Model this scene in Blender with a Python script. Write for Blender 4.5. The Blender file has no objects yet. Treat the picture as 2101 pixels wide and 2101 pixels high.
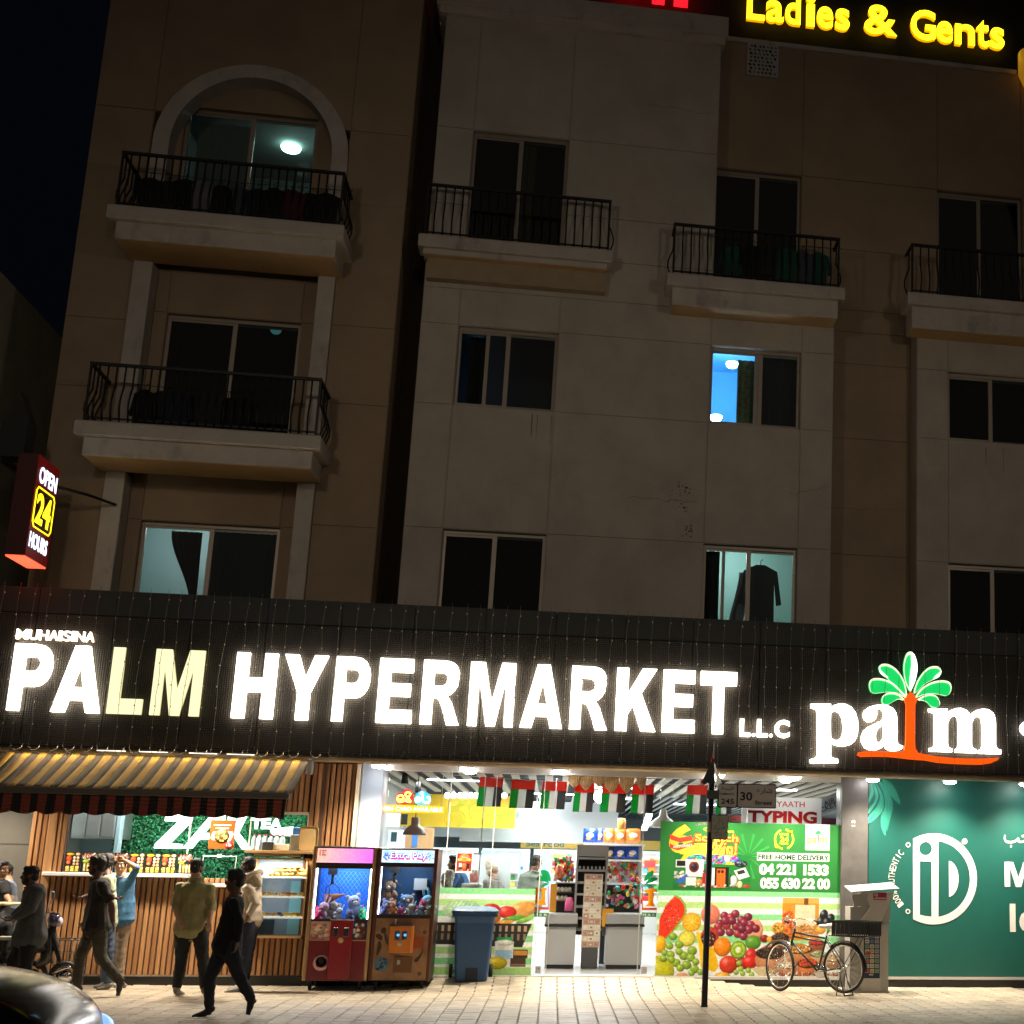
import bpy,bmesh,math,random
import numpy as np
from mathutils import Vector,Matrix
random.seed(7);RNG=np.random.default_rng(7)
scene=bpy.context.scene
COL=scene.collection
PI=math.pi

# ------------------------------------------------------------------ camera
FPX,YAW,PITCH,ROLL,CX,CY=2946.14,0.177696,0.225601,0.0167702,1687.04,1113.43
CAM=Vector((0.0,-22.464,1.70))
_F=Vector((math.sin(YAW)*math.cos(PITCH),math.cos(YAW)*math.cos(PITCH),math.sin(PITCH)))
_R0=Vector((math.cos(YAW),-math.sin(YAW),0));_U0=_R0.cross(_F)
_R=math.cos(ROLL)*_R0+math.sin(ROLL)*_U0
_U=-math.sin(ROLL)*_R0+math.cos(ROLL)*_U0
cam_data=bpy.data.cameras.new('camera');cam=bpy.data.objects.new('camera',cam_data);COL.objects.link(cam)
m4=Matrix(((_R.x,_U.x,-_F.x,CAM.x),(_R.y,_U.y,-_F.y,CAM.y),(_R.z,_U.z,-_F.z,CAM.z),(0,0,0,1)))
cam.matrix_world=m4
cam_data.sensor_width=36.0;cam_data.lens=FPX/2101*36.0
cam_data.shift_x=(1050.5-CX)/2101;cam_data.shift_y=(CY-1050.5)/2101
cam_data.clip_start=0.1;cam_data.clip_end=500
scene.camera=cam

# ------------------------------------------------------------------ world, faint night glow of the sky, exposure
world=bpy.data.worlds.new('World');scene.world=world;world.use_nodes=True
wn=world.node_tree.nodes;wl=world.node_tree.links;wn.clear()
sky=wn.new('ShaderNodeTexSky');sky.sky_type='NISHITA';sky.sun_disc=False
sky.sun_elevation=math.radians(-4.0);sky.sun_rotation=math.radians(200)
bg=wn.new('ShaderNodeBackground');bg.inputs['Strength'].default_value=0.02
bg2=wn.new('ShaderNodeBackground');bg2.inputs['Color'].default_value=(0.25,0.42,1.0,1);bg2.inputs['Strength'].default_value=0.0010
addn=wn.new('ShaderNodeAddShader');wo=wn.new('ShaderNodeOutputWorld')
wl.new(sky.outputs[0],bg.inputs['Color']);wl.new(bg.outputs[0],addn.inputs[0]);wl.new(bg2.outputs[0],addn.inputs[1]);wl.new(addn.outputs[0],wo.inputs['Surface'])
# low warm town glow from the street side (soft, very weak)
sl=bpy.data.lights.new('town_glow','SUN');so=bpy.data.objects.new('town_glow',sl);COL.objects.link(so)
sl.energy=0.02;sl.angle=math.radians(60);sl.color=(1.0,0.80,0.58)
so.rotation_euler=(math.radians(75),0,math.radians(-12));so.location=(0,-30,10)
STREET_W=235
vs=scene.view_settings
vs.view_transform='Standard';vs.look='None';vs.exposure=1.0;vs.gamma=1.0
scene.view_settings.use_curve_mapping=False
scene.cycles.max_bounces=8;scene.cycles.diffuse_bounces=4;scene.cycles.glossy_bounces=4
scene.cycles.transparent_max_bounces=24;scene.cycles.transmission_bounces=6
scene.cycles.caustics_reflective=False;scene.cycles.caustics_refractive=False
scene.cycles.sample_clamp_indirect=6.0;scene.cycles.use_denoising=True

# ------------------------------------------------------------------ helpers
def at(px,py,Y=None,Z=None,X=None):
    """world point seen at a place of the photograph, on the plane Y=, Z= or X="""
    d=_F+_R*((px-CX)/FPX)-_U*((py-CY)/FPX)
    if Y is not None:t=(Y-CAM.y)/d.y
    elif Z is not None:t=(Z-CAM.z)/d.z
    else:t=(X-CAM.x)/d.x
    return CAM+d*t
def xz(px,py,Y):p=at(px,py,Y=Y);return(p.x,p.z)
def rect(px0,py0,px1,py1,Y):
    a=at(px0,py0,Y=Y);b=at(px1,py1,Y=Y)
    return min(a.x,b.x),min(a.z,b.z),max(a.x,b.x),max(a.z,b.z)

def lin(c):
    if isinstance(c,str):
        c=c.lstrip('#');c=tuple(int(c[i:i+2],16)/255 for i in(0,2,4))
        return tuple((x/12.92 if x<=.04045 else((x+.055)/1.055)**2.4)for x in c)
    return tuple(c)
MATS={}
def mat(name,col=(.5,.5,.5),rough=.6,metal=0,emit=None,es=0,var=0,vs=4,bump=0,bs=40,spec=.5,coat=0,attr=None,trans=0,vstretch=(1,1,1),sheen=0,stain=None):
    if name in MATS:return MATS[name]
    m=bpy.data.materials.new(name);m.use_nodes=True;nt=m.node_tree;N=nt.nodes;L=nt.links
    b=N['Principled BSDF'];c=lin(col)
    b.inputs['Base Color'].default_value=(*c,1);b.inputs['Roughness'].default_value=rough
    b.inputs['Metallic'].default_value=metal;b.inputs['Specular IOR Level'].default_value=spec
    b.inputs['Coat Weight'].default_value=coat;b.inputs['Sheen Weight'].default_value=sheen
    if emit is not None:
        b.inputs['Emission Color'].default_value=(*lin(emit),1);b.inputs['Emission Strength'].default_value=es
    tc=None
    def coords(scale):
        tcn=N.new('ShaderNodeTexCoord');mp=N.new('ShaderNodeMapping')
        mp.inputs['Scale'].default_value=tuple(scale*v for v in vstretch);L.new(tcn.outputs['Object'],mp.inputs[0]);return mp.outputs[0]
    if attr:
        a=N.new('ShaderNodeAttribute');a.attribute_name=attr;L.new(a.outputs['Color'],b.inputs['Base Color'])
        if es:L.new(a.outputs['Color'],b.inputs['Emission Color'])
    elif var:
        n=N.new('ShaderNodeTexNoise');n.inputs['Scale'].default_value=1;n.inputs['Detail'].default_value=6;n.inputs['Roughness'].default_value=.65
        L.new(coords(vs),n.inputs['Vector'])
        r=N.new('ShaderNodeMapRange');r.inputs[1].default_value=.3;r.inputs[2].default_value=.7;r.inputs[3].default_value=1-var;r.inputs[4].default_value=1+var
        L.new(n.outputs[0],r.inputs[0])
        mx=N.new('ShaderNodeVectorMath');mx.operation='SCALE';mx.inputs[0].default_value=c;L.new(r.outputs[0],mx.inputs['Scale'])
        L.new(mx.outputs[0],b.inputs['Base Color'])
    if stain:
        sc_,st_,lo_,hi_,zs_=stain;n3=N.new('ShaderNodeTexNoise');n3.inputs['Scale'].default_value=1;n3.inputs['Detail'].default_value=9;n3.inputs['Roughness'].default_value=.72;n3.inputs['Distortion'].default_value=.1
        tcn=N.new('ShaderNodeTexCoord');mp=N.new('ShaderNodeMapping');mp.inputs['Scale'].default_value=(sc_,sc_,sc_*zs_);mp.inputs['Location'].default_value=(3.7,1.3,.4);L.new(tcn.outputs['Object'],mp.inputs[0]);L.new(mp.outputs[0],n3.inputs['Vector'])
        r3=N.new('ShaderNodeMapRange');r3.inputs[1].default_value=lo_;r3.inputs[2].default_value=hi_;r3.inputs[3].default_value=1;r3.inputs[4].default_value=1-st_;L.new(n3.outputs[0],r3.inputs[0])
        m3_=N.new('ShaderNodeVectorMath');m3_.operation='SCALE';L.new(r3.outputs[0],m3_.inputs['Scale']);src_=b.inputs['Base Color'].links
        if src_:L.new(src_[0].from_socket,m3_.inputs[0])
        else:m3_.inputs[0].default_value=c
        L.new(m3_.outputs[0],b.inputs['Base Color'])
    if bump:
        n2=N.new('ShaderNodeTexNoise');n2.inputs['Scale'].default_value=1;n2.inputs['Detail'].default_value=4;L.new(coords(bs),n2.inputs['Vector'])
        bp=N.new('ShaderNodeBump');bp.inputs['Strength'].default_value=bump;bp.inputs['Distance'].default_value=.01
        L.new(n2.outputs[0],bp.inputs['Height']);L.new(bp.outputs[0],b.inputs['Normal'])
    if trans:
        t=N.new('ShaderNodeBsdfTranslucent');mx2=N.new('ShaderNodeMixShader');mx2.inputs[0].default_value=trans
        src=b.inputs['Base Color'].links
        if src:L.new(src[0].from_socket,t.inputs[0])
        else:t.inputs[0].default_value=(*c,1)
        L.new(b.outputs[0],mx2.inputs[1]);L.new(t.outputs[0],mx2.inputs[2]);L.new(mx2.outputs[0],N['Material Output'].inputs['Surface'])
    MATS[name]=m;return m
def glass_mat(name,tint=(1,1,1),haze=0.0,hazecol=(.8,.85,.85),refl=1.0):
    """thin pane: straight-through transparency plus a Fresnel reflection"""
    if name in MATS:return MATS[name]
    m=bpy.data.materials.new(name);m.use_nodes=True;nt=m.node_tree;N=nt.nodes;L=nt.links;N.clear()
    out=N.new('ShaderNodeOutputMaterial');tr=N.new('ShaderNodeBsdfTransparent');tr.inputs[0].default_value=(*tint,1)
    gl=N.new('ShaderNodeBsdfGlossy');gl.inputs['Roughness'].default_value=.02;gl.inputs[0].default_value=(refl,refl,refl,1)
    fr=N.new('ShaderNodeFresnel');fr.inputs[0].default_value=1.5
    mx=N.new('ShaderNodeMixShader');L.new(fr.outputs[0],mx.inputs[0]);L.new(tr.outputs[0],mx.inputs[1]);L.new(gl.outputs[0],mx.inputs[2])
    last=mx
    if haze:
        df=N.new('ShaderNodeBsdfDiffuse');df.inputs[0].default_value=(*hazecol,1);m2=N.new('ShaderNodeMixShader');m2.inputs[0].default_value=haze
        L.new(mx.outputs[0],m2.inputs[1]);L.new(df.outputs[0],m2.inputs[2]);last=m2
    L.new(last.outputs[0],out.inputs['Surface']);MATS[name]=m;return m

def wloc(o):
    v=Vector((0,0,0))
    while o is not None:v+=o.location;o=o.parent
    return v
def tag(o,label=None,cat=None,group=None,kind=None):
    if label:o['label']=label
    if cat:o['category']=cat
    if group:o['group']=group
    if kind:o['kind']=kind
    return o
def thing(name,label,cat,loc=(0,0,0),group=None,kind=None):
    o=bpy.data.objects.new(name,None);COL.objects.link(o);o.location=loc;o.empty_display_size=.2
    return tag(o,label,cat,group,kind)
def link(name,me,parent=None,mats=None):
    o=bpy.data.objects.new(name,me);COL.objects.link(o)
    if parent is not None:o.parent=parent
    return o
def copy_tree(o,parent=None):
    c=o.copy();COL.objects.link(c)
    if parent is not None:c.parent=parent
    for ch in list(o.children):copy_tree(ch,c)
    return c

class MB:
    """collects geometry in world coordinates; build() makes ONE mesh object, in its parent's frame"""
    def __init__(s):s.v=[];s.f=[];s.mi=[];s.sm=[]
    def add(s,vs,fs,m=0,sm=False):
        b=len(s.v);s.v+=[tuple(p)for p in vs]
        for f in fs:s.f.append(tuple(i+b for i in f));s.mi.append(m);s.sm.append(sm)
        return s
    def box(s,x0,y0,z0,x1,y1,z1,m=0):
        x0,x1=sorted((x0,x1));y0,y1=sorted((y0,y1));z0,z1=sorted((z0,z1))
        return s.add([(x0,y0,z0),(x1,y0,z0),(x1,y1,z0),(x0,y1,z0),(x0,y0,z1),(x1,y0,z1),(x1,y1,z1),(x0,y1,z1)],
                     [(0,3,2,1),(4,5,6,7),(0,1,5,4),(1,2,6,5),(2,3,7,6),(3,0,4,7)],m)
    def bbox(s,x0,y0,z0,x1,y1,z1,r=.01,m=0):
        """box with its upright edges and its rims eased"""
        x0,x1=sorted((x0,x1));y0,y1=sorted((y0,y1));z0,z1=sorted((z0,z1))
        r=min(r,(x1-x0)*.45,(y1-y0)*.45,(z1-z0)*.45)
        def ring(i,z):a=x0+i;b=x1-i;c=y0+i;d=y1-i;return[(a+r,c,z),(b-r,c,z),(b,c+r,z),(b,d-r,z),(b-r,d,z),(a+r,d,z),(a,d-r,z),(a,c+r,z)]
        vs=ring(r,z0)+ring(0,z0+r)+ring(0,z1-r)+ring(r,z1);fs=[]
        for k in range(3):
            for i in range(8):j=(i+1)%8;fs.append((k*8+i,k*8+j,k*8+8+j,k*8+8+i))
        fs.append(tuple(reversed(range(8))));fs.append(tuple(range(24,32)))
        return s.add(vs,fs,m)
    def obox(s,c,size,M3=None,m=0):
        hx,hy,hz=[v/2 for v in size];c=Vector(c);vs=[]
        for x,y,z in[(-1,-1,-1),(1,-1,-1),(1,1,-1),(-1,1,-1),(-1,-1,1),(1,-1,1),(1,1,1),(-1,1,1)]:
            p=Vector((x*hx,y*hy,z*hz));p=M3@p if M3 is not None else p;vs.append(c+p)
        return s.add(vs,[(0,3,2,1),(4,5,6,7),(0,1,5,4),(1,2,6,5),(2,3,7,6),(3,0,4,7)],m)
    def bar(s,a,b,w,t,up=(0,0,1),m=0):
        a=Vector(a);b=Vector(b);d=(b-a);L=d.length;d.normalize();u=Vector(up);u=(u-d*u.dot(d))
        if u.length<1e-4:u=Vector((1,0,0));u=(u-d*u.dot(d))
        u.normalize();sd=d.cross(u);M3=Matrix((sd,d,u)).transposed();return s.obox((a+b)/2,(w,L,t),M3,m)
    def quad(s,a,b,c,d,m=0):return s.add([a,b,c,d],[(0,1,2,3)],m)
    def prism(s,poly,y0,y1,m=0):
        """poly in (x,z), pushed from y0 (front) to y1 (back)"""
        n=len(poly);vs=[(x,y0,z)for x,z in poly]+[(x,y1,z)for x,z in poly]
        fs=[tuple(range(n)),tuple(reversed(range(n,2*n)))]+[(i,i+n,(i+1)%n+n,(i+1)%n)for i in range(n)]
        return s.add(vs,fs,m)
    def tube(s,pts,r,n=8,m=0,sm=True,caps=True,closed=False):
        pts=[Vector(p)for p in pts];k=len(pts);rs=r if isinstance(r,(list,tuple))else[r]*k
        T=[]
        for i in range(k):
            if closed:d=pts[(i+1)%k]-pts[i-1]
            else:d=pts[min(i+1,k-1)]-pts[max(i-1,0)]
            T.append(d.normalized()if d.length>1e-9 else Vector((0,0,1)))
        u=Vector((0,0,1))if abs(T[0].z)<.9 else Vector((1,0,0));u=(u-T[0]*u.dot(T[0])).normalized()
        vs=[]
        for i in range(k):
            u=(u-T[i]*u.dot(T[i]));
            u=u.normalized()if u.length>1e-6 else T[i].orthogonal().normalized()
            w=T[i].cross(u)
            for j in range(n):
                a=2*PI*j/n;vs.append(pts[i]+(u*math.cos(a)+w*math.sin(a))*rs[i])
        fs=[]
        for i in range(k if closed else k-1):
            i2=(i+1)%k
            for j in range(n):fs.append((i*n+j,i*n+(j+1)%n,i2*n+(j+1)%n,i2*n+j))
        if caps and not closed:fs.append(tuple(reversed(range(n))));fs.append(tuple(range((k-1)*n,k*n)))
        return s.add(vs,fs,m,sm)
    def lathe(s,prof,c=(0,0,0),n=16,m=0,axis='z',sm=True,sx=1):
        vs=[];c=Vector(c)
        for r,h in prof:
            for j in range(n):
                a=2*PI*j/n;x,y=r*math.cos(a)*sx,r*math.sin(a)
                p=(x,y,h)if axis=='z' else((x,h,y)if axis=='y' else(h,x,y));vs.append(c+Vector(p))
        fs=[(i*n+j,i*n+(j+1)%n,(i+1)*n+(j+1)%n,(i+1)*n+j)for i in range(len(prof)-1)for j in range(n)]
        if prof[0][0]>1e-6:fs.append(tuple(reversed(range(n))))
        if prof[-1][0]>1e-6:k=(len(prof)-1)*n;fs.append(tuple(range(k,k+n)))
        return s.add(vs,fs,m,sm)
    def ell(s,c,r,nu=12,nv=8,m=0,M3=None):
        c=Vector(c);vs=[None]*((nv-1)*nu+2)
        def T(p):p=Vector((p[0]*r[0],p[1]*r[1],p[2]*r[2]));return c+(M3@p if M3 is not None else p)
        vs[0]=T((0,0,-1));vs[-1]=T((0,0,1))
        for i in range(1,nv):
            t=PI*i/nv-PI/2
            for j in range(nu):a=2*PI*j/nu;vs[1+(i-1)*nu+j]=T((math.cos(t)*math.cos(a),math.cos(t)*math.sin(a),math.sin(t)))
        fs=[(0,1+(j+1)%nu,1+j)for j in range(nu)]
        for i in range(nv-2):
            for j in range(nu):a=1+i*nu+j;b=1+i*nu+(j+1)%nu;fs.append((a,b,b+nu,a+nu))
        L=1+(nv-2)*nu;fs+=[(L+j,L+(j+1)%nu,len(vs)-1)for j in range(nu)]
        return s.add(vs,fs,m,True)
    def mesh(s,name,mats,off=Vector((0,0,0))):
        me=bpy.data.meshes.new(name)
        me.from_pydata([(v[0]-off.x,v[1]-off.y,v[2]-off.z)for v in s.v],[],s.f)
        for mm in(mats if isinstance(mats,(list,tuple))else[mats]):me.materials.append(mm)
        me.polygons.foreach_set('material_index',s.mi);me.polygons.foreach_set('use_smooth',s.sm)
        bm=bmesh.new();bm.from_mesh(me);bmesh.ops.recalc_face_normals(bm,faces=bm.faces);bm.to_mesh(me);bm.free()
        me.update();return me
    def build(s,name,mats,parent=None,bevel=0):
        o=link(name,s.mesh(name,mats,wloc(parent)if parent is not None else Vector((0,0,0))),parent)
        if bevel:b=o.modifiers.new('bevel','BEVEL');b.width=bevel;b.segments=1;b.limit_method='ANGLE'
        return o
def one(f,*a,**k):m=MB();getattr(m,f)(*a,**k);return m
def bx(name,M,x0,y0,z0,x1,y1,z1,parent=None,r=0):
    return(one('bbox',x0,y0,z0,x1,y1,z1,r)if r else one('box',x0,y0,z0,x1,y1,z1)).build(name,M,parent)

def catmull(pts,n=5,closed=True):
    P_=[np.array(p,float)for p in pts];k=len(P_);out=[]
    for i in range(k if closed else k-1):
        p0=P_[i-1]if(closed or i>0)else P_[i];p1=P_[i];p2=P_[(i+1)%k];p3=P_[(i+2)%k]if(closed or i+2<k)else P_[(i+1)%k]
        for j in range(n):
            t=j/n;out.append(tuple(.5*((2*p1)+(-p0+p2)*t+(2*p0-5*p1+4*p2-p3)*t*t+(-p0+3*p1-3*p2+p3)*t**3)))
    if not closed:out.append(tuple(P_[-1]))
    return out
def _curve_mesh(cu):
    o=bpy.data.objects.new('tmp',cu);me=bpy.data.meshes.new_from_object(o);bpy.data.objects.remove(o);return me
def shape(name,polys,Y,depth,M,parent=None,bevel=0):
    """filled outline with holes, polys in world (x,z); front face at Y, body reaching back to Y+depth"""
    cu=bpy.data.curves.new('tmp','CURVE');cu.dimensions='2D';cu.fill_mode='BOTH';cu.extrude=depth/2
    for p in polys:
        sp=cu.splines.new('POLY');sp.points.add(len(p)-1)
        for q,(x,z)in zip(sp.points,p):q.co=(x,z,0,1)
        sp.use_cyclic_u=True
    me=_curve_mesh(cu);bpy.data.curves.remove(cu)
    return _place(name,me,Y+depth/2,M,parent)
def _place(name,me,Y,M,parent):
    off=wloc(parent)if parent is not None else Vector((0,0,0))
    n=len(me.vertices);co=np.empty(n*3,np.float32);me.vertices.foreach_get('co',co);co=co.reshape(-1,3)
    out=np.stack([co[:,0]-off.x,Y-co[:,2]-off.y,co[:,1]-off.z],1);me.vertices.foreach_set('co',out.ravel().astype(np.float32))
    me.materials.clear()
    for mm in(M if isinstance(M,(list,tuple))else[M]):me.materials.append(mm)
    me.update();me.name=name
    return link(name,me,parent)
_TX={}
def _text_me(s,bold,depth,shear=0,space=1.0):
    cu=bpy.data.curves.new('tmp','FONT');cu.body=s;cu.size=1;cu.offset=bold;cu.extrude=depth;cu.shear=shear;cu.space_character=space
    cu.resolution_u=4
    me=_curve_mesh(cu);bpy.data.curves.remove(cu);return me
def text(name,s,x0,z0,x1,z1,Y,M,parent=None,bold=0,depth=.002,shear=0,rot=0,space=1.0,keep=False,fn=None):
    """lettering filling the rectangle, facing the street; depth = body behind the face at Y"""
    me=_text_me(s,bold,.5,shear,space);n=len(me.vertices)
    if n==0:return None
    co=np.empty(n*3,np.float32);me.vertices.foreach_get('co',co);co=co.reshape(-1,3)
    mn=co.min(0);mx=co.max(0)
    if keep:
        h=(z1-z0);w=(mx[0]-mn[0])/(mx[1]-mn[1])*h;cxx=(x0+x1)/2;x0,x1=cxx-w/2,cxx+w/2
    co[:,0]=(co[:,0]-mn[0])/(mx[0]-mn[0])*(x1-x0)+x0;co[:,1]=(co[:,1]-mn[1])/(mx[1]-mn[1])*(z1-z0)+z0;co[:,2]*=depth
    if rot:
        cx_,cz_=(x0+x1)/2,(z0+z1)/2;a=math.radians(rot);X=co[:,0]-cx_;Z=co[:,1]-cz_
        co[:,0]=cx_+X*math.cos(a)-Z*math.sin(a);co[:,1]=cz_+X*math.sin(a)+Z*math.cos(a)
    if fn:co[:]=fn(co)
    me.vertices.foreach_set('co',co.ravel())
    return _place(name,me,Y+depth/2,M,parent)
def tpx(name,s,a,b,Y,M,parent=None,**k):
    """text between two places of the photograph (top left, bottom right)"""
    x0,z0,x1,z1=rect(a[0],a[1],b[0],b[1],Y);return text(name,s,x0,z0,x1,z1,Y,M,parent,**k)

class Print:
    """a printed picture, computed here pixel by pixel and kept as the colour attribute of a fine flat sheet"""
    def __init__(s,w,h,bgc):s.w,s.h=w,h;s.a=np.empty((h,w,3));s.a[:]=lin(bgc);s.Y,s.X=np.mgrid[0:h,0:w]+.5;g_=np.random.default_rng(w*7+h);s.N=sum(np.kron(g_.uniform(-1,1,(h//k+2,w//k+2)),np.ones((k,k)))[:h,:w]*a for k,a in((9,.3),(5,.35),(3,.35),(2,.3)))
    def _mix(s,al,c):al=np.clip(al,0,1)[...,None];s.a=s.a*(1-al)+np.array(c)*al
    def rect(s,x0,y0,x1,y1,c):s._mix(((s.X>x0)&(s.X<x1)&(s.Y>y0)&(s.Y<y1))*1.0,lin(c));return s
    def ell(s,cx,cy,rx,ry,c,ang=0,shade=.35,edge=None):
        a=math.radians(ang);dx=s.X-cx;dy=s.Y-cy;u=(dx*math.cos(a)+dy*math.sin(a))/rx;v=(-dx*math.sin(a)+dy*math.cos(a))/ry
        r=np.sqrt(u*u+v*v);al=np.clip((1-r)*min(rx,ry)+.5,0,1)
        l=1+shade*(-.5*dx/rx-.7*dy/ry)-shade*.9*np.clip(r,0,1)**3+.0;c_=np.array(lin(c))[None,None]*(np.clip(l,.12,2)*(1+.26*s.N*(shade>0)))[...,None]
        hl=np.exp(-(((dx/rx+.35)**2+(dy/ry+.4)**2)*14))*shade*.42;c_=c_+hl[...,None]
        s.a=s.a*(1-al[...,None])+c_*al[...,None]
        if edge:s._mix(np.clip(1-np.abs(r-.93)*min(rx,ry)*.9,0,1)*(r<1.02),lin(edge))
        return s
    def poly(s,pts,c,shade=0):
        ins=np.zeros(s.X.shape,bool);n=len(pts)
        for i in range(n):
            x1,y1=pts[i];x2,y2=pts[(i+1)%n]
            if y1==y2:continue
            cnd=((y1>s.Y)!=(y2>s.Y))&(s.X<(x2-x1)*(s.Y-y1)/(y2-y1)+x1);ins^=cnd
        s._mix(ins*1.0,lin(c));return s
    def speck(s,cx,cy,rx,ry,n,cols,r=1.5,seed=1):
        g=np.random.default_rng(seed)
        for i in range(n):
            a=g.uniform(0,2*PI);q=math.sqrt(g.uniform());s.ell(cx+rx*q*math.cos(a),cy+ry*q*math.sin(a),r*g.uniform(.8,1.3),r*g.uniform(.7,1.1),cols[g.integers(len(cols))],g.uniform(0,180),.5)
        return s
    def line(s,x0,y0,x1,y1,w,c):
        d=np.hypot(x1-x0,y1-y0);t=np.clip(((s.X-x0)*(x1-x0)+(s.Y-y0)*(y1-y0))/d**2,0,1)
        s._mix(np.clip(w/2-np.hypot(s.X-x0-t*(x1-x0),s.Y-y0-t*(y1-y0))+.5,0,1),lin(c));return s
    def sheet(s,name,X0,Z0,X1,Z1,Y,M,parent=None,back=True):
        g_=np.random.default_rng(s.w);s.a=s.a*(1+g_.normal(0,.05,s.a.shape[:2])+np.kron(g_.normal(0,.05,(s.h//3+1,s.w//3+1)),np.ones((3,3)))[:s.h,:s.w])[...,None]
        w,h=s.w,s.h;off=wloc(parent)if parent is not None else Vector((0,0,0))
        xs=np.linspace(X0,X1,w)-off.x;zs=np.linspace(Z1,Z0,h)-off.z;gx,gz=np.meshgrid(xs,zs)
        co=np.stack([gx,np.full_like(gx,Y-off.y),gz],-1).reshape(-1,3)
        i=np.arange((h-1)*(w-1));r=i//(w-1);c=i%(w-1);a=r*w+c
        q=np.stack([a,a+w,a+w+1,a+1],1)
        me=bpy.data.meshes.new(name);me.vertices.add(len(co));me.vertices.foreach_set('co',co.ravel().astype(np.float32))
        me.loops.add(q.size);me.loops.foreach_set('vertex_index',q.ravel().astype(np.int32));me.polygons.add(len(q))
        me.polygons.foreach_set('loop_start',(np.arange(len(q))*4).astype(np.int32));me.update(calc_edges=True)
        at_=me.color_attributes.new('print','FLOAT_COLOR','POINT');rgba=np.ones((w*h,4),np.float32);rgba[:,:3]=np.clip(s.a.reshape(-1,3),0,1);at_.data.foreach_set('color',rgba.ravel())
        me.materials.append(M);return link(name,me,parent)
PRINT=mat('printed_vinyl',rough=.45,attr='print',trans=.35)
PRINT_OPAQUE=mat('printed_board',rough=.45,attr='print')
PRINT_LIT=mat('backlit_print',rough=.3,attr='print',es=.9,emit=(1,1,1))
# ================================================================== materials of the building
M_BEIGE=mat('grey_beige_render',(.47,.43,.375),.85,var=.12,vs=1.3,stain=(.7,.22,.50,.80,.5),bump=.25,bs=60)
M_BROWN=mat('ochre_brown_render',(.33,.245,.165),.85,var=.12,vs=1.1,stain=(.6,.2,.52,.82,.5),bump=.25,bs=60)
M_TRIM=mat('pale_painted_trim',(.50,.46,.42),.8,var=.10,vs=3,stain=(2.2,.5,.55,.75,.6),bump=.2,bs=50)
M_JOINT=mat('dark_wall_joint',(.05,.043,.035),.9)
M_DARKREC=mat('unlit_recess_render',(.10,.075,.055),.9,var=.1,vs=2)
M_ALU=mat('bronze_aluminium_frame',(.36,.31,.26),.4,metal=.3,var=.06,vs=9)
M_IRON=mat('black_wrought_iron',(.012,.012,.013),.5,metal=.3)
M_WGLASS=glass_mat('window_glass',(.55,.62,.62),refl=.8)
M_WGLASS_CLEAR=glass_mat('clear_window_glass',(.9,.95,.95),refl=.8)
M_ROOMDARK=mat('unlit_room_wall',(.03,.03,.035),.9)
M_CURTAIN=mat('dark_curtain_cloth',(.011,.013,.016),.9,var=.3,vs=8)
M_GREYCLOTH=mat('grey_cloth',(.18,.19,.21),.9,var=.15,vs=10)

# ================================================================== ground
grd=bx('road',mat('asphalt',(.05,.048,.046),.75,var=.18,vs=1.5,bump=.4,bs=90),-60,-60,-.60,60,-7.3,-.14);tag(grd,kind='structure')
g2=bx('ground',mat('dark_ground',(.06,.055,.05),.9,var=.1),-150,-150,-1.2,150,150,-.61);tag(g2,kind='structure')
kerb=thing('kerb','concrete kerb between pavement and road','kerb',(0,-7.3,-.14));del kerb['category'];kerb['kind']='structure'
mk=mat('kerb_concrete',(.32,.30,.27),.8,var=.12,vs=4)
for i in range(30):
    bx('kerb_stone',mk,-15+i+.006,-7.3,-.14,-14+i-.006,-7.15,0,kerb,.012)

def ramp(x,y):
    """pavement height: a gentle ramp up to the shop door"""
    a=max(0,min(1,(x+2.6)/1.5));b=max(0,min(1,(3.4-x)/1.5));sx=(a*a*(3-2*a))*(b*b*(3-2*b));t=max(0,min(1,(y+1.55)/1.45));return .135*sx*t*t*(3-2*t)
pav=MB();M_PAVB=mat('sand_between_pavers',(.16,.135,.105),.95)
nx,ny=60,40;xs=np.linspace(-15,15,nx+1);ys=np.concatenate([np.linspace(-7.15,-1.6,8),np.linspace(-1.5,0.02,22)])
vs_=[(float(x),float(y),ramp(x,y)-.012)for y in ys for x in xs]
pav.add(vs_,[(j*(nx+1)+i,j*(nx+1)+i+1,(j+1)*(nx+1)+i+1,(j+1)*(nx+1)+i)for j in range(len(ys)-1)for i in range(nx)])
pavement=pav.build('pavement',M_PAVB);tag(pavement,kind='structure')
M_PAV=[mat('paver_%s'%n,c,.42,var=.26,vs=7,stain=(1.1,.45,.50,.74,1),bump=.5,bs=70,spec=.5)for n,c in(('sand',(.46,.39,.285)),('buff',(.40,.34,.25)),('grey',(.36,.315,.24)))]
PW,PL=.225,.25;cells=[]
for i in range(int(14.6/PW)+1):
    x=-7.5+i*PW
    for j in range(28):
        y=-6.95+j*PL+(PL/2 if i%2 else 0)
        if y>-.10:continue
        cells.append((x,y,min(y+PL,-.01)))
cells.sort(key=lambda c:abs(c[0]-.8)*1.0+abs(c[1]+1.0)*.75)
stuff=[MB(),MB(),MB()]
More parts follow.
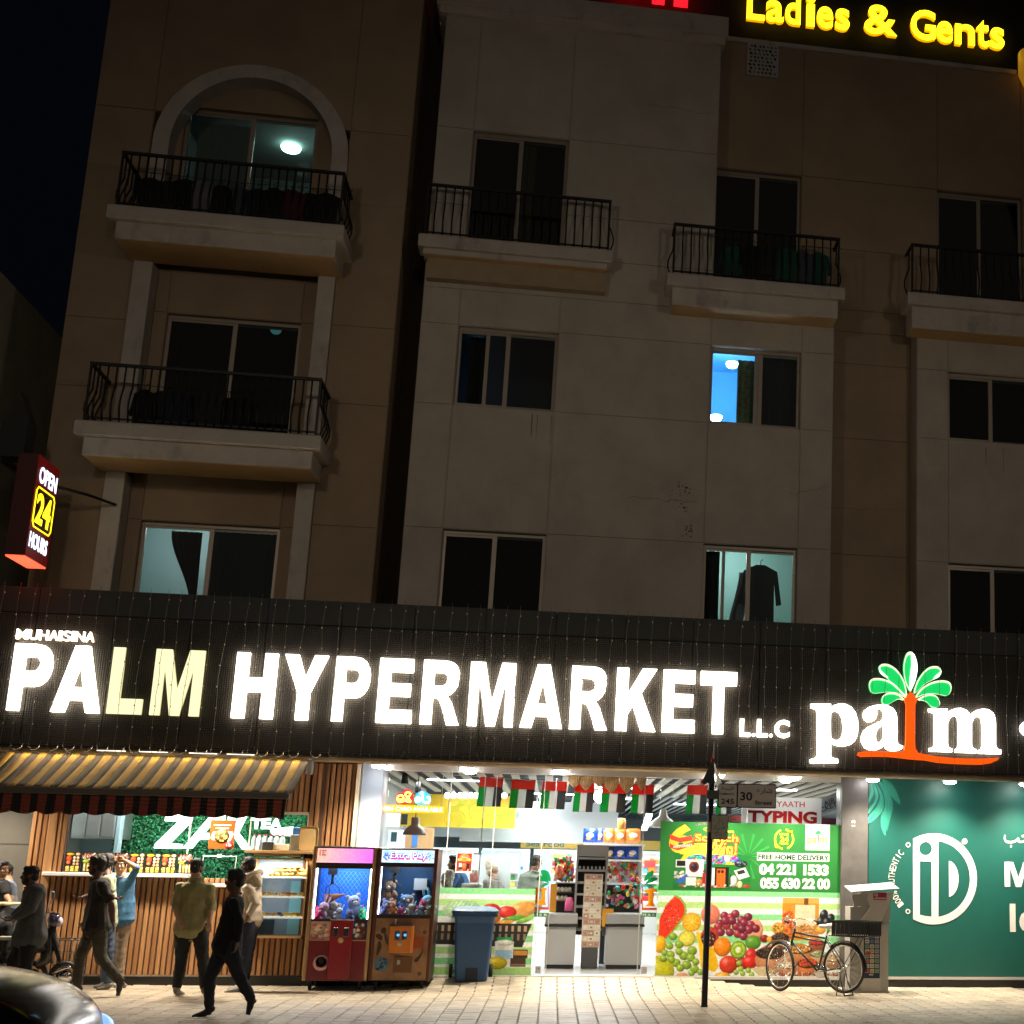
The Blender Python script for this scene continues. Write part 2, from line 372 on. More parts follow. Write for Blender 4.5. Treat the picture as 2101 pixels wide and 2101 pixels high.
def paver(mb,x,y0,y1,rnd):
    g=.0045;h=ramp(x+PW/2,(y0+y1)/2);d0=ramp(x+PW/2,y0)+rnd.uniform(-.0018,.0022);d1=ramp(x+PW/2,y1)+rnd.uniform(-.0018,.0022)
    a,b,c,d=x+g,x+PW-g,y0+g,y1-g;w=.008
    ym=(c+d)/2;k=.022
    lo=[(a,c,d0-.03),(a+k,ym,h-.03),(a,d,d1-.03),(b,d,d1-.03),(b+k,ym,h-.03),(b,c,d0-.03)]
    up=[(a+w,c+w,d0),(a+w+k,ym,(d0+d1)/2),(a+w,d-w,d1),(b-w,d-w,d1),(b-w+k,ym,(d0+d1)/2),(b-w,c+w,d0)]
    mid=[(p[0],p[1],q[2]-.006)for p,q in zip(lo,up)]
    n=6;fs=[(i,n+i,n+(i+1)%n,(i+1)%n)for i in range(n)]+[(n+i,2*n+i,2*n+(i+1)%n,n+(i+1)%n)for i in range(n)]+[(12,13,16,17),(13,14,15,16)]
    mb.add(lo+mid+up,fs)
rp=random.Random(3)
for k,(x,y0,y1)in enumerate(cells):
    mi=rp.choice((0,0,1,1,2))
    if k<280:
        m=MB();paver(m,x,y0,y1,rp);m.build('paver',M_PAV[mi],pavement)
    else:paver(stuff[mi],x,y0,y1,rp)
for i,s_ in enumerate(stuff):o=s_.build('paver_field',M_PAV[i],pavement);o['kind']='stuff'
gum=MB();gg_=random.Random(19)
for i in range(260):
    x,y,r=gg_.uniform(-7,7),gg_.uniform(-6.5,-.3),gg_.uniform(.008,.03)*(1 if i%9 else 2.4);z=ramp(x,y)+.0035
    gum.add([(x+r*gg_.uniform(.6,1.1)*math.cos(a),y+r*gg_.uniform(.6,1.1)*math.sin(a),z)for a in np.linspace(0,2*PI,8,endpoint=False)],[tuple(range(8))])
o=gum.build('trodden_gum',mat('gum_dark',(.12,.10,.08),.7,var=.3,vs=9),pavement);o['kind']='stuff'


# street lamps of this road, standing just outside the picture on both sides
def street_lamp(x,y,dirx,label):
    t=thing('street_lamp',label,'street lamp',(x,y,-.14));mm=mat('lamp_post_grey',(.2,.2,.19),.5,metal=.4)
    MB().lathe([(.12,0),(.12,.25),(.08,.3),(.05,9.4),(0,9.45)],(x,y,-.14),12).build('post',mm,t)
    MB().tube([(x,y,9.1),(x+.1*dirx,y+.3,9.4),(x+.3*dirx,y+1.3,9.55)],.035,8).build('arm',mm,t)
    hx,hy=x+.33*dirx,y+1.5
    m=MB();m.bbox(hx-.14,hy-.32,9.51,hx+.14,hy+.32,9.62,.03);m.build('lamp_head',mm,t)
    bx('lens',mat('sodium_lens',(1,.9,.7),.4,emit=(1,.72,.42),es=30),hx-.11,hy-.27,9.495,hx+.11,hy+.27,9.509,t)
    l=bpy.data.lights.new('street_lamp_beam','SPOT');l.energy=STREET_W;l.color=(1,.84,.66);l.spot_size=math.radians(104);l.spot_blend=1.0;l.shadow_soft_size=.45
    o=bpy.data.objects.new('street_lamp_beam',l);COL.objects.link(o);o.location=(hx,hy,9.45);o.rotation_euler=(Vector((-2.2*dirx*(abs(x)>3),.0,4.4))-Vector((hx,hy,9.45))).to_track_quat('-Z','Y').to_euler()
street_lamp(-6.2,-16.5,1,'tall grey street lamp lit warm beside the road, off to the left')
street_lamp(8.5,-16.5,-1,'tall grey street lamp lit warm beside the road, off to the right')
street_lamp(1.2,-29.5,-1,'tall grey street lamp lit warm on the far side of the road, behind the camera')

# ================================================================== the apartment building
bld=thing('apartment_building','four storey apartment block of beige and brown render with iron railed balconies above the shops','building',(0,2,0))
back={0:MB(),1:MB(),2:MB(),3:MB()};BM=[M_BEIGE,M_BROWN,M_DARKREC,M_TRIM]
def cell(x0,z0,x1,z1,Y,mi,g=.011,pr=.018):
    back[mi].box(x0,Y+pr+.001,z0,x1,Y+.27,z1)
    m=MB();m.box(x0+g,Y,z0+g,x1-g,Y+pr,z1-g);m.build('wall_panel',BM[mi],bld)
def grid(xs,zs,Y,mi,skip=()):
    for i in range(len(xs)-1):
        for j in range(len(zs)-1):
            if(i,j)not in skip:cell(xs[i],zs[j],xs[i+1],zs[j+1],Y,mi)
def cyc(*a):return a
# bay A lower (with the part under the third balcony) and upper
grid([-2.56,-1.97,-.38,2.10,3.63,4.18],[3.3,5.3,6.82,8.84,10.19,10.8],0,0,skip={(1,1),(3,1),(1,3),(3,3)})
grid([-2.56,-1.97,-.40,2.10],[10.8,11.5,12.27,13.64,15.86],0,0,skip={(1,1),(1,2)})
# recessed brown wall, right of bay A
grid([4.18,5.62],[3.3,6.86,8.88,10.22,10.8],.45,1)
grid([2.10,3.64,6.10,7.68,9.5],[10.8,11.2,12.32,13.64,16.14],.45,1,skip={(0,1),(0,2),(2,1),(2,2)})
# bay C
grid([5.62,6.16,7.72,9.5],[3.3,5.3,6.72,8.84,10.06,10.8],0,0,skip={(1,1),(1,3)})
# left block
grid([-7.82,-6.93],[3.3,5.5,8.72,9.83,13.4,17.2],0,1)
grid([-3.92,-2.95],[3.3,5.5,6.76,8.73,10.02,13.4,17.2],0,1)
# wall inside the balcony bays of the left block (set back), windows at 5.2-6.75, door 7.9-10.12
grid([-6.65,-6.45,-4.43,-4.18],[3.3,5.2,6.76,7.9,10.12,10.8],.3,1,skip={(1,1),(1,3)})
grid([-6.93,-6.55,-4.49,-3.92],[10.8,11.3,13.70],.3,1,skip={(1,1)})
back[1].box(-6.93,.30,13.70,-3.92,.6,14.5)
for mi,b in back.items():
    if mi==1:  # gable wall with the round arch opening
        pts=[(-6.93,13.4),(-6.93,17.2),(-3.92,17.2),(-3.92,13.4)]
        cx_,cz_,rr=-5.40,12.86,1.33
        arc=[(cx_+rr*math.cos(a),cz_+rr*math.sin(a)*1.03)for a in np.linspace(PI*.137,PI*.863,28)]
        b.prism(pts[:3]+[(-3.92,13.4)]+[(p[0],p[1])for p in arc]+[pts[0]],.0,.27)
    if mi==0:  # returns of the bays
        b.box(4.0,.27,3.3,4.18,2,10.8);b.box(5.62,.27,3.3,5.8,2,10.8);b.box(1.92,.27,10.8,2.10,2,15.86);b.box(-2.56,.27,3.3,-2.38,2.2,15.86)
        b.box(4.18,0,10.78,1.9,.5,10.83)
    if mi==1:
        b.box(-7.82,.27,3.3,-7.6,10,17.2);b.box(-3.2,.27,3.3,-2.95,2.2,17.2)
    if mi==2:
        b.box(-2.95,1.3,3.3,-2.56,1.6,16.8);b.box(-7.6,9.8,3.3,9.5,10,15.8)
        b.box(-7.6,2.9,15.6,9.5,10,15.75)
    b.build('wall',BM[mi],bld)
# trims: arch, pilasters, parapet cornice
arch=[]
for r0,r1 in((1.24,1.49),):
    outer=[(-5.40+r1*math.cos(a),12.86+r1*math.sin(a)*1.01)for a in np.linspace(0,PI,36)];inner=[(-5.40+r0*math.cos(a),12.86+r0*math.sin(a)*1.03)for a in np.linspace(PI,0,36)]
    pl=[(outer[0][0],11.3)]+outer+[(outer[-1][0],11.3),(inner[0][0],11.3)]+inner+[(inner[-1][0],11.3)]
    MB().prism(pl,-.06,.3).build('arch_surround',M_TRIM,bld)
for x0,x1 in((-6.93,-6.65),(-4.18,-3.92)):
    for z0,z1 in((3.3,7.41),(7.92,10.81)):
        bx('pilaster',M_TRIM,x0,-.06,z0,x1,.31,z1,bld,.01)
cn=MB();cn.box(-2.72,-.14,15.84,2.2,2,16.2);cn.box(-2.66,-.09,15.70,2.15,.3,15.84);cn.build('cornice',M_TRIM,bld)
cn=MB();cn.box(2.2,.40,16.10,7.6,.75,16.18);cn.build('coping',M_TRIM,bld)
bx('soffit',mat('soffit_paint',(.5,.45,.4),.7),-7.8,-.98,3.2,9.5,1.2,3.3,bld)
# pierced vent grille at the top of the recessed wall
vg=bx('vent_grille',mat('vent_white',(.42,.41,.40),.8),2.60,.40,15.47,3.17,.45,16.10,bld)
gm=MB();rg=random.Random(5)
for i in range(7):
    for j in range(8):
        cx_=2.66+i*.073+rg.uniform(-.01,.01)+(.03 if j%2 else 0)*.6;cz_=15.53+j*.073;r_=rg.uniform(.016,.030);k=rg.choice((4,5,6))
        if cx_>3.12:continue
        gm.prism([(cx_+r_*math.cos(2*PI*q/k+rg.random()),cz_+r_*math.sin(2*PI*q/k))for q in range(k)],.392,.399)
gh=gm.build('grille_hole',mat('vent_hole_dark',(.008,.008,.008),.9),vg);gh['kind']='stuff'

# ------------------------------------------------------------------ windows, each with the room behind it
def window(x0,z0,x1,z1,Y,panes,split=None,room=None,frame=M_ALU,dep=.10,depth=2.2,door=False,glow=0,glowcol=(1,1,1),clear=False):
    f=MB();t=.055;yf=Y+dep
    f.box(x0,yf,z1-t,x1,yf+.06,z1);f.box(x0,yf,z0,x1,yf+.06,z0+t*.8);f.box(x0,yf,z0+t*.8,x0+t,yf+.06,z1-t);f.box(x1-t,yf,z0+t*.8,x1,yf+.06,z1-t)
    root=thing('window',None,None,((x0+x1)/2,yf,z0));root.parent=bld;root.location=root.location-Vector((0,2,0))
    fr=f.build('frame',frame,root)
    xm=x0+(x1-x0)*(split or .5)
    s=MB();s.box(xm-.035,yf+.010,z0+t*.8,xm+.035,yf+.054,z1-t-.001)
    for a,b,yy in((x0+t,xm+.02,yf+.02),(xm-.02,x1-t,yf+.035)):
        s.box(a,yy,z1-t-.035,b,yy+.02,z1-t);s.box(a,yy,z0+t*.8,b,yy+.02,z0+t*.8+.035)
    s.build('sash',frame,root)
    G=M_WGLASS_CLEAR if clear else M_WGLASS
    for(a,b)in panes:
        g=MB();aa=x0+t+(x1-x0-2*t)*a;bb=x0+t+(x1-x0-2*t)*b;g.box(aa,yf+.024,z0+t,bb,yf+.028,z1-t);g.build('pane',G,root)
    # reveal and room
    r=MB();R_=.42;y1=Y+.27+depth
    r.quad((x0-R_,y1,z0-R_),(x1+R_,y1,z0-R_),(x1+R_,y1,z1+.5),(x0-R_,y1,z1+.5))
    r.quad((x0-R_,Y+.28,z0-R_),(x0-R_,y1,z0-R_),(x0-R_,y1,z1+.5),(x0-R_,Y+.28,z1+.5))
    r.quad((x1+R_,Y+.28,z0-R_),(x1+R_,Y+.28,z1+.5),(x1+R_,y1,z1+.5),(x1+R_,y1,z0-R_))
    r.quad((x0-R_,Y+.28,z1+.5),(x0-R_,y1,z1+.5),(x1+R_,y1,z1+.5),(x1+R_,Y+.28,z1+.5))
    r.quad((x0-R_,Y+.28,z0-R_),(x1+R_,Y+.28,z0-R_),(x1+R_,y1,z0-R_),(x0-R_,y1,z0-R_))
    r.quad((x0-R_,Y+.275,z0-R_),(x0-R_,Y+.275,z1+.5),(x0-.01,Y+.275,z1+.5),(x0-.01,Y+.275,z0-R_));r.quad((x1+R_,Y+.275,z0-R_),(x1+R_,Y+.275,z1+.5),(x1+.01,Y+.275,z1+.5),(x1+.01,Y+.275,z0-R_))
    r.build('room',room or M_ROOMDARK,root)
    return root,yf
def drape(root,x0,z0,x1,z1,Y,M,folds=7,amp=.03,taper=None,seed=0):
    """a hanging cloth with folds; taper = (x-left-bottom, x-right-bottom)"""
    g=random.Random(seed);nx_,nz_=folds*6,14;vs=[];a,b=taper or(x0,x1);ph=[g.uniform(0,6)for _ in range(3)]
    for j in range(nz_+1):
        t=j/nz_;k=t*t*(3-2*t);l=x0+(a-x0)*k;r=x1+(b-x1)*k
        for i in range(nx_+1):
            u=i/nx_;vs.append((l+(r-l)*u,Y+amp*(math.sin(u*folds*2*PI+ph[0]+t)+.4*math.sin(u*folds*3.3+ph[1]))*(.6+.4*t),z1+(z0-z1)*t))
    m=MB();m.add(vs,[(j*(nx_+1)+i,j*(nx_+1)+i+1,(j+1)*(nx_+1)+i+1,(j+1)*(nx_+1)+i)for j in range(nz_)for i in range(nx_)],0,True)
    return m.build('curtain',M,root)
def room_mat(n,c):return mat('room_paint_'+n,c,.9)
def ceiling_lamp(root,x,y,z,r,col,es,name='lamp'):
    m=MB();m.lathe([(0,-.07),(r*.6,-.062),(r*.9,-.035),(r,0),(r,.02)],(x,y,z),20)
    return m.build(name,mat('lamp_glow_%s_%d'%(name,int(es*10)),(.9,.9,.9),.4,emit=col,es=es),root)
FULL=[(0,.49),(.51,1)]
# left block: top (teal lit), second (dark door), first (pale lit with tied curtain)
w1,yf=window(-6.55,11.3,-4.49,13.70,.3,FULL,room=room_mat('teal',(.085,.12,.115)),depth=3.2,clear=True)
ceiling_lamp(w1,*at(597,304,Y=2.3),.17,(.62,1,.85),7)
drape(w1,-6.4,11.4,-5.55,13.6,.62,mat('teal_net_curtain',(.07,.12,.11),.9),8,.02,seed=2)
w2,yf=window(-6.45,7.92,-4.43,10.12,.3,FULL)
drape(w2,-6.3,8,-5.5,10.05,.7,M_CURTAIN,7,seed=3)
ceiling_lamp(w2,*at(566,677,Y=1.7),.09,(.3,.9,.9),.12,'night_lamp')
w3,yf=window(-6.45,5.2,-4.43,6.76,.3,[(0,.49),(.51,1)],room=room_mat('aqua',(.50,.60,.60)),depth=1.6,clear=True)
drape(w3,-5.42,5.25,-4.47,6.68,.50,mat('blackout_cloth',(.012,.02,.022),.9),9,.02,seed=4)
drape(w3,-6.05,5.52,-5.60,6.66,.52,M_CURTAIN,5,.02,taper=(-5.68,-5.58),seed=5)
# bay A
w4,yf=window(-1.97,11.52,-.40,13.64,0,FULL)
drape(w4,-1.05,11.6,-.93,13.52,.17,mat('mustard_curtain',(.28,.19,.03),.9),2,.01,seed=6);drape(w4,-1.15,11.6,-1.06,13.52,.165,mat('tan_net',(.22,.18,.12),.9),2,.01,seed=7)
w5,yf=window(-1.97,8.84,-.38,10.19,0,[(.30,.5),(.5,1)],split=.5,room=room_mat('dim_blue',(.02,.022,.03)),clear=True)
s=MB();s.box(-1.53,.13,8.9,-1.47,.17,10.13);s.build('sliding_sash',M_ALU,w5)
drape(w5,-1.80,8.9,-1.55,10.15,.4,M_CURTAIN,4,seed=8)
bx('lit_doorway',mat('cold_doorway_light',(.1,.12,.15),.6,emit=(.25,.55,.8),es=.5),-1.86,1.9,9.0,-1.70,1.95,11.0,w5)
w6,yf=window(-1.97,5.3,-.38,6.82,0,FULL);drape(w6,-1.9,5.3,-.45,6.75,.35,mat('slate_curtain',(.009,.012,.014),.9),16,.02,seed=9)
w7,yf=window(2.10,11.2,3.64,13.64,.45,FULL);drape(w7,2.9,11.3,3.6,13.5,.8,M_CURTAIN,6,seed=10)
w8,yf=window(2.10,8.84,3.63,10.19,0,[(.55,1)],split=.56,room=room_mat('blue_lit',(.22,.58,.85)),depth=2.4,clear=True)
s=MB();s.box(2.86,.13,8.9,2.92,.17,10.13);s.build('sliding_sash',M_ALU,w8)
BLUE=(.35,.72,1.0)
ceiling_lamp(w8,*at(1502,747,Y=.95),.10,(.6,.85,1),22,'round_lamp');ceiling_lamp(w8,*at(1469,856,Y=.60),.10,(.6,.85,1),22,'round_lamp')
drape(w8,2.93,8.70,3.95,10.25,.35,M_CURTAIN,5,.02,seed=11);drape(w8,2.60,8.9,2.90,10.1,.36,mat('olive_print_cloth',(.10,.13,.06),.9,var=.5,vs=20),3,.02,taper=(2.60,2.9),seed=12)
w9,yf=window(2.10,5.3,3.63,6.82,0,[(.20,.48),(.5,1)],split=.49,room=room_mat('pale_aqua',(.52,.72,.68)),depth=1.8,clear=True)
s=MB();s.box(2.42,.13,5.3,2.47,.17,6.77);s.build('sliding_sash',M_ALU,w9)
drape(w9,2.12,5.32,2.40,6.76,.3,M_CURTAIN,4,.02,seed=13);drape(w9,2.76,5.5,2.98,6.5,.62,M_GREYCLOTH,3,.02,taper=(2.6,2.84),seed=14)
# clothes hanging inside the lit first-floor window
def hung(name,x,z,y,w,h,M,seed,label,group=None,sleeves=True,short=False):
    m=MB();g=random.Random(seed);k=w/2
    pts=[(-.12*w,0),(.12*w,0),(.5*w,-.10*h)]
    pts+=[(.66*w,-.62*h),(.50*w,-.64*h),(.42*w,-.26*h)]if sleeves else[]
    pts+=[(.43*w,-h),(-.43*w,-h)]
    pts+=[(-.42*w,-.26*h),(-.50*w,-.64*h),(-.66*w,-.62*h)]if sleeves else[]
    pts+=[(-.5*w,-.10*h)]
    pl=[(x+a+g.uniform(-.01,.01),z+b)for a,b in pts]
    m.prism(pl,y,y+.035)
    m.tube([(x,y+.015,z-.02),(x,y+.015,z+.07),(x+.03,y+.015,z+.10),(x+.03,y+.015,z+.07)],.006,5)
    o=m.build(name,M);tag(o,label,'clothes',group);return o
hung('hanging_jacket',3.10,6.62,.50,.55,1.05,mat('dark_jacket_cloth',(.03,.035,.035),.95),1,'dark jacket hung on a hanger inside the lit window above the shop logo')
w10,yf=window(6.10,11.2,7.68,13.64,.45,FULL);drape(w10,6.2,11.3,7.6,13.5,.85,M_CURTAIN,12,seed=15)
w11,yf=window(6.16,8.84,7.72,10.06,0,FULL);drape(w11,6.2,8.9,7.6,10,.5,mat('black_blind',(.006,.007,.010),.9),12,seed=16)
w12,yf=window(6.16,5.3,7.72,6.72,0,FULL);drape(w12,6.2,5.3,7.6,6.7,.5,mat('deep_slate_blind',(.010,.014,.018),.9),12,seed=17)

# room lamps (the lit rooms the photograph shows)
def room_light(name,loc,e,col,r=.12):
    l=bpy.data.lights.new(name,'POINT');l.energy=e;l.color=col;l.shadow_soft_size=r;o=bpy.data.objects.new(name,l);COL.objects.link(o);o.location=loc;return o
room_light('lamp_light_teal_room',(-5.0,2.0,13.6),3.0,(.78,1,.92))
room_light('lamp_light_aqua_room',(-5.9,1.3,6.9),7,(.86,1,.99))
room_light('lamp_light_blue_room',(2.5,1.4,10.2),13,(.42,.78,1))
room_light('lamp_light_pale_room',(2.7,1.3,6.9),8,(.86,1,.99))

# ------------------------------------------------------------------ balconies
def baluster(x,y,z0,z1,belly=(0,-1)):
    m=MB();n=8;pts=[]
    for i in range(n+1):
        t=i/n;b=.085*math.sin(PI*min(1,max(0,(t-.0)/.62)))**1.3 if t<.62 else 0
        pts.append((x+belly[0]*b,y+belly[1]*b,z0+(z1-z0)*t))
    m.tube(pts,.0135,5);m.ell((pts[5][0],pts[5][1],pts[5][2]),(.017,.017,.03),6,4);return m
M_UNDER=mat('warm_lit_underside',(.55,.37,.18),.85,var=.12,vs=2)  # warm light from the street below is put into this underside colour
def balcony(x0,x1,zt,yfr,step,zb,rail_h=.93,n=None,side=True,Yw=0,under=M_UNDER,inset=.10):
    """slab with a stepped edge, iron railing of bellied balusters"""
    root=thing('balcony',None,None,((x0+x1)/2,Yw,zb));root.parent=bld;root.location=root.location-Vector((0,2,0))
    m=MB();m.box(x0,yfr,zt-.20,x1,Yw-.001,zt,0);m.box(x0+step,yfr+step,zb,x1-step,Yw-.001,zt-.20,0)
    m.box(x0+.01,yfr+.01,zt,x1-.01,Yw-.001,zt+.015)
    sl=m.build('slab',M_TRIM,root,bevel=.012)
    u=MB();u.box(x0+step+.02,yfr+step+.02,zb-.006,x1-step-.02,Yw-.001,zb-.001);u.build('underside',under,root)
    rl=MB();a,b=x0+inset,x1-inset;yy=yfr+.10;zr=zt+rail_h
    rl.box(a-.02,yy-.022,zr-.045,b+.02,yy+.022,zr);rl.box(a,yy-.012,zt+.07,b,yy+.012,zt+.095)
    if side:
        for xx in(a,b):rl.box(xx-.02,yy+.022,zr-.044,xx+.02,Yw-.002,zr-.001);rl.box(xx-.012,yy+.012,zt+.071,xx+.012,Yw-.002,zt+.094)
    for xx in(a,b):rl.box(xx-.016,yy-.0165,zt,xx+.0165,yy+.016,zr-.046)
    rl.build('rail',M_IRON,root)
    k=n or max(4,int((b-a)/.118));me=None
    for i in range(1,k):
        x=a+(b-a)*i/k
        if me is None:bo=baluster(x,yy,zt+.02,zr-.04).build('baluster',M_IRON,root);me=bo;mx=x
        else:c=bo.copy();COL.objects.link(c);c.location.x+=x-mx
    if side:
        ks=max(2,int((Yw-yy)/.15)); 
        for sx_,xx in((-1,a),(1,b)):
            first=None
            for i in range(1,ks):
                y=yy+(Yw-yy)*i/ks
                if first is None:first=baluster(xx,y,zt+.02,zr-.04,(sx_,0)).build('baluster',M_IRON,root);my=y
                else:c=first.copy();COL.objects.link(c);c.location.y+=y-my
    return root
b1=balcony(-7.12,-3.70,11.29,-.98,.12,10.81,Yw=-.001)
b2=balcony(-7.16,-3.74,7.90,-.98,.12,7.42,Yw=-.001)
b3=balcony(-2.66,.41,11.52,-.42,.08,11.23,n=21,Yw=-.001,inset=.08);bx('corbel',mat('corbel_paint',(.36,.29,.19),.8,var=.1),-2.52,-.18,10.89,.32,-.001,11.23,b3)
b4=balcony(1.30,4.25,11.17,-.55,.10,10.67,n=20,Yw=-.001)
b5=balcony(5.32,9.4,11.20,-.55,.10,10.62,n=27,Yw=-.001)
m=MB();m.lathe([(0,-.05),(.12,-.045),(.155,-.02),(.16,0)],(0,0,0),18)
lm_=m.build('balcony_lamp',mat('unlit_lamp_white',(.55,.53,.48),.5),b1);lm_.location=Vector((-5.45,-.48,10.80))-wloc(b1)

# ------------------------------------------------------------------ washing on the balconies
cl=lambda n,c:mat('washing_'+n,c,.95,var=.2,vs=14)
CC=[('black',(.008,.008,.01)),('navy',(.012,.014,.03)),('charcoal',(.02,.02,.022)),('maroon',(.05,.01,.012)),('slate',(.05,.06,.08)),('grey',(.13,.13,.14)),('green_tinted',(.01,.07,.045))]  # the green one carries the green tint lying over one balcony
def wash(n_,x0,x1,zt,y,seed,lab,grp,cols,h=(.5,.7)):
    g=random.Random(seed)
    for i in range(n_):
        x=x0+(x1-x0)*(i+.5)/n_;c=cols[i%len(cols)]
        o=hung('hanging_shirt',x,zt-g.uniform(0,.03),y+g.uniform(-.05,.12),g.uniform(.30,.42),g.uniform(*h),cl(*CC[c]),seed*50+i,None,grp,sleeves=g.random()<.7)
        o['label']='%s cloth, %s from the left, drying on the %s'%(CC[c][0].replace('_',' '),('first','second','third','fourth','fifth','sixth','seventh','eighth','ninth','tenth','eleventh')[i],lab)
    ln=MB().tube([(x0-.25,y+.03,zt+.07),((x0+x1)/2,y+.03,zt+.03),(x1+.25,y+.03,zt+.07)],.006,5).build('washing_line',M_IRON);tag(ln,'dark drying rail holding washing on the '+('arched top' if zt>11 and x0<-4 else 'middle left' if x0<-4 else 'green tinted')+' balcony','washing line')
wash(11,-6.85,-3.95,12.02,-.55,21,'arched top balcony','dark washing on the arched balcony',[0,2,0,5,0,4,1,0,3,0,0],(.55,.72))
wash(7,-6.5,-4.9,8.6,-.50,22,'middle left balcony','dark washing on the middle left balcony',[0,2,1,0,2,0,0],(.5,.66))
wash(6,2.3,4.0,11.95,-.25,23,'balcony above the blue lit window','washing on the balcony beside the taller bay',[6,0,2,6,4,6],(.5,.72))

# stains, drips and hairline cracks on the render
sg=random.Random(77);ST=mat('damp_stain',(.20,.18,.155),.95,var=.3,vs=20);sm_=MB()
def blot(x,z,r):
    n=9;sm_.prism([(x+r*sg.uniform(.4,1.15)*math.cos(2*PI*i/n),z+r*sg.uniform(.4,1.15)*math.sin(2*PI*i/n))for i in range(n)],-.0016,-.0006)
for u,v,n,sp,r in((1405,1000,16,.10,.020),(1412,1085,18,.10,.022),(1385,1012,7,.16,.014),(1402,1040,10,.09,.018),(1340,1010,6,.3,.010)):
    for i in range(n):q=at(u,v,Y=0);blot(q.x+sg.gauss(0,sp*.6),q.z+sg.gauss(0,sp*.7),r*sg.uniform(.4,1.3))
for u,v,n in((1115,852,5),(2040,920,3)):
    q=at(u,v,Y=0)
    for i in range(n):x=q.x+sg.uniform(-.22,.22);l_=sg.uniform(.15,.6);sm_.prism([(x-.006,q.z),(x+.006,q.z),(x+.003,q.z-l_),(x-.002,q.z-l_)],-.0015,-.0005)
o=sm_.build('stain',ST,bld);o['kind']='stuff'
def crack(a,b,Y,seed):
    g=random.Random(seed);p0,p1=at(*a,Y=Y),at(*b,Y=Y);n=16;pts=[p0.lerp(p1,i/n)+Vector((0,-.001,g.uniform(-.025,.025)))for i in range(n+1)];MB().tube(pts,.0028,4).build('crack',mat('crack_grey',(.16,.14,.12),.9),bld)
crack((1290,1020),(1430,1030),0,1);crack((1620,1015),(1700,998),0,2);crack((1712,1042),(1866,1048),.45,3);crack((1330,213),(1462,235),0,4);crack((720,418),(850,428),0,7)
# ================================================================== fascia sign board
FY=-1.0
M_MESH=mat('black_perforated_panel',(.035,.031,.027),.55)
def perforate(m):
    nt=m.node_tree;N=nt.nodes;L=nt.links;b=N['Principled BSDF'];tc=N.new('ShaderNodeTexCoord');sp=N.new('ShaderNodeSeparateXYZ');L.new(tc.outputs['Object'],sp.inputs[0])
    def w(o,k):
        a=N.new('ShaderNodeMath');a.operation='MULTIPLY';a.inputs[1].default_value=2*PI/k;L.new(o,a.inputs[0]);c=N.new('ShaderNodeMath');c.operation='SINE';L.new(a.outputs[0],c.inputs[0]);return c.outputs[0]
    mu=N.new('ShaderNodeMath');mu.operation='MAXIMUM';L.new(w(sp.outputs[0],.030),mu.inputs[0]);L.new(w(sp.outputs[2],.030),mu.inputs[1])
    ns=N.new('ShaderNodeTexNoise');ns.inputs['Scale'].default_value=3;L.new(tc.outputs['Object'],ns.inputs[0])
    mr=N.new('ShaderNodeMapRange');mr.inputs[1].default_value=.3;mr.inputs[2].default_value=1;mr.inputs[3].default_value=.004;mr.inputs[4].default_value=.080;L.new(mu.outputs[0],mr.inputs[0])
    m2=N.new('ShaderNodeMath');m2.operation='MULTIPLY';L.new(mr.outputs[0],m2.inputs[0]);L.new(ns.outputs[0],m2.inputs[1])
    cm=N.new('ShaderNodeCombineColor');m3=N.new('ShaderNodeMath');m3.operation='MULTIPLY';m3.inputs[1].default_value=.88;L.new(m2.outputs[0],m3.inputs[0]);m5=N.new('ShaderNodeMath');m5.operation='MULTIPLY';m5.inputs[1].default_value=.76;L.new(m2.outputs[0],m5.inputs[0])
    L.new(m2.outputs[0],cm.inputs[0]);L.new(m3.outputs[0],cm.inputs[1]);L.new(m5.outputs[0],cm.inputs[2]);L.new(cm.outputs[0],b.inputs['Base Color'])
    bp=N.new('ShaderNodeBump');bp.inputs['Distance'].default_value=.004;bp.inputs['Strength'].default_value=.6;L.new(mu.outputs[0],bp.inputs['Height']);L.new(bp.outputs[0],b.inputs['Normal'])
perforate(M_MESH)
fas=thing('shop_sign_board','long black perforated sign board with glowing white letters running above all the shops','sign',(0,-1,3.2))
M_FTOP=mat('dark_green_black_sheet',(.022,.028,.026),.6,var=.15,vs=2)
bx('backing',M_FTOP,-8.3,-.97,3.22,9.0,-.02,5.40,fas)
xb=[-8.3]; 
while xb[-1]<9:xb.append(round(xb[-1]+1.02,3))
for a,b in zip(xb[:-1],xb[1:]):
    bx('mesh_panel',M_MESH,a+.006,FY,3.24,b-.006,FY+.028,5.05,fas)
    bx('top_panel',M_FTOP,a+.005,FY+.004,5.062,b-.005,FY+.028,5.42,fas)
# rail along its lower edge
M_RAIL=mat('gilded_pipe',(.50,.38,.24),.35,metal=.4,var=.2,vs=3)
rl=MB().tube([(-8.3,-.92,3.155),(9,-.92,3.155)],.045,10).build('lower_rail',M_RAIL,fas)
bx('edge_strip',M_IRON,-8.3,-1.01,3.2,9.0,-.965,3.235,fas)

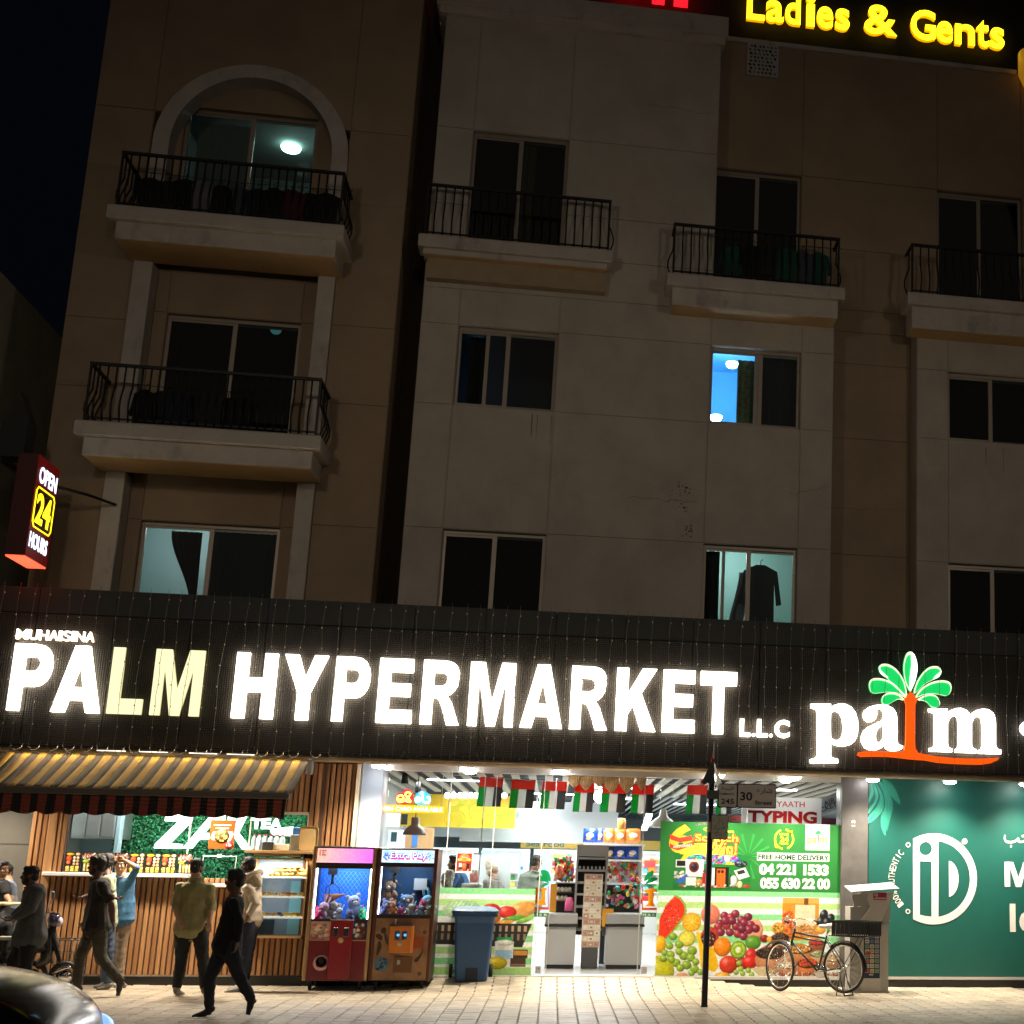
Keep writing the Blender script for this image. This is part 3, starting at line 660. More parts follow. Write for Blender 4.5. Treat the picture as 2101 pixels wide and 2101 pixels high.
LIT=mat('lit_acrylic_white',(.95,.95,.92),.4,emit=(1.0,.955,.88),es=2.6)
LITS=mat('lit_letter_side',(.9,.85,.8),.5,emit=(1.0,.84,.62),es=5.0)
LITY=mat('lit_acrylic_yellowish',(.5,.5,.3),.4,emit=(1.0,.97,.55),es=.56)
LITYS=mat('lit_side_yellowish',(.7,.65,.4),.5,emit=(1.0,.9,.45),es=.4)
LITG=mat('lit_green_leaf',(.01,.3,.08),.4,emit=(.0,.68,.13),es=.50)
LITO=mat('lit_orange_trunk',(.5,.08,.01),.4,emit=(1.0,.085,.0),es=.60)
def lit_letter(polys,mf,ms,Y=FY-.07,d=.05,name='letter',parent=None):
    """acrylic face standing off the board, with a thin glowing return behind"""
    o=shape(name,polys,Y-d*.0,.012,mf,parent or fas)
    shape('return',polys,Y+.013,d,ms,o);return o
U_P=[[(0,0),(0,1),(.50,1),(.62,.995),(.74,.98),(.86,.935),(.95,.85),(.995,.74),(.995,.64),(.955,.53),(.88,.45),(.76,.39),(.62,.365),(.30,.36),(.30,0)],
       [(.30,.59),(.50,.59),(.58,.595),(.64,.62),(.69,.68),(.69,.735),(.64,.785),(.58,.80),(.50,.805),(.30,.805)]]
U_A=[[(0,0),(.35,1),(.65,1),(1,0),(.72,0),(.645,.18),(.345,.18),(.275,0)],[(.39,.375),(.605,.375),(.50,.72)]]
U_L=[[(0,0),(0,1),(.34,1),(.34,.23),(1,.23),(1,0)]]
U_M=[[(0,0),(0,1),(.32,1),(.505,.38),(.69,1),(1,1),(1,0),(.80,0),(.80,.76),(.60,0),(.405,0),(.20,.76),(.20,0)]]
U_H=[[(0,0),(0,1),(.31,1),(.31,.62),(.69,.62),(.69,1),(1,1),(1,0),(.69,0),(.69,.40),(.31,.40),(.31,0)]]
U_Y=[[(.355,0),(.355,.42),(0,1),(.32,1),(.51,.645),(.69,1),(1,1),(.645,.42),(.645,0)]]
U_E=[[(0,0),(0,1),(.97,1),(.97,.79),(.33,.79),(.33,.615),(.92,.615),(.92,.415),(.33,.415),(.33,.205),(1,.205),(1,0)]]
U_R=[[(0,0),(0,1),(.50,1),(.64,.995),(.77,.97),(.87,.92),(.93,.83),(.94,.73),(.91,.62),(.83,.53),(.73,.475),(.66,.455),(.78,.35),(.87,.2),(1.0,0),(.68,0),(.55,.24),(.46,.37),(.40,.405),(.29,.415),(.29,0)],
       [(.29,.60),(.46,.60),(.55,.61),(.62,.65),(.635,.71),(.62,.765),(.55,.80),(.46,.81),(.29,.81)]]
U_K=[[(0,0),(0,1),(.29,1),(.29,.60),(.63,1),(.99,1),(.62,.60),(1,0),(.64,0),(.42,.40),(.29,.25),(.29,0)]]
U_T=[[(.355,0),(.355,.78),(0,.78),(0,1),(1,1),(1,.78),(.655,.78),(.655,0)]]
word=[('P',U_P,11.8,1457.2,107,1362),('A',U_A,101.9,1462,201.9,1463.4),('L',U_L,216.8,1463.4,288.2,1465),('M',U_M,305.3,1466.5,406.3,1468.7),
        ('H',U_H,472.7,1472.7,557.5,1475),('Y',U_Y,585.4,1342,674.5,1345),('P',U_P,678.6,1480.5,760.3,1381),('E',U_E,769.6,1483.6,842.3,1485),('R',U_R,860.3,1485,940.4,1488),('M',U_M,957.8,1489,1051.3,1491),
        ('A',U_A,1065.5,1491.4,1152.5,1493.6),('R',U_R,1167.4,1495,1245,1496.7),('K',U_K,1261.2,1497.6,1344.4,1499.8),('E',U_E,1357.5,1503,1424.9,1504.4),('T',U_T,1439.2,1376.5,1512.8,1377)]
LY=FY-.08
LZ0=sum(at(p[0],p[1],Y=LY).z for p in((57,1459),(250,1464),(880,1485.5),(1110,1492.5),(1390,1503.5)))/5
LZ1=sum(at(p[0],p[1],Y=LY).z for p in((60,1321),(370,1334),(800,1350),(1180,1366),(1475,1377)))/5
for i,(ch,U,xa,ya,xb_,yb)in enumerate(word):
    X0=at(xa,ya,Y=LY).x;X1=at(xb_,yb,Y=LY).x;X1=max(X1,X0+.3);yl=i in(2,3)
    lit_letter([[(X0+(X1-X0)*u,LZ0+(LZ1-LZ0)*v)for u,v in p]for p in U],LITY if yl else LIT,LITYS if yl else LITS,LY)
def text_letters(s,a,b,Y,mf,ms,bold,d=.04):
    """a word of separate glowing letters between two places of the photograph"""
    x0,z0,x1,z1=rect(a[0],a[1],b[0],b[1],Y);n=len(s);ws=[.30 if c in '.I' else .62 if c=='L' else 1.15 if c=='M' else .9 for c in s];tot=sum(ws);x=x0
    for c,w in zip(s,ws):
        w_=(x1-x0)*w/tot
        if c=='.':text('letter',c,x+w_*.15,z0,x+w_*.8,z0+(z1-z0)*.2,Y,mf,fas,bold=0,depth=.012)
        elif c!=' ':
            o=text('letter',c,x+w_*.06,z0,x+w_*.94,z1,Y,mf,fas,bold=bold,depth=.012);text('return',c,x+w_*.06,z0,x+w_*.94,z1,Y+.013,ms,o,bold=bold,depth=d)
        x+=w_
text_letters('MUHAISINA',(33,1290),(193,1317),LY,mat('lit_small_letter',(.95,.9,.85),.4,emit=(1,.93,.82),es=2.6),mat('lit_small_side',(.8,.7,.5),.5,emit=(1,.78,.5),es=1.6),.004)
text_letters('L.L.C',(1518,1474),(1622,1514),LY,mat('lit_small_letter',(1,1,1)),LITS,.035)
# the palm logo
def z7(pts,n=0,closed=True):
    w=[xz(1600+.25932*u,1280+.25932*v,LY)for u,v in pts];return catmull(w,n,closed)if n else w
lp=[(248,632),(405,632),(405,664),(430,643),(470,630),(520,632),(565,655),(600,700),(618,760),(622,825),(614,885),(592,930),(560,955),(520,967),(470,966),(430,955),(405,935),(405,1040),(413,1055),(430,1063),(460,1068),(462,1100),(243,1100),(243,1070),(275,1063),(292,1052),(297,1035),(297,700),(292,682),(280,672),(250,664)]
lph=[(405,715),(420,697),(440,690),(465,697),(485,722),(498,765),(503,825),(498,875),(484,903),(465,917),(440,920),(420,910),(405,890)]
la=[(670,755),(660,720),(672,685),(705,658),(750,644),(800,638),(850,643),(895,665),(920,700),(930,745),(930,920),(936,945),(952,958),(975,965),(973,985),(945,1000),(905,1006),(870,1002),(842,985),(828,958),(800,985),(760,1000),(715,998),(675,978),(650,935),(648,890),(665,845),(705,812),(765,785),(805,765),(820,745),(822,705),(815,682),(795,670),(775,672),(768,690),(770,720),(758,755),(730,773),(695,773)]
lah=[(822,798),(822,890),(812,918),(795,935),(775,937),(762,915),(761,875),(775,835),(800,812)]
lm2=[(1180,670),(1328,670),(1328,706),(1355,682),(1390,668),(1435,665),(1475,680),(1500,705),(1508,725),(1530,700),(1565,680),(1610,670),(1655,678),(1690,705),(1707,745),(1710,790),(1710,955),(1716,978),(1730,992),(1754,998),(1752,1030),(1576,1024),(1576,1000),(1595,990),(1604,970),(1604,790),(1597,752),(1580,733),(1558,732),(1535,750),(1520,785),(1520,955),(1526,978),(1540,988),(1556,993),(1556,1022),(1390,1014),(1390,992),(1408,984),(1418,965),(1418,785),(1410,745),(1395,727),(1370,728),(1345,748),(1330,785),(1330,950),(1336,972),(1348,982),(1364,987),(1364,1014),(1186,1006),(1186,984),(1208,978),(1222,968),(1228,950),(1228,725),(1222,708),(1208,700),(1183,696)]
for outer,hole in((lp,lph),(la,lah),(lm2,None)):
    lit_letter([z7(outer)]+([z7(hole,3)]if hole else[]),LIT,LITS,LY)
tr=[(1010,560),(1035,538),(1060,560),(1080,575),(1088,600),(1072,640),(1070,900),(1074,985),(1095,1020),(1160,1035),(1260,1052),(1380,1062),(1500,1066),(1620,1066),(1690,1062),(1735,1058),(1720,1080),(1670,1102),(1600,1113),(1500,1112),(1380,1108),(1250,1098),(1150,1080),(1040,1072),(940,1060),(860,1052),(740,1050),(640,1052),(614,1038),(625,1016),(660,1010),(760,1008),(880,1010),(950,1013),(985,1000),(995,950),(998,800),(1000,640),(985,600),(992,578)]
lit_letter([z7(tr)],LITO,mat('lit_orange_side',(.5,.1,.02),.5,emit=(1,.12,.0),es=.4),LY-.01,name='logo_trunk')
leaves=[[(1030,535),(995,470),(980,390),(980,310),(1000,240),(1030,220),(1060,240),(1082,300),(1086,370),(1070,450),(1045,510)],
          [(1002,570),(930,520),(850,430),(800,390),(782,350),(800,322),(850,318),(910,350),(960,410),(990,480)],
          [(1060,555),(1080,470),(1120,400),(1170,350),(1220,335),(1262,345),(1276,380),(1260,415),(1210,440),(1140,480)],
          [(1000,582),(930,548),(840,540),(745,550),(712,520),(706,470),(730,435),(800,432),(880,460),(940,510)],
          [(1072,582),(1110,520),(1180,470),(1260,448),(1330,455),(1356,490),(1350,540),(1320,568),(1270,560),(1200,550),(1130,560)],
          [(985,600),(940,592),(900,612),(862,636),(820,635),(805,605),(815,570),(850,548),(900,545),(945,562)],
          [(1085,600),(1120,600),(1165,620),(1200,655),(1245,660),(1266,635),(1258,600),(1230,565),(1180,556),(1130,572)]]
M_LEAFRIM=mat('lit_leaf_rim',(.9,.95,.8),.4,emit=(.85,1,.62),es=.6)
for i,lf in enumerate(leaves):
    w_=z7(lf,4);o=lit_letter([w_],LITG,mat('lit_green_side',(.02,.3,.1),.5,emit=(.05,.6,.2),es=.3),LY-.004,name='logo_leaf')
    tp=[(x,z)for x,z in w_ if True];cx_=sum(p[0]for p in tp)/len(tp);cz_=sum(p[1]for p in tp)/len(tp)
    ins=[(cx_+(x-cx_)*.93+(.004 if i in(0,2,4,6)else-.004),cz_+(z-cz_)*.88-.014)for x,z in tp]
    shape('rim',[w_,ins],LY-.016,.006,M_LEAFRIM,o)
for pts in([(1040,225),(1062,245),(1082,300),(1086,370),(1070,450),(1040,520),(1028,520),(1030,420),(1042,330)],[(786,345),(800,375),(855,425),(825,415),(792,385)],[(1276,372),(1262,412),(1215,438),(1225,420),(1258,390)]):
    lit_letter([z7(pts)],mat('lit_bare_white',(1,1,1),.4,emit=(.95,1,.9),es=1.6),LITS,LY-.022,d=.004,name='peeled_patch')
# next word of the board, cut by the frame: the left side of a round letter
x0,z0,x1,z1=rect(2092,1476,2140,1515,LY);o=text('letter','C',x0,z0,x1,z1,LY,mat('lit_small_letter',(1,1,1)),fas,bold=.03,depth=.03)

# ------------------------------------------------------------------ strings of tiny unlit fairy lights hung over the board
M_WIRE=mat('fairy_wire',(.16,.14,.11),.6);M_BULB=mat('fairy_bulb_clear',(.55,.5,.4),.2)
protos=[]
for k in range(5):
    g=random.Random(40+k);pts=[];x=0
    for i in range(16):x+=g.uniform(-.014,.014);pts.append((x,-.0,2.27-i*.150))
    m=MB();m.tube(pts,.0032,4,m=0)
    for i in range(1,15,2):m.ell((pts[i][0]+g.uniform(-.01,.01),-.004,pts[i][2]),(.008,.008,.013),5,4,m=1)
    ex,ez=pts[-1][0],pts[-1][2];m.tube([(ex,0,ez),(ex+.05,.02,ez-.06),(ex+.12,.04,ez-.02),(ex+.13,.06,ez+.04)],.0032,4,m=0)
    protos.append(m.mesh('fairy_light_string',[M_WIRE,M_BULB]))
g=random.Random(9);x=-7.7;k=0
while x<7.6:
    o=link('fairy_light_string',protos[k%5]);o.location=(x,FY-.155,3.18);tag(o,'thin wire of tiny unlit fairy lights hanging down the black sign board','fairy lights','fairy light strings over the sign board');x+=g.uniform(.17,.27);k+=1

# ------------------------------------------------------------------ downlights under the soffit
M_DLG=mat('downlight_glow',(1,1,1),.3,emit=(1,.94,.90),es=38);M_DLR=mat('downlight_ring',(.8,.8,.8),.4)
dl_px=[(-40,1552),(345,1553),(420,1555),(778,1560),(958,1566),(1150,1570),(1474,1577),(1631,1581),(1791,1586),(1949,1592),(2104,1597)]
dl_lab=['far left above the striped awning','above the middle of the striped awning','above the striped awning, second along','beside the wooden slats','over the left shop window, beyond the neon sign','beside the paper lanterns','behind the street name sign','over the red typing sign','at the green billboard near the dark pillar','over the middle of the green billboard','at the right hand edge of the green billboard']
for i,(px,py)in enumerate(dl_px):
    y=-.42;p=at(px,py,Y=y);zc=3.199
    t=thing('downlight','round downlight under the sign board, '+dl_lab[i],'light',(p.x,y,zc),'downlights under the sign board')
    m=MB();m.lathe([(.118,.001),(.125,-.02),(.120,-.075),(.098,-.085),(.092,-.02),(.092,0.001)],(p.x,y,zc),18);m.build('ring',M_DLR,t)
    m=MB();m.lathe([(0,-.125),(.06,-.118),(.098,-.095),(.097,-.086),(.091,-.06),(.091,-.012)],(p.x,y,zc),18);m.build('lens',M_DLG,t)
    l=bpy.data.lights.new('downlight_beam','SPOT');l.energy=215;l.spot_size=math.radians(128);l.spot_blend=.9;l.color=(1,.87,.70);l.shadow_soft_size=.09
    lo=bpy.data.objects.new('downlight_beam',l);COL.objects.link(lo);lo.location=(p.x,y-.22,zc-.14)

# ------------------------------------------------------------------ roof sign, red and yellow letters on a frame
rs=thing('roof_sign','roof sign of lit yellow and red letters on struts above the parapet','sign',(4.5,1.0,16.1))
LRY=mat('lit_yellow_letter',(.9,.7,.05),.4,emit=(1.0,.80,.01),es=1.6);LRYS=mat('lit_yellow_side',(.8,.4,.02),.5,emit=(1,.45,.0),es=.5)
LRR=mat('lit_red_letter',(.8,.02,.02),.4,emit=(1,.005,.01),es=1.6)
bx('back_board',mat('roof_board_black',(.008,.008,.008),.8),-1.0,1.12,16.62,9.0,1.20,18.4,rs)
zb=16.97;u=.61
def L7(ch,a,b,top=1.0,bot=0,bold=.018):
    x0=at(a[0],a[1],Y=1.0).x;x1=at(b[0],b[1],Y=1.0).x
    o=text('letter',ch,x0,zb+bot*u,x1,zb+top*u,1.0,LRY,rs,bold=bold,depth=.02);text('return',ch,x0,zb+bot*u,x1,zb+top*u,1.021,LRYS,o,bold=bold,depth=.08)
sc=lambda v:1350+v*.3887
for ch,a,b,top in(('L',468,562,1),('a',570,664,.72),('d',672,752,1.04),('i',782,830,1.04),('e',840,925,.72),('s',938,1012,.72),('&',1090,1262,1.0),('G',1336,1466,1.02),('e',1472,1556,.72),('n',1570,1672,.70),('t',1682,1748,.92),('s',1756,1828,.72)):
    L7(ch,(sc(a),45),(sc(b),45),top)
for x0,x1 in((468,530),(570,600)):pass
o=MB(); 
for px0,px1 in((1338,1363),(1383,1411),(1258,1318)):
    a=at(px0,10,Y=.8);b=at(px1,10,Y=.8);zz=at(1400,8,Y=.8).z;o2=MB().box(a.x,.8,zz-.02,b.x,.88,zz+.6)
    if px0!=1258:o2.build('letter',LRR,rs)
    else:MB().box(a.x,.8,zz+.05,b.x,.88,zz+.6).build('letter',LRR,rs)
for x in(-.2,.7,1.2,3.2,5.4,7.3):
    MB().tube([(x,1.3,15.8),(x+.1,1.15,16.7)],.02,6).build('strut',M_IRON,rs);MB().tube([(x+.25,2.1,15.8),(x+.1,1.17,16.9)],.015,6).build('strut',M_IRON,rs)
# the orange-lit rounded edge of a sign at the far right of the roof
og=MB();c=at(2110,150,Y=.2);og.lathe([(.0,-.4),(.20,-.35),(.3,-.1),(.3,.3),(.0,.42)],(c.x+.12,.2,c.z+.1),20);o=og.build('orange_sign_edge',mat('amber_glow_panel',(.45,.2,.02),.5,emit=(1,.45,.03),es=.12));tag(o,'amber rounded sign lamp at the right end of the roof','sign')
# ================================================================== tea shop
def Z(px,py,Y=0):return at(px,py,Y=Y).z
def X(px,py,Y=0):return at(px,py,Y=Y).x
M_WOOD=[mat('slat_wood_%s'%n,c,.5,var=.22,vs=3,vstretch=(6,6,.6),bump=.15,bs=30)for n,c in(('honey',(.41,.21,.085)),('amber',(.36,.175,.068)),('walnut',(.31,.145,.055)))]
M_WOODBACK=mat('slat_backing_dark',(.11,.055,.028),.8)
M_WOODTRIM=mat('wood_trim_light',(.46,.27,.11),.5,var=.15,vs=3,vstretch=(.6,6,6))
M_STEEL=mat('brushed_steel',(.45,.48,.48),.35,metal=.7,var=.08,vs=5);M_WHITE=mat('white_laminate',(.75,.76,.74),.4);M_BLACKBASE=mat('black_plinth_stone',(.02,.02,.02),.35)
kio=thing('tea_shop','tea shop counter clad in vertical wooden slats under the striped awning','shop front',(-5,0,0))
kx0=X(102,1900);kxc=X(101,1790);ctz=Z(250,1791);kxr=X(636,1900)
def slats(x0,x1,z0,z1,Y=0,back=True,d=.035,pitch=.076):
    n=max(1,round((x1-x0)/pitch));p=(x1-x0)/n;me=None
    for i in range(n):
        a=x0+i*p+p*.14;b=x0+(i+1)*p-p*.14
        m=MB();m.bbox(a,Y-d,z0,b,Y-.001,z1,.005);o=m.build('slat',M_WOOD[(i*7+int(x0*3))%3],kio)
    if back:bx('backing',M_WOODBACK,x0,Y,z0,x1,Y+.04,z1,kio)
zb_=.135
xa=X(40,1900);xpost=X(97,1820);xopL=X(136,1720);xcase0=X(505,1850);xcase1=X(617,1850)
zopT=Z(300,1662);zopB=ctz
slats(X(30,1950),xpost-.09,zb_,3.16)
bx('corner_post',M_WOOD[0],xpost-.085,-.055,zb_,xpost+.03,-.001,3.16,kio,.008)
slats(xpost+.035,xopL,ctz,3.16)
slats(xpost+.035,xcase0,zb_,ctz-.055)
slats(xcase0,xcase1+.02,zb_,Z(560,1921))
slats(xcase1+.02,X(654,1850),zb_,Z(630,1750))
slats(xopL,X(632,1668),zopT+.02,3.16)
slats(X(634,1668),X(658,1650),Z(640,1745),3.16)
slats(X(660,1650),X(727,1650),zb_,3.16,Y=.12,d=.06,pitch=.072)
bx('edge_trim',mat('cream_edge_trim',(.65,.52,.36),.5),X(727,1650),-.02,zb_,X(735,1650),.14,3.16,kio)
for a_,b_,c_,d_ in((xpost-.1,xopL+.01,.1,3.16),(X(630,1668)+.0,X(662,1650)+.02,1.2,3.16),(xcase0-.06,xcase0+.015,zb_,Z(505,1800)),(xcase1-.0,xcase1+.06,zb_,Z(630,1750))):bx('backing',M_WOODBACK,a_,.042,c_,b_,.07,d_,kio)
bx('plinth',M_BLACKBASE,X(30,1950),-.01,-.05,X(654,1850),.4,zb_-.005,kio)
bx('plinth_strip',mat('strip_grey',(.3,.28,.25),.5),X(30,1950),-.03,zb_-.02,X(505,1850),-.011,zb_+.0,kio)
bx('counter_top',mat('counter_white_stone',(.72,.70,.66),.3),kxc-.05,-.16,ctz-.055,X(393,1790),.45,ctz,kio,.01)
zlow=Z(440,1813);bx('counter_top',mat('counter_white_stone'),X(393,1810),-.12,zlow-.05,xcase0,.45,zlow,kio,.01)
# lower hatch opening beside the counter
# (the slats below it stop at the ledge)
fr=MB();fr.box(xopL,-.03,zopT-.02,X(634,1668),.03,zopT+.02);fr.box(X(390,1700)-.008,-.012,ctz,X(390,1700)+.008,.012,zopT-.02);fr.box(X(514,1700)-.008,-.012,Z(514,1740),X(514,1700)+.008,.012,zopT-.02)
fr.box(X(634,1690)-.02,-.03,Z(640,1740),X(634,1690)+.01,.03,zopT-.02);fr.build('glazing_bar',mat('pale_bar',(.7,.62,.5),.4),kio)
M_GL=glass_mat('shop_glass',(.985,1,.99),haze=.0)
for a,b,zz in((xopL,X(390,1700),ctz),(X(390,1700),X(514,1700),zlow),(X(514,1700),X(634,1700),Z(560,1741))):
    bx('glass_pane',M_GL,a+.012,.004,zz+.005,b-.012,.010,zopT-.025,kio)
# upper shelf under the glass, with the display case below
zs=Z(560,1745);bx('shelf_board',M_WOODTRIM,X(512,1745),-.34,zs-.045,X(652,1745),.3,zs,kio,.006)
bx('shelf_board',M_WOODTRIM,X(522,1752,-.28),-.30,Z(560,1757),X(618,1752,-.28),-.0,Z(560,1750),kio,.004)
# interior of the shop
ix0,ix1,iy=-7.2,-2.95,1.9
rm=MB();rm.quad((ix0,iy+.2,0),(ix1,iy+.2,0),(ix1,iy+.2,3.16),(ix0,iy+.2,3.16));rm.quad((ix0,.05,0),(ix0,iy+.2,0),(ix0,iy+.2,3.16),(ix0,.05,3.16));rm.quad((ix1,.05,0),(ix1,.05,3.16),(ix1,iy+.2,3.16),(ix1,iy+.2,0));rm.quad((ix0,.05,.13),(ix1,.05,.13),(ix1,iy+.2,.13),(ix0,iy+.2,.13));rm.quad((ix0,.05,3.15),(ix0,iy+.2,3.15),(ix1,iy+.2,3.15),(ix1,.05,3.15))
rm.build('kitchen_wall',mat('kitchen_wall_paint',(.55,.58,.56),.6),kio)
hedge_w=MB();g=np.random.default_rng(4);hx0,hx1,hz0,hz1=X(236,1700,iy),X(648,1700,iy),.9,3.1
def leafquad(mb,x,y,z,s,g):
    a=Matrix.Rotation(g.uniform(0,6.28),3,'Y')@Matrix.Rotation(g.uniform(-.9,.9),3,'X')@Matrix.Rotation(g.uniform(-.9,.9),3,'Z');c=Vector((x,y,z))
    mb.add([c+a@Vector(p)for p in((0,0,-s),(s*.55,-.1*s,0),(0,0,s),(-s*.55,-.1*s,0))],[(0,1,2,3)],int(g.integers(3)))
gp=thing('green_leaf_wall','wall of artificial green boxwood leaves behind the tea shop sign','leaf wall',(-4.6,iy,.9)); 
bx('leaf_backing',mat('leaf_backing',(.01,.06,.025),.9),hx0,iy+.02,hz0,hx1,iy+.06,hz1,gp)
for i in range(15000):leafquad(hedge_w,g.uniform(hx0,hx1),iy-g.uniform(0,.06),g.uniform(hz0,hz1),g.uniform(.016,.03),g)
o=hedge_w.build('leaves',[mat('box_leaf_%d'%i,c,.45)for i,c in enumerate(((.03,.30,.11),(.05,.40,.16),(.015,.16,.06)))],gp);o['kind']='stuff'
# lit ZAK TEA lettering
SY=iy-.14;z1f=lambda pts:[xz(.27174*u,1600+.27174*v,SY)for u,v in pts];z2f=lambda pts:[xz(400+.27174*u,1600+.27174*v,SY)for u,v in pts]
zk=thing('lit_wall_lettering','big glowing white italic letters on the green leaf wall of the tea shop','sign',(-5,SY,2.3));LZK=mat('lit_zak',(1,1,1),.4,emit=(.95,.97,1),es=1.6)
for P_ in([[(1250,258),(1458,262),(1448,312),(1285,480),(1378,486),(1366,520),(1160,516),(1172,480),(1345,316),(1244,310)]],
           [[(1375,518),(1450,518),(1502,452),(1640,452),(1650,520),(1712,520),(1700,268),(1592,266)],[(1540,402),(1632,305),(1636,402)]],
           [[(1722,272),(1782,274),(1768,368),(1800,278),(1862,280),(1802,400),(1902,526),(1828,526),(1765,432),(1750,522),(1688,520)]]):
    shape('letter',[z1f(p)for p in P_],SY,.03,LZK,zk)
for ch,a,b in(('T',428,500),('E',506,566),('A',572,650)):
    x0,z0,x1,z1=rect(400+.27174*a,1600+.27174*288,400+.27174*b,1600+.27174*372,SY);text('letter',ch,x0,z0,x1,z1,SY,mat('lit_tea',(1,1,1),.4,emit=(.95,1,.97),es=1.1),zk,bold=.05,depth=.03)
shape('cup',[z2f([(565,372),(740,352),(742,400),(725,425),(590,418),(572,400)])],SY+.02,.03,mat('lit_cup',(1,1,1),.4,emit=(1,1,.97),es=.9),zk)
# kitchen kit on the left
hd=thing('extractor_cabinet','stainless steel wall cabinet with two doors at the left of the tea shop kitchen','cabinet',(X(200,1700,1.2),1.2,2))
hxa,hza,hxb,hzb=rect(163,1640,242,1722,1.2);bx('carcass',M_STEEL,hxa,1.0,hza,hxb,1.88,hzb,hd,.01)
for i in range(3):
    w_=(hxb-hxa)/3;bx('door',M_STEEL,hxa+i*w_+.012,.975,hza+.03,hxa+(i+1)*w_-.012,.998,hzb-.02,hd,.006)
bx('side_column',mat('pale_blue_steel',(.45,.62,.68),.4),hxb+.01,1.0,.9,hxb+.06,1.2,3.1,hd)
bx('splashback',mat('pale_blue_splash',(.35,.5,.55),.4),X(131,1740,1.8),1.93,1.5,hxb,1.96,2.3,hd)
kl=bpy.data.lights.new('kitchen_tube_light','AREA');kl.shape='RECTANGLE';kl.size=3.4;kl.size_y=.25;kl.energy=48;kl.color=(.95,1,.97);ko=bpy.data.objects.new('kitchen_tube_light',kl);COL.objects.link(ko);ko.location=(-5,.75,3.08)
tb=thing('tube_lamp','pair of bright tube lamps on the tea shop ceiling above the counter','lamp',(-5,.75,3.12));bx('tube',mat('tube_glow',(1,1,1),.4,emit=(.95,1,.98),es=5),-6.6,.72,3.11,-3.4,.78,3.14,tb);bx('batten',M_WHITE,-6.65,.69,3.141,-3.35,.81,3.149,tb)

# menu boards standing on the counter
def menu_picture(kind,seed):
    p=Print(44,50,'#141210');g=np.random.default_rng(seed)
    if kind=='A':
        p.ell(13,5,11,3,'#f2cf2a',0,.3);p.ell(35,5,7,3.5,'#f4c9a0',0,.3);p.ell(10,16,8,8,'#e8542c',20,.4);p.ell(9,26,6,4,'#ef7c50',0,.3)
        for i in range(3):
            for j in range(2):p.ell(26+j*10,14+i*8,4.2,3.6,['#f3dcc0','#e6b37e','#f7e7c9'][int(g.integers(3))],0,.4)
        for i,c in enumerate(('#e8b04a','#c7d24a','#f0b714')):p.rect(3+i*14,35,13+i*14,48,c);p.speck(8+i*14,40,5,6,8,['#fff0c0','#d07020','#f8e040'],1.5,seed+i)
    else:
        p.speck(22,9,21,9,60,['#f1d7b8','#c98d5d','#fff3e0','#7a4a2c','#e3705a'],2.4,seed);p.rect(9,22,34,48,'#2b2416')
        p.ell(12,22,9,4,'#a8c83c',0,.3)
        for x_,c in((10,'#b6b48a'),(20,'#e6a92c'),(29,'#c4c0a0'),(38,'#e7a55c')):p.rect(x_-3,27,x_+3,47,c);p.rect(x_-2,31,x_+2,36,'#fdf2cf')
    return p
mb_x0,mb_x1=X(130,1788,-.05),X(393,1788,-.05);mz0,mz1=ctz+.002,Z(260,1750,-.05)
kinds='ABABAAAB';desc=['leftmost, beside the wooden post','second from the left','third from the left, behind the walkers','fourth from the left, behind the raised arm','fifth from the left','sixth from the left','seventh from the left','rightmost, with drink glasses']
for i,kd in enumerate(kinds):
    w_=(mb_x1-mb_x0)/8;a=mb_x0+i*w_+.006;b=a+w_-.012
    t=thing('menu_board','dark printed food menu board on the counter, '+desc[i],'menu board',((a+b)/2,-.05,mz0),'food menu boards along the counter')
    bx('panel',M_BLACKBASE,a,-.048,mz0,b,-.03,mz1,t);menu_picture(kd,11 if kd=='A' else 12).sheet('picture',a+.004,mz0+.004,b-.004,mz1-.004,-.050,PRINT_OPAQUE,t)
# orange poster on the glass
t=thing('orange_poster','orange food poster with a round dish and red price spot on the tea shop glass','poster',(X(456,1742),-.02,2))
x0,z0,x1,z1=rect(433,1682,478,1742,-.02);bx('sheet',mat('orange_print',(.50,.075,.012),.85,spec=.1),x0,-.020,z0,x1,-.014,z1,t)
pm=mat('cream_print',(.62,.56,.48),.8);W_,H_=x1-x0,z1-z0
shape('splash',[[(x0+W_*u,z0+H_*v)for u,v in((.08,.48),(.16,.60),(.9,.62),(.96,.52),(.88,.30),(.80,.26),(.14,.30),(.06,.36))]],-.0225,.001,pm,t)
m=MB();m.lathe([(0,0),(W_*.30,0),(W_*.30,.001),(0,.001)],((x0+x1)/2,-.0245,z0+H_*.44),18,axis='y');m.build('plate',mat('plate_print',(.12,.09,.03),.5),t)
m=MB();gg=random.Random(2)
for i in range(26):r_=gg.random()**.5*W_*.22;a_=gg.random()*6.28;m.ell(((x0+x1)/2+r_*math.cos(a_),-.0255,z0+H_*.44+r_*math.sin(a_)),(.014,.001,.011),6,4)
m.build('food_print',mat('food_print_yellow',(.85,.62,.12),.5),t)
m=MB();m.lathe([(0,0),(W_*.16,0),(W_*.16,.001),(0,.001)],(x1-W_*.18,-.0245,z0+H_*.13),16,axis='y');m.build('price_spot',mat('red_print',(.75,.01,.03),.5),t)
text('price','10',x1-W_*.29,z0+H_*.09,x1-W_*.07,z0+H_*.17,-.0262,pm,t,bold=.02)
for k,wd in((.80,.72),(.69,.55)):m=MB();[m.box(x0+W_*(.5-wd/2)+q*W_*wd/9,-.0215,z0+H_*k,x0+W_*(.5-wd/2)+(q+.75)*W_*wd/9,-.0205,z0+H_*(k+.05))for q in range(9)];m.build('small_lettering',pm,t)
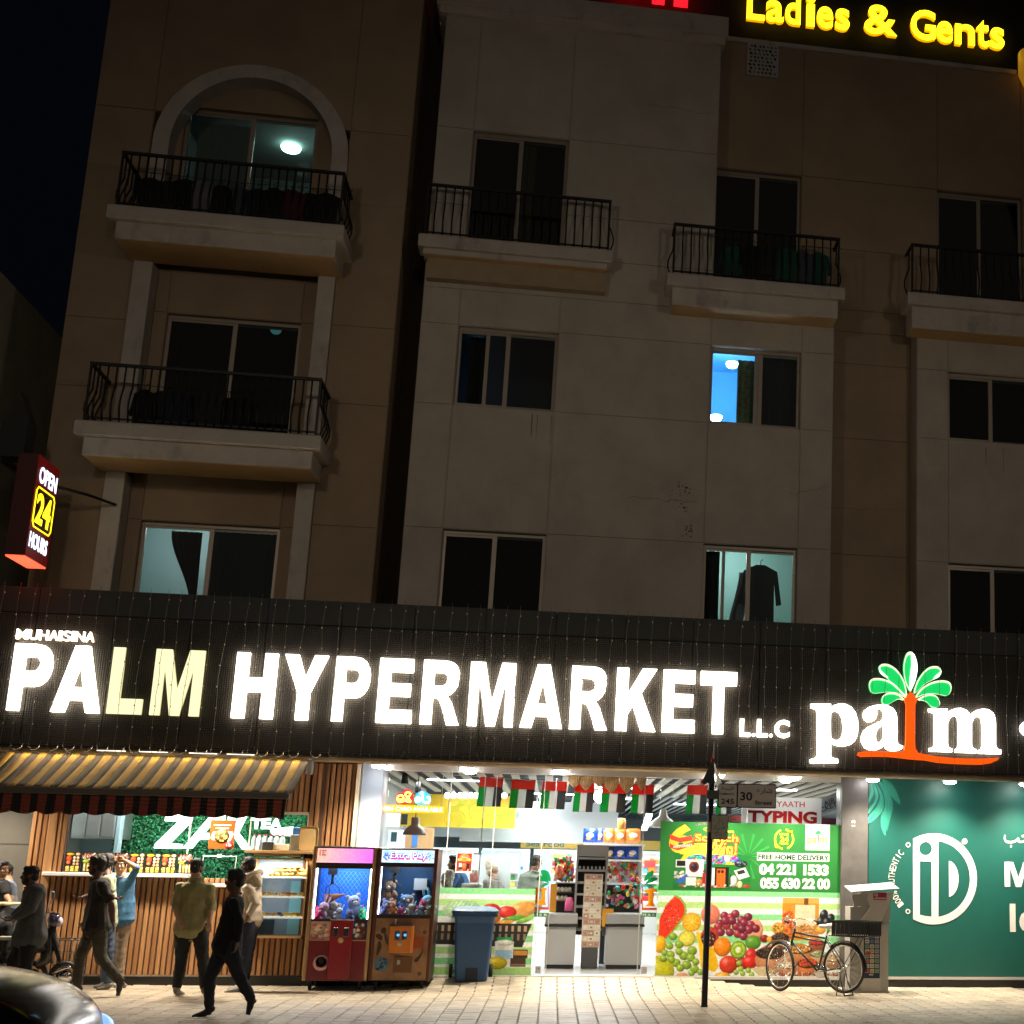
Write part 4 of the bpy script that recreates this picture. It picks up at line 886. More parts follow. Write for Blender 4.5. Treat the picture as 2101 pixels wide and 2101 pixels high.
# wire menu stand under it
x0,z0,x1,z1=rect(415,1756,480,1812,-.06);m=MB();m.tube([(x0,-.06,z0),(x0+.02,-.06,z1),(x1,-.06,z1),(x1-.02,-.06,z0)],.008,6);m.box((x0+x1)/2-.03,-.075,z1-.02,(x0+x1)/2+.03,-.05,z1+.03);o=m.build('wire_stand',M_WHITE);tag(o,'white wire menu stand on the lower ledge below the orange poster','stand')
# water bottles, boxes and the gold tray on the upper shelf
for i in range(11):
    xx=X(522+i*6.0,1727,-.1);m=MB();zz=zs+.001+(.0 if i%2 else 0);yy=-.14+.11*(i%2);m.lathe([(.0,0),(.030,0),(.032,.01),(.032,.15),(.024,.18),(.012,.195),(.012,.205)],(xx,yy,zz),10,0);m.lathe([(.014,.205),(.014,.225),(0,.225)],(xx,yy,zz),8,1)
    o=m.build('water_bottle',[mat('clear_plastic_bottle',(.62,.80,.88),.1),mat('red_cap',(.6,.02,.02),.4)]);tag(o,'small water bottle with a red cap in the row above the pastry case','bottle','water bottles above the pastry case')
def pack(name,a,b,Y,dep,colr,label,cat,group=None,r=.01,zbase=None):
    x0,z0,x1,z1=rect(a[0],a[1],b[0],b[1],Y);z0=z0 if zbase is None else zbase
    o=bx(name,colr,x0,Y,z0,x1,Y+dep,z1,None,r);tag(o,label,cat,group);return o
pack('tissue_box',(538,1727),(558,1744),-.25,.1,mat('black_print_box',(.03,.03,.03),.5),'small black box on the shelf above the pastry case','box',zbase=zs+.001)
pack('food_carton',(560,1731),(592,1744),-.2,.12,mat('cream_carton',(.75,.68,.5),.6),'cream carton of snacks on the shelf above the pastry case','carton',zbase=zs+.001)
pack('blue_crate',(601,1697),(617,1712),.5,.3,mat('blue_carton',(.06,.22,.55),.5),'blue carton with a red lid at the back right of the tea shop','box')
pack('steel_urn',(596,1712),(617,1744),.35,.2,M_WHITE,'white drinks urn at the right end inside the tea shop','urn')
x0,z0,x1,z1=rect(616,1695,651,1742,-.2);m=MB();W_,H_=x1-x0,z1-z0
rr=lambda x0,z0,x1,z1,r:[(x0+r-r*math.cos(a),z0+r-r*math.sin(a))for a in np.linspace(0,PI/2,5)]+[(x1-r+r*math.sin(a),z0+r-r*math.cos(a))for a in np.linspace(0,PI/2,5)]+[(x1-r+r*math.cos(a),z1-r+r*math.sin(a))for a in np.linspace(0,PI/2,5)]+[(x0+r-r*math.sin(a),z1-r+r*math.cos(a))for a in np.linspace(0,PI/2,5)]
def tray_mesh():
    m=MB();m.prism(rr(x0,zs+.002,x1,z1,.05),-.215,-.205,0);a=rr(x0,zs+.002,x1,z1,.05);b=rr(x0+.012,zs+.014,x1-.012,z1-.012,.042)
    n=len(a);m.add([(p[0],-.225,p[1])for p in a]+[(p[0],-.225,p[1])for p in b]+[(p[0],-.2155,p[1])for p in b],[(i,(i+1)%n,n+(i+1)%n,n+i)for i in range(n)]+[(n+i,n+(i+1)%n,2*n+(i+1)%n,2*n+i)for i in range(n)],1);m.add([(p[0],-.225,p[1])for p in a]+[(p[0],-.215,p[1])for p in a],[(i,n+i,n+(i+1)%n,(i+1)%n)for i in range(n)],1)
    return m
o=tray_mesh().build('serving_tray',[mat('gold_tray',(.75,.52,.22),.35,metal=.3,var=.1),mat('tray_rim',(.30,.2,.08),.4)]);tag(o,'gold serving tray standing upright at the right end of the wooden shelf','tray')

# pastry case
pc=thing('pastry_case','glass fronted pastry case with three lit shelves built into the slats','display case',((xcase0+xcase1)/2,-.28,1))
cx0,cz0,cx1,cz1=rect(508,1762,617,1921,-.28);cx0=X(512,1850,-.28)
bx('back_panel',mat('case_back_blue',(.22,.34,.52),.4),cx0,.10,cz0,cx1,.12,cz1,pc)
for nme,args in(('side_panel',(cx0-.02,-.28,cz0,cx0,.10,cz1)),('side_panel',(cx1,-.28,cz0,cx1+.015,.10,cz1)),('base_panel',(cx0,-.28,cz0-.03,cx1,.10,cz0)),('top_panel',(cx0,-.28,cz1,cx1,.10,cz1+.02))):bx(nme,M_WOODTRIM,*args,pc)
bx('glass_pane',M_GL,cx0,-.279,cz0+.002,cx1,-.274,cz1-.002,pc)
shz=[Z(560,1799,-.25),Z(560,1839,-.25),Z(560,1881,-.25)]
for z_ in shz:bx('shelf',mat('glass_shelf_edge',(.85,.88,.86),.3,emit=(1,1,.9),es=.25),cx0+.002,-.262,z_-.022,cx1-.002,.095,z_,pc,.003)
bx('painted_reflection',mat('case_aqua_reflection',(.25,.62,.80),.3),cx1-.26,.085,cz0+.01,cx1-.02,.098,shz[0]-.06,pc)  # reflection inside the case, painted as a flat aqua panel
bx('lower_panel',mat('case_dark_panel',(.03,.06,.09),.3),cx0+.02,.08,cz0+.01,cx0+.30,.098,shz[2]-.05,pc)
cl_=bpy.data.lights.new('pastry_case_light','AREA');cl_.shape='RECTANGLE';cl_.size=.7;cl_.size_y=.05;cl_.energy=16;cl_.color=(1,.95,.82);co_=bpy.data.objects.new('pastry_case_light',cl_);COL.objects.link(co_);co_.location=((cx0+cx1)/2,-.22,cz1-.01)
g=random.Random(12);M_PAS=[mat('pastry_%d'%i,c,.5,var=.3,vs=30)for i,c in enumerate(((.75,.42,.05),(.80,.52,.09),(.60,.28,.05),(.20,.08,.03)))]
pn=0
for k,(n_,u0,u1,layers)in enumerate(((12,.30,.98,3),(8,.06,.96,1),(8,.05,.95,1))):
    for L_ in range(layers):
        for i in range(n_-L_*2):
            x=cx0+(cx1-cx0)*(u0+(u1-u0)*(i+.5+L_*.8)/n_);z_=shz[k]+.034+L_*.050;r_=(g.uniform(.036,.050),g.uniform(.04,.06),g.uniform(.026,.036));m=MB()
            m.ell((x,-.16+g.uniform(-.05,.03),z_),r_,8,6,0,Matrix.Rotation(g.uniform(-.7,.7),3,'Y'));mi_=3 if(k==2 and i==4)else g.choice((0,1,1,2)if k else(0,1,1))
            o=m.build('pastry',M_PAS[mi_]);tag(o,['golden pastry heaped on the top shelf of the pastry case','golden bun lying on the middle shelf of the pastry case','flat pastry lying on the lowest shelf of the pastry case'][k],'pastry',['pastries heaped on the top shelf','buns on the middle shelf','pastries on the lowest shelf'][k]);pn+=1
            if mi_==3:o['label']='dark brown cake on the lowest shelf of the pastry case';del o['group']

# awning
aw=thing('awning','striped fabric awning, yellow and grey on top with a scalloped red and black valance','awning',(-5.5,-2,2.7))
AXR=X(634,1558,-1.0);ax0=-9.2;yF=-2.12;zT=3.12;zF=Z(300,1620,yF)
M_AY=mat('awning_mustard',(.44,.25,.03),.8,var=.22,vs=4,bump=.2,bs=30);M_AG=mat('awning_greybrown',(.065,.044,.022),.8,var=.2,vs=4);M_VR=mat('valance_rust',(.24,.05,.03),.9,var=.15,vs=6);M_VK=mat('valance_black',(.012,.010,.010),.9)
m=MB();sp_=.1035;n=int((AXR-ax0)/sp_);nz_=10
for i in range(n+1):
    xa_,xb2=AXR-(i+1)*sp_,AXR-i*sp_;vs=[]
    for j in range(nz_+1):
        t=j/nz_;y=-1.02+(yF+1.02)*t;z=zT+(zF-zT)*t-.02*math.sin(PI*t)+.003*math.sin(i*.9+t*3)
        vs+=[(xa_,y,z),(xb2,y,z)]
    m.add(vs,[(2*j,2*j+2,2*j+3,2*j+1)for j in range(nz_)],i%2,True)
o=m.build('canopy',[M_AG,M_AY],aw);so_=o.modifiers.new('thickness','SOLIDIFY');so_.thickness=.004
bx('front_bar',mat('awning_bar_dark',(.10,.085,.07),.5),ax0,yF-.05,zF-.085,AXR-.02,yF+.02,zF+.005,aw,.012)
m=MB();vz=zF-.085;vh=.26;n2=260;vs=[];L_=AXR-.06-ax0
for j in range(6):
    for i in range(n2+1):
        u_=i/n2;x=ax0+L_*u_;sc_=abs(math.sin(PI*(x-ax0)/.29));z=vz-(vh-.035+.035*sc_)*j/5;y=yF-.012+.02*math.sin(x*11)*j/5;vs.append((x,y,z))
for j in range(5):
    for i in range(n2):mi_=int((AXR-ax0-L_*(i+.5)/n2)/.1035)%2;m.add([vs[j*(n2+1)+i],vs[j*(n2+1)+i+1],vs[(j+1)*(n2+1)+i+1],vs[(j+1)*(n2+1)+i]],[(0,1,2,3)],mi_,True)
o=m.build('valance',[M_VK,M_VR],aw);so_=o.modifiers.new('thickness','SOLIDIFY');so_.thickness=.003
for xx in(AXR-.10,-5.2,-7.4):
    MB().tube([(xx,-1.02,3.0),(xx-.03,-1.5,2.80),(xx-.02,yF+.03,zF-.04)],.022,8).build('folding_arm',mat('arm_grey',(.3,.3,.3),.4,metal=.5),aw)
bx('wall_bracket',mat('arm_grey'),AXR-.02,-1.02,2.93,AXR+.06,-.9,3.14,aw,.01)
lt=MB(); 
for xx in(-6.1,-5.55,-4.9,-4.4):bx('strip_light',mat('strip_glow_warm',(1,1,1),.4,emit=(1,.9,.7),es=1.6),xx-.17,-1.03,3.172,xx+.20,-1.018,3.18,aw)

sl2=bpy.data.lights.new('awning_strip_light','AREA');sl2.shape='RECTANGLE';sl2.size=4.2;sl2.size_y=.04;sl2.energy=9;sl2.color=(1,.80,.52);so2=bpy.data.objects.new('awning_strip_light',sl2);COL.objects.link(so2);so2.location=(-5.2,-1.10,3.20);so2.rotation_euler=(math.radians(-48),0,0)
# OPEN 24 HOURS box sign on the left
bs_=thing('box_sign','red illuminated box sign reading open twenty four hours, projecting at the left','sign',(-7.5,-1.4,6))
Yn=-1.75;c0=at(79,931,Y=Yn);c1=at(54,1142,Y=Yn);xf=(c0.x+c1.x)/2;zt_,zb2=c0.z,c1.z;xl=at(8,1142,Y=Yn).x;yfar=Yn+.86
M_RED=mat('sign_red_box',(.07,.004,.005),.5);M_REDG=mat('sign_red_face',(.10,.006,.006),.5,emit=(.5,.010,.010),es=.06)
m=MB();m.box(xl,Yn,zb2+.02,xf-.01,yfar,zt_);m.build('casing',M_RED,bs_)
bx('face',M_REDG,xf-.008,Yn+.005,zb2+.02,xf,yfar-.005,zt_-.004,bs_)
bx('lit_base',mat('sign_base_glow',(.8,.1,.05),.5,emit=(1,.07,.03),es=1.6),xl+.01,Yn+.01,zb2,xf-.01,yfar-.01,zb2+.018,bs_)
def side_text(s,z0,z1,M,bold,y0,y1):
    me=_text_me(s,bold,.5);n=len(me.vertices);co=np.empty(n*3,np.float32);me.vertices.foreach_get('co',co);co=co.reshape(-1,3);mn,mx=co.min(0),co.max(0);off=wloc(bs_)
    out=np.stack([xf+.002+.004*(co[:,2]+.5)-off.x,y0+(co[:,0]-mn[0])/(mx[0]-mn[0])*(y1-y0)-off.y,z0+(co[:,1]-mn[1])/(mx[1]-mn[1])*(z1-z0)-off.z],1)
    me.vertices.foreach_set('co',out.ravel().astype(np.float32));me.materials.clear();me.materials.append(M);me.update();return link('lettering',me,bs_)
Hs=zt_-zb2;WL=mat('sign_letter_white',(.8,.85,1),.4,emit=(.62,.74,1),es=1.5);YL=mat('sign_letter_yellow',(1,.8,.05),.4,emit=(1,.72,.01),es=1.4)
side_text('OPEN',zb2+Hs*.745,zb2+Hs*.905,WL,.02,Yn+.10,yfar-.06);side_text('24',zb2+Hs*.36,zb2+Hs*.655,YL,.03,Yn+.15,yfar-.14);side_text('HOURS',zb2+Hs*.11,zb2+Hs*.26,WL,.02,Yn+.06,yfar-.10)
fr_=MB();ya,yb_,za,zc_=Yn+.07,yfar-.06,zb2+Hs*.315,zb2+Hs*.70;t_=.012
pts=[(xf+.004,ya+.06,za),(xf+.004,yb_-.06,za),(xf+.004,yb_,za+.06),(xf+.004,yb_,zc_-.06),(xf+.004,yb_-.06,zc_),(xf+.004,ya+.06,zc_),(xf+.004,ya,zc_-.06),(xf+.004,ya,za+.06)]
fr_.tube(pts,.010,5,closed=True);fr_.build('number_border',YL,bs_);bx('number_ground',mat('sign_dark_panel',(.06,.02,.01),.5),xf+.0005,ya,za,xf+.0018,yb_,zc_,bs_)
a=at(236,1035,Y=-.1);MB().tube([(xf-.1,yfar,a.z+.05),(-7.0,-.5,a.z+.03),(a.x,-.08,a.z)],.022,6).build('bracket_arm',M_IRON,bs_)
nb=MB();q=at(60,800,Y=-1.3);nb.box(q.x-.25,-1.45,zt_+.02,q.x+.1,-1.1,zt_+.55);nb.build('folded_banner',mat('banner_dark',(.02,.022,.022),.7),bs_);nb=MB();nb.prism([(q.x-.2,zt_+.55),(q.x+.1,zt_+.55),(q.x-.08,zt_+1.0)],-1.4,-1.1);nb.build('banner_tip',mat('banner_dark'),bs_)  # unclear dark shape above the sign, built as a folded banner
# neighbouring building
nbb=thing('neighbouring_building','dark olive rendered side wall of the next building at the far left','building',(-10,5,0))
xN=-9.0;A_=at(-60,478,X=xN);B_=at(0,545,X=xN);C_=at(113,688,X=xN)
# its side wall recedes: roof line falls from the near corner to the far one
zr1=(B_.z+C_.z)/2
M_NB=mat('olive_render',(.48,.45,.34),.9,var=.2,vs=1,bump=.3,bs=50);m=MB();m.box(-20,-2,0,xN,24,zr1);m.build('wall',M_NB,nbb)
bx('ledge',M_NB,xN,-1.9,7.9,xN+.12,8,8.05,nbb);bx('ledge',M_NB,xN,-1.9,4.6,xN+.1,8,4.72,nbb)
dk=MB();dk.box(-9.5,.35,0,X(30,1950)-.02,.5,3.2);o=dk.build('side_wall',mat('grey_side_wall',(.13,.12,.10),.8,var=.12,vs=2));tag(o,'plain grey wall left of the wooden slats behind the seated people','wall')
for z_ in(.9,1.9):bx('wall_seam',M_JOINT,-9.5,.345,z_,X(30,1950)-.03,.349,z_+.012,o)
# ================================================================== hypermarket shopfront and what is seen through it
hy=thing('supermarket_front','glazed supermarket front with printed green vinyl, open glass doors and a dark stone pillar','shop front',(1,0,0))
M_MULL=mat('aluminium_mullion',(.62,.60,.56),.35,metal=.5)
FZ=.15
gL,gR=X(737,1700),X(1723,1800);dL=X(1096,1990);dR=X(1341,1990);gtop=3.08
# blue white column between the slats and the glass
bx('column',mat('blue_white_column',(.34,.41,.50),.45,var=.05,vs=2),X(736,1650),.0,0,X(788,1600),.45,3.2,hy,.02)
bx('door_beam',M_MULL,X(788,1600),-.03,gtop,gR,.14,3.2,hy)
bx('sill',M_MULL,gL,-.05,FZ-.045,dL,.06,FZ-.005,hy);bx('sill',M_MULL,dR,-.05,FZ-.045,gR,.06,FZ-.005,hy)
bx('plinth',M_BLACKBASE,gL,-.03,-.05,dL-.05,.08,FZ-.05,hy);bx('plinth',M_BLACKBASE,dR+.05,-.03,-.05,X(2140,2000),.08,FZ-.05,hy)
bx('threshold',mat('threshold_stone',(.5,.48,.44),.3),dL,-.12,FZ-.06,dR,.3,FZ-.002,hy)
fl=bx('shop_floor',mat('shop_floor_tile',(.55,.56,.55),.18,var=.05,vs=3),gL-1,.09,FZ-.1,9.4,24,FZ-.003);tag(fl,kind='structure')
for a,b in((X(790,1700),X(905,1900)),(X(905,1900),X(1000,1900)),(X(1000,1900),dL),(dR,X(1530,1800)),(X(1530,1800),gR)):
    bx('glass_pane',M_GL,a+.004,.02,FZ,b-.004,.03,gtop,hy)
    bx('joint',mat('pane_edge',(.75,.78,.74),.3),b-.004,.018,FZ,b+.004,.032,gtop,hy)
for s_,(a,b)in(('left',(X(1094,1990,.12),X(1119,1990,.12))),('right',(X(1308,1990,.12),X(1343,1990,.12)))):
    d=thing('sliding_door',None,None,((a+b)/2,.12,FZ));d.parent=hy;d.location=d.location-wloc(hy)
    aa,bb=(b-1.05,b)if s_=='left' else(a,a+1.05)
    bx('glass_leaf',M_GL,aa,.10,FZ+.03,bb,.112,gtop-.05,d)
    e=MB();e.box(aa-.012,.095,FZ+.03,aa,.117,gtop-.05);e.box(bb,.095,FZ+.03,bb+.012,.117,gtop-.05);e.build('edge_strip',M_MULL,d)
    q=b-.10 if s_=='left' else a+.10;bx('floor_lock',M_STEEL,q-.045,.085,FZ+.02,q+.035,.125,FZ+.13,d,.006)
    m=MB();m.lathe([(0,0),(.012,0),(.012,.004),(0,.004)],(q,.081,FZ+.09),10,axis='y');m.build('lock_button',mat('lock_red',(.6,.02,.02),.4),d)
# pillar and the green billboard
pil=bx('pillar',mat('dark_stone_cladding',(.095,.09,.085),.35,var=.25,vs=3),X(1724,1800),-.06,-.02,X(1779,1800),.4,3.2,hy,.01)
text('number_mark','13',*[rect(1745,1685,1757,1693,-.064)[i]for i in(0,1,2,3)],-.063,mat('cream_print',(.9,.85,.7)),hy,bold=.02,rot=90)
bbm=MB();bbx0=X(1780,1800);bbz0=Z(1900,2003)
bb=thing('green_billboard','large teal green advertising panel with a round white letter logo and palm leaves','billboard',(6,0,1))
bx('panel',mat('teal_print',(.003,.085,.066),.5,var=.06,vs=2),bbx0+.002,-.045,bbz0,9.4,.05,3.16,bb);bx('bottom_trim',M_MULL,bbx0,-.06,bbz0-.045,9.4,.05,bbz0-.004,bb)
z5=lambda pts,n=0,c=True:(lambda w:catmull(w,n,c)if n else w)([xz(1650+.28526*u,1550+.28526*v,-.05)for u,v in pts])
WH=mat('white_print',(.66,.66,.62),.7,spec=.2);PW_=-.049
circ=lambda cx_,cy_,rx,ry,a0,a1,n:[(cx_+rx*math.cos(a),cy_-ry*math.sin(a))for a in np.linspace(math.radians(a0),math.radians(a1),n)]
D_out=[(783,1165),(783,600)]+circ(930,888,313,328,118,-118,40)
i_hole=[(832,1145),(832,760),(916,765),(916,1160),(872,1155)]
d_hole=[(966,618)]+circ(930,888,262,275,80,-82,30)+[(966,1160)]
dot=circ(873,670,46,48,0,345,24)
shape('logo',[z5(D_out),z5(i_hole),z5(d_hole),z5(dot)],PW_-.002,.002,WH,bb)
shape('logo_inner',[z5([(1041,758)]+circ(1035,888,76,130,75,-75,16)+[(1041,1018)])],PW_-.002,.002,WH,bb)
arc_txt='100% AUTHENTIC'
for i,ch in enumerate(arc_txt):
    if ch==' ':continue
    a=math.radians(218-(218-141)*i/(len(arc_txt)-1));u_=930+302*math.cos(a)-0;v_=888-300*math.sin(a);ux,uz=xz(1650+.28526*u_,1550+.28526*v_,-.05)
    w_=.056 if ch!='I' else .018;h_=.10;text('lettering',ch,ux-w_/2,uz-h_/2,ux+w_/2,uz+h_/2,PW_-.002,WH,bb,bold=.0,rot=math.degrees(a)-90)
for u_,v_ in((748,643),(746,1122)):shape('ring',[z5(circ(u_,v_,17,18,0,340,18)),z5(circ(u_,v_,10,11,0,340,18))],PW_-.002,.002,WH,bb)
shape('registered_ring',[z5(circ(1154,618,20,21,0,345,20)),z5(circ(1154,618,16,17,0,345,20))],PW_-.002,.002,WH,bb);x_,z_=z5([(1154,618)])[0];text('lettering','R',x_-.028,z_-.035,x_+.028,z_+.035,PW_-.002,WH,bb,bold=.01)
def t5(s,a,b,**k):x0,z0,x1,z1=rect(1650+.28526*a[0],1550+.28526*a[1],1650+.28526*b[0],1550+.28526*b[1],-.05);return text('lettering',s,x0,z0,x1,z1,PW_-.002,WH,bb,**k)
mx0,mz0,mx1,mz1=rect(1650+.28526*1440,1550+.28526*765,1650+.28526*1640,1550+.28526*948,-.05);shape('lettering',[[(mx0+(mx1-mx0)*u,mz0+(mz1-mz0)*v)for u,v in U_M[0]]],PW_-.002,.002,WH,bb);t5('I',(1478,1066),(1522,1270),bold=.05);t5('d',(1545,1055),(1680,1275),bold=.04)
t5('\uFE90\uFEA4\uFEF3',(1436,560),(1660,665),bold=.01)
LF=[mat('mint_print',(.02,.24,.17),.6),mat('mint_print_dark',(.02,.30,.20),.4)]
for i,lf in enumerate(([(555,168),(620,195),(665,260),(692,350),(650,320),(600,250)],[(520,168),(575,210),(620,280),(638,370),(620,450),(585,575),(555,520),(552,440),(580,370),(570,270)],
        [(500,168),(540,230),(570,300),(570,380),(530,440),(462,492),(462,440),(520,370),(545,300),(525,230)],[(485,168),(518,230),(532,290),(515,350),(462,420),(462,390),(505,330),(512,270)],[(475,168),(495,225),(497,280),(462,345),(462,310),(480,260)])):
    shape('palm_leaf',[z5(lf,4)],PW_-.002-.0004*i,.0015,LF[0],bb); 
for c in([(560,175),(640,250),(685,335)],[(530,175),(600,290),(590,560)],[(505,180),(556,330),(470,470)]):
    w_=z5(c);MB().tube([(p[0],PW_-.005,p[1])for p in catmull(w_,6,False)],.004,4).build('leaf_vein',LF[1],bb)

# ---------------- right window: green printed vinyl
VY=.012
z4=lambda pts,n=0:(lambda w:catmull(w,n)if n else w)([xz(1340+.20704*u,1660+.20704*v,VY)for u,v in pts])
vin=thing('window_vinyl','printed green window vinyl with offer lettering above striped fruit picture, right of the doors','window graphic',(3,0,1.2))
vx0,vz0,vx1,vz1=rect(1342,1828,1722,2003,VY);vt=Z(1540,1689,VY);vx0=(X(1358,1690,VY)+X(1342,2000,VY))/2;vzm=Z(1530,1829,VY)
GREEN=mat('green_vinyl',(.015,.20,.03),.6,trans=.3,var=.05,vs=2);bx('green_sheet',GREEN,vx0,VY,vzm,vx1,VY+.003,vt,vin)
K=5.0;pw,ph=int(1850/K),int(845/K);P4=Print(pw,ph,'#e9ece4')
cu=lambda v:(v-812)/K
def E4(u,v,ru,rv,c,ang=0,sh=.38,edge=None):P4.ell((u-10)/K,cu(v),ru/K,rv/K,c,ang,sh,edge)
for i,(a,b,c)in enumerate(((812,868,'#86d68c'),(925,985,'#b7dc88'),(1040,1100,'#8ad893'),(1150,1210,'#b4da86'),(1262,1330,'#8ad893'))):P4.rect(0,cu(a),pw,cu(b),c)
P4.poly([((u-10)/K,cu(v))for u,v in((35,1270),(40,1090),(100,950),(180,860),(240,880),(290,950),(305,1020),(285,1080),(200,1200),(110,1300))],'#7fae3a');P4.poly([((u-10)/K,cu(v))for u,v in((30,1260),(38,1090),(98,960),(178,872),(230,900),(275,960),(285,1020),(270,1070),(185,1190),(100,1290))],'#ee3a22')
P4.speck((140-10)/K,cu(1120),18,30,26,['#3a0a08','#7a120c'],.8,3);P4.speck((150-10)/K,cu(1050),17,30,40,['#ff5a3c','#e02818','#f8704c'],2.2,8)
E4(540,1050,95,100,'#f0806a');E4(990,1200,85,110,'#f2a07c');E4(355,1128,95,95,'#f39a12',0,.2);E4(355,1128,84,84,'#fbb81e',0,.15)
for k in range(9):a=k*.7;P4.line((355-10)/K,cu(1128),(355-10+78*math.cos(a))/K,cu(1128+78*math.sin(a)),.7,'#fde27a')
E4(50,1350,60,85,'#f7b91c');E4(50,1620,150,160,'#c9c821');E4(315,1290,86,80,'#c9c02e',0,.3);E4(315,1290,70,64,'#ecdf58',0,.2)
P4.poly([((u-10)/K,cu(v))for u,v in((400,1220),(470,1240),(540,1400),(560,1560),(500,1640),(460,1560),(440,1400))],'#f5c40f');P4.poly([((u-10)/K,cu(v))for u,v in((470,1230),(590,1400),(640,1560),(600,1620),(540,1600),(520,1450))],'#e9b70a')
for(u,v,r)in((175,1270,50),(240,1350,52),(145,1365,48),(100,1430,44),(370,1410,60),(290,1460,58),(215,1530,55),(160,1450,50),(320,1550,58),(400,1590,55),(360,1480,52),(410,1520,45),(260,1580,48),(90,1490,44),(370,1630,40),(460,1620,40),(240,1420,46),(170,1500,44)):E4(u,v,r*.82,r*.75,'#8fb52f',20,.55)
for(u,v)in((680,1060),(745,1075),(790,1040),(850,1100),(920,1070),(640,1140),(705,1160),(800,1165),(880,1130),(950,1150),(740,1225),(820,1240),(880,1265),(620,1170),(690,1110),(930,1200),(1000,1185),(760,1110),(860,1190),(650,1225)):E4(u,v,43,42,['#8e2440','#7a1c38','#a02f3c'][int(u+v)%3],0,.6)
E4(540,1270,90,100,'#c6402e');E4(530,1290,72,78,'#4a1418',0,.2);P4.speck((530-10)/K,cu(1290),13,14,40,['#8c1a24','#d9c7b0','#5a1018'],1.3,5)
E4(670,1370,88,96,'#f58a12');E4(830,1400,84,90,'#7a8a22',0,.3);E4(830,1400,70,76,'#a3c93a',0,.2);E4(830,1400,24,28,'#f2f0d0',0,.1)
for k in range(16):a=k*.39;E4(830+42*math.cos(a),1400+45*math.sin(a),5,5,'#20200c',0,0)
E4(975,1325,80,72,'#58962a',0,.45);E4(735,1545,92,90,'#d93a1c',0,.5);E4(900,1530,100,60,'#8c1f18');E4(960,1460,60,80,'#c7231a',0,.45);E4(950,1520,80,65,'#d8261a',0,.45)
for(u,v)in((840,1530),(860,1585),(815,1620),(880,1630),(935,1600),(970,1640)):E4(u,v,28,27,'#9cb93c',0,.5)
E4(680,1660,80,40,'#f0b21a');E4(280,1650,55,25,'#e39a5c')
# bags, bowls, dried fruit
P4.rect((1265-10)/K,cu(870),(1400-10)/K,cu(1290),'#d98a2b');P4.rect((1380-10)/K,cu(870),(1640-10)/K,cu(1300),'#c98938');P4.rect((1265-10)/K,cu(875),(1640-10)/K,cu(925),'#e4a24a');P4.rect((1485-10)/K,cu(870),(1530-10)/K,cu(1010),'#6f4318');P4.rect((1395-10)/K,cu(940),(1600-10)/K,cu(1150),'#e3cfa8')
P4.speck((1330-10)/K,cu(1130),12,30,60,['#e8641a','#c94a12','#f08a3a'],3.2,6);P4.speck((1510-10)/K,cu(1200),22,12,50,['#c98a50','#a0602c','#e0b080'],2.6,7)
for(u,v)in((1690,1040),(1760,1080),(1660,1110),(1720,1120)):E4(u,v,42,55,'#1e2026',20,.9)
E4(1225,1180,62,60,'#e0a030');P4.speck((1225-10)/K,cu(1180),9,9,24,['#7a4a14','#f0c060'],1.6,9);E4(1660,1190,50,45,'#e8a43a');E4(1090,1285,45,40,'#8c1c1c');E4(1150,1290,40,30,'#f0a020')
def bowl(u,v,ru,rv,col,cols,sd,tilt=0):
    E4(u,v+rv*.55,ru,rv*1.25,col,0,.45);E4(u,v,ru,rv*.52,'#3c2415',0,.1);E4(u,v-1,ru*.90,rv*.44,'#241209',0,0);P4.speck((u-10)/K,cu(v-rv*.05),ru*.80/K,rv*.42/K,int(ru*.9),cols,2.0,sd)
bowl(1250,1270,92,75,'#7a4a30',['#2a1a12','#4a3020','#6a4a30'],21);bowl(1620,1320,82,60,'#9a5a3c',['#c81e1e','#e04040','#8c1010'],22);bowl(1440,1390,140,90,'#c58452',['#d9963c','#e8c070','#b06a1c'],23);bowl(1150,1430,148,120,'#c8845a',['#20140e','#3c261a','#5a3a28'],24)
bowl(1330,1550,95,70,'#b87850',['#e6d3b4','#c9a884','#f2e6cc'],27);bowl(1650,1440,90,60,'#c89a70',['#9cae7a','#d2dcc0','#7c9058'],25);bowl(1530,1530,105,95,'#c0703c',['#c23a10','#e05a20','#a82c0c'],26);bowl(1790,1480,80,60,'#b88458',['#e0c49c','#c8a070'],28)
P4.speck((1500-10)/K,cu(1640),90,4,160,['#c06a40','#5a3418','#d8c8a0','#e05a30'],1.8,30);P4.poly([((u-10)/K,cu(v))for u,v in((960,1580),(1080,1560),(1200,1600),(1180,1650),(1040,1650))],'#cdbb8e');P4.speck((1160-10)/K,cu(1610),12,6,26,['#d8c49a','#b09468'],2,31)
P4.speck((1790-10)/K,cu(1640),12,5,26,['#d8c49a','#b04428','#40301c'],2,33)
P4.sheet('fruit_print',vx0,vz0,vx1,vzm-.001,VY,PRINT,vin)
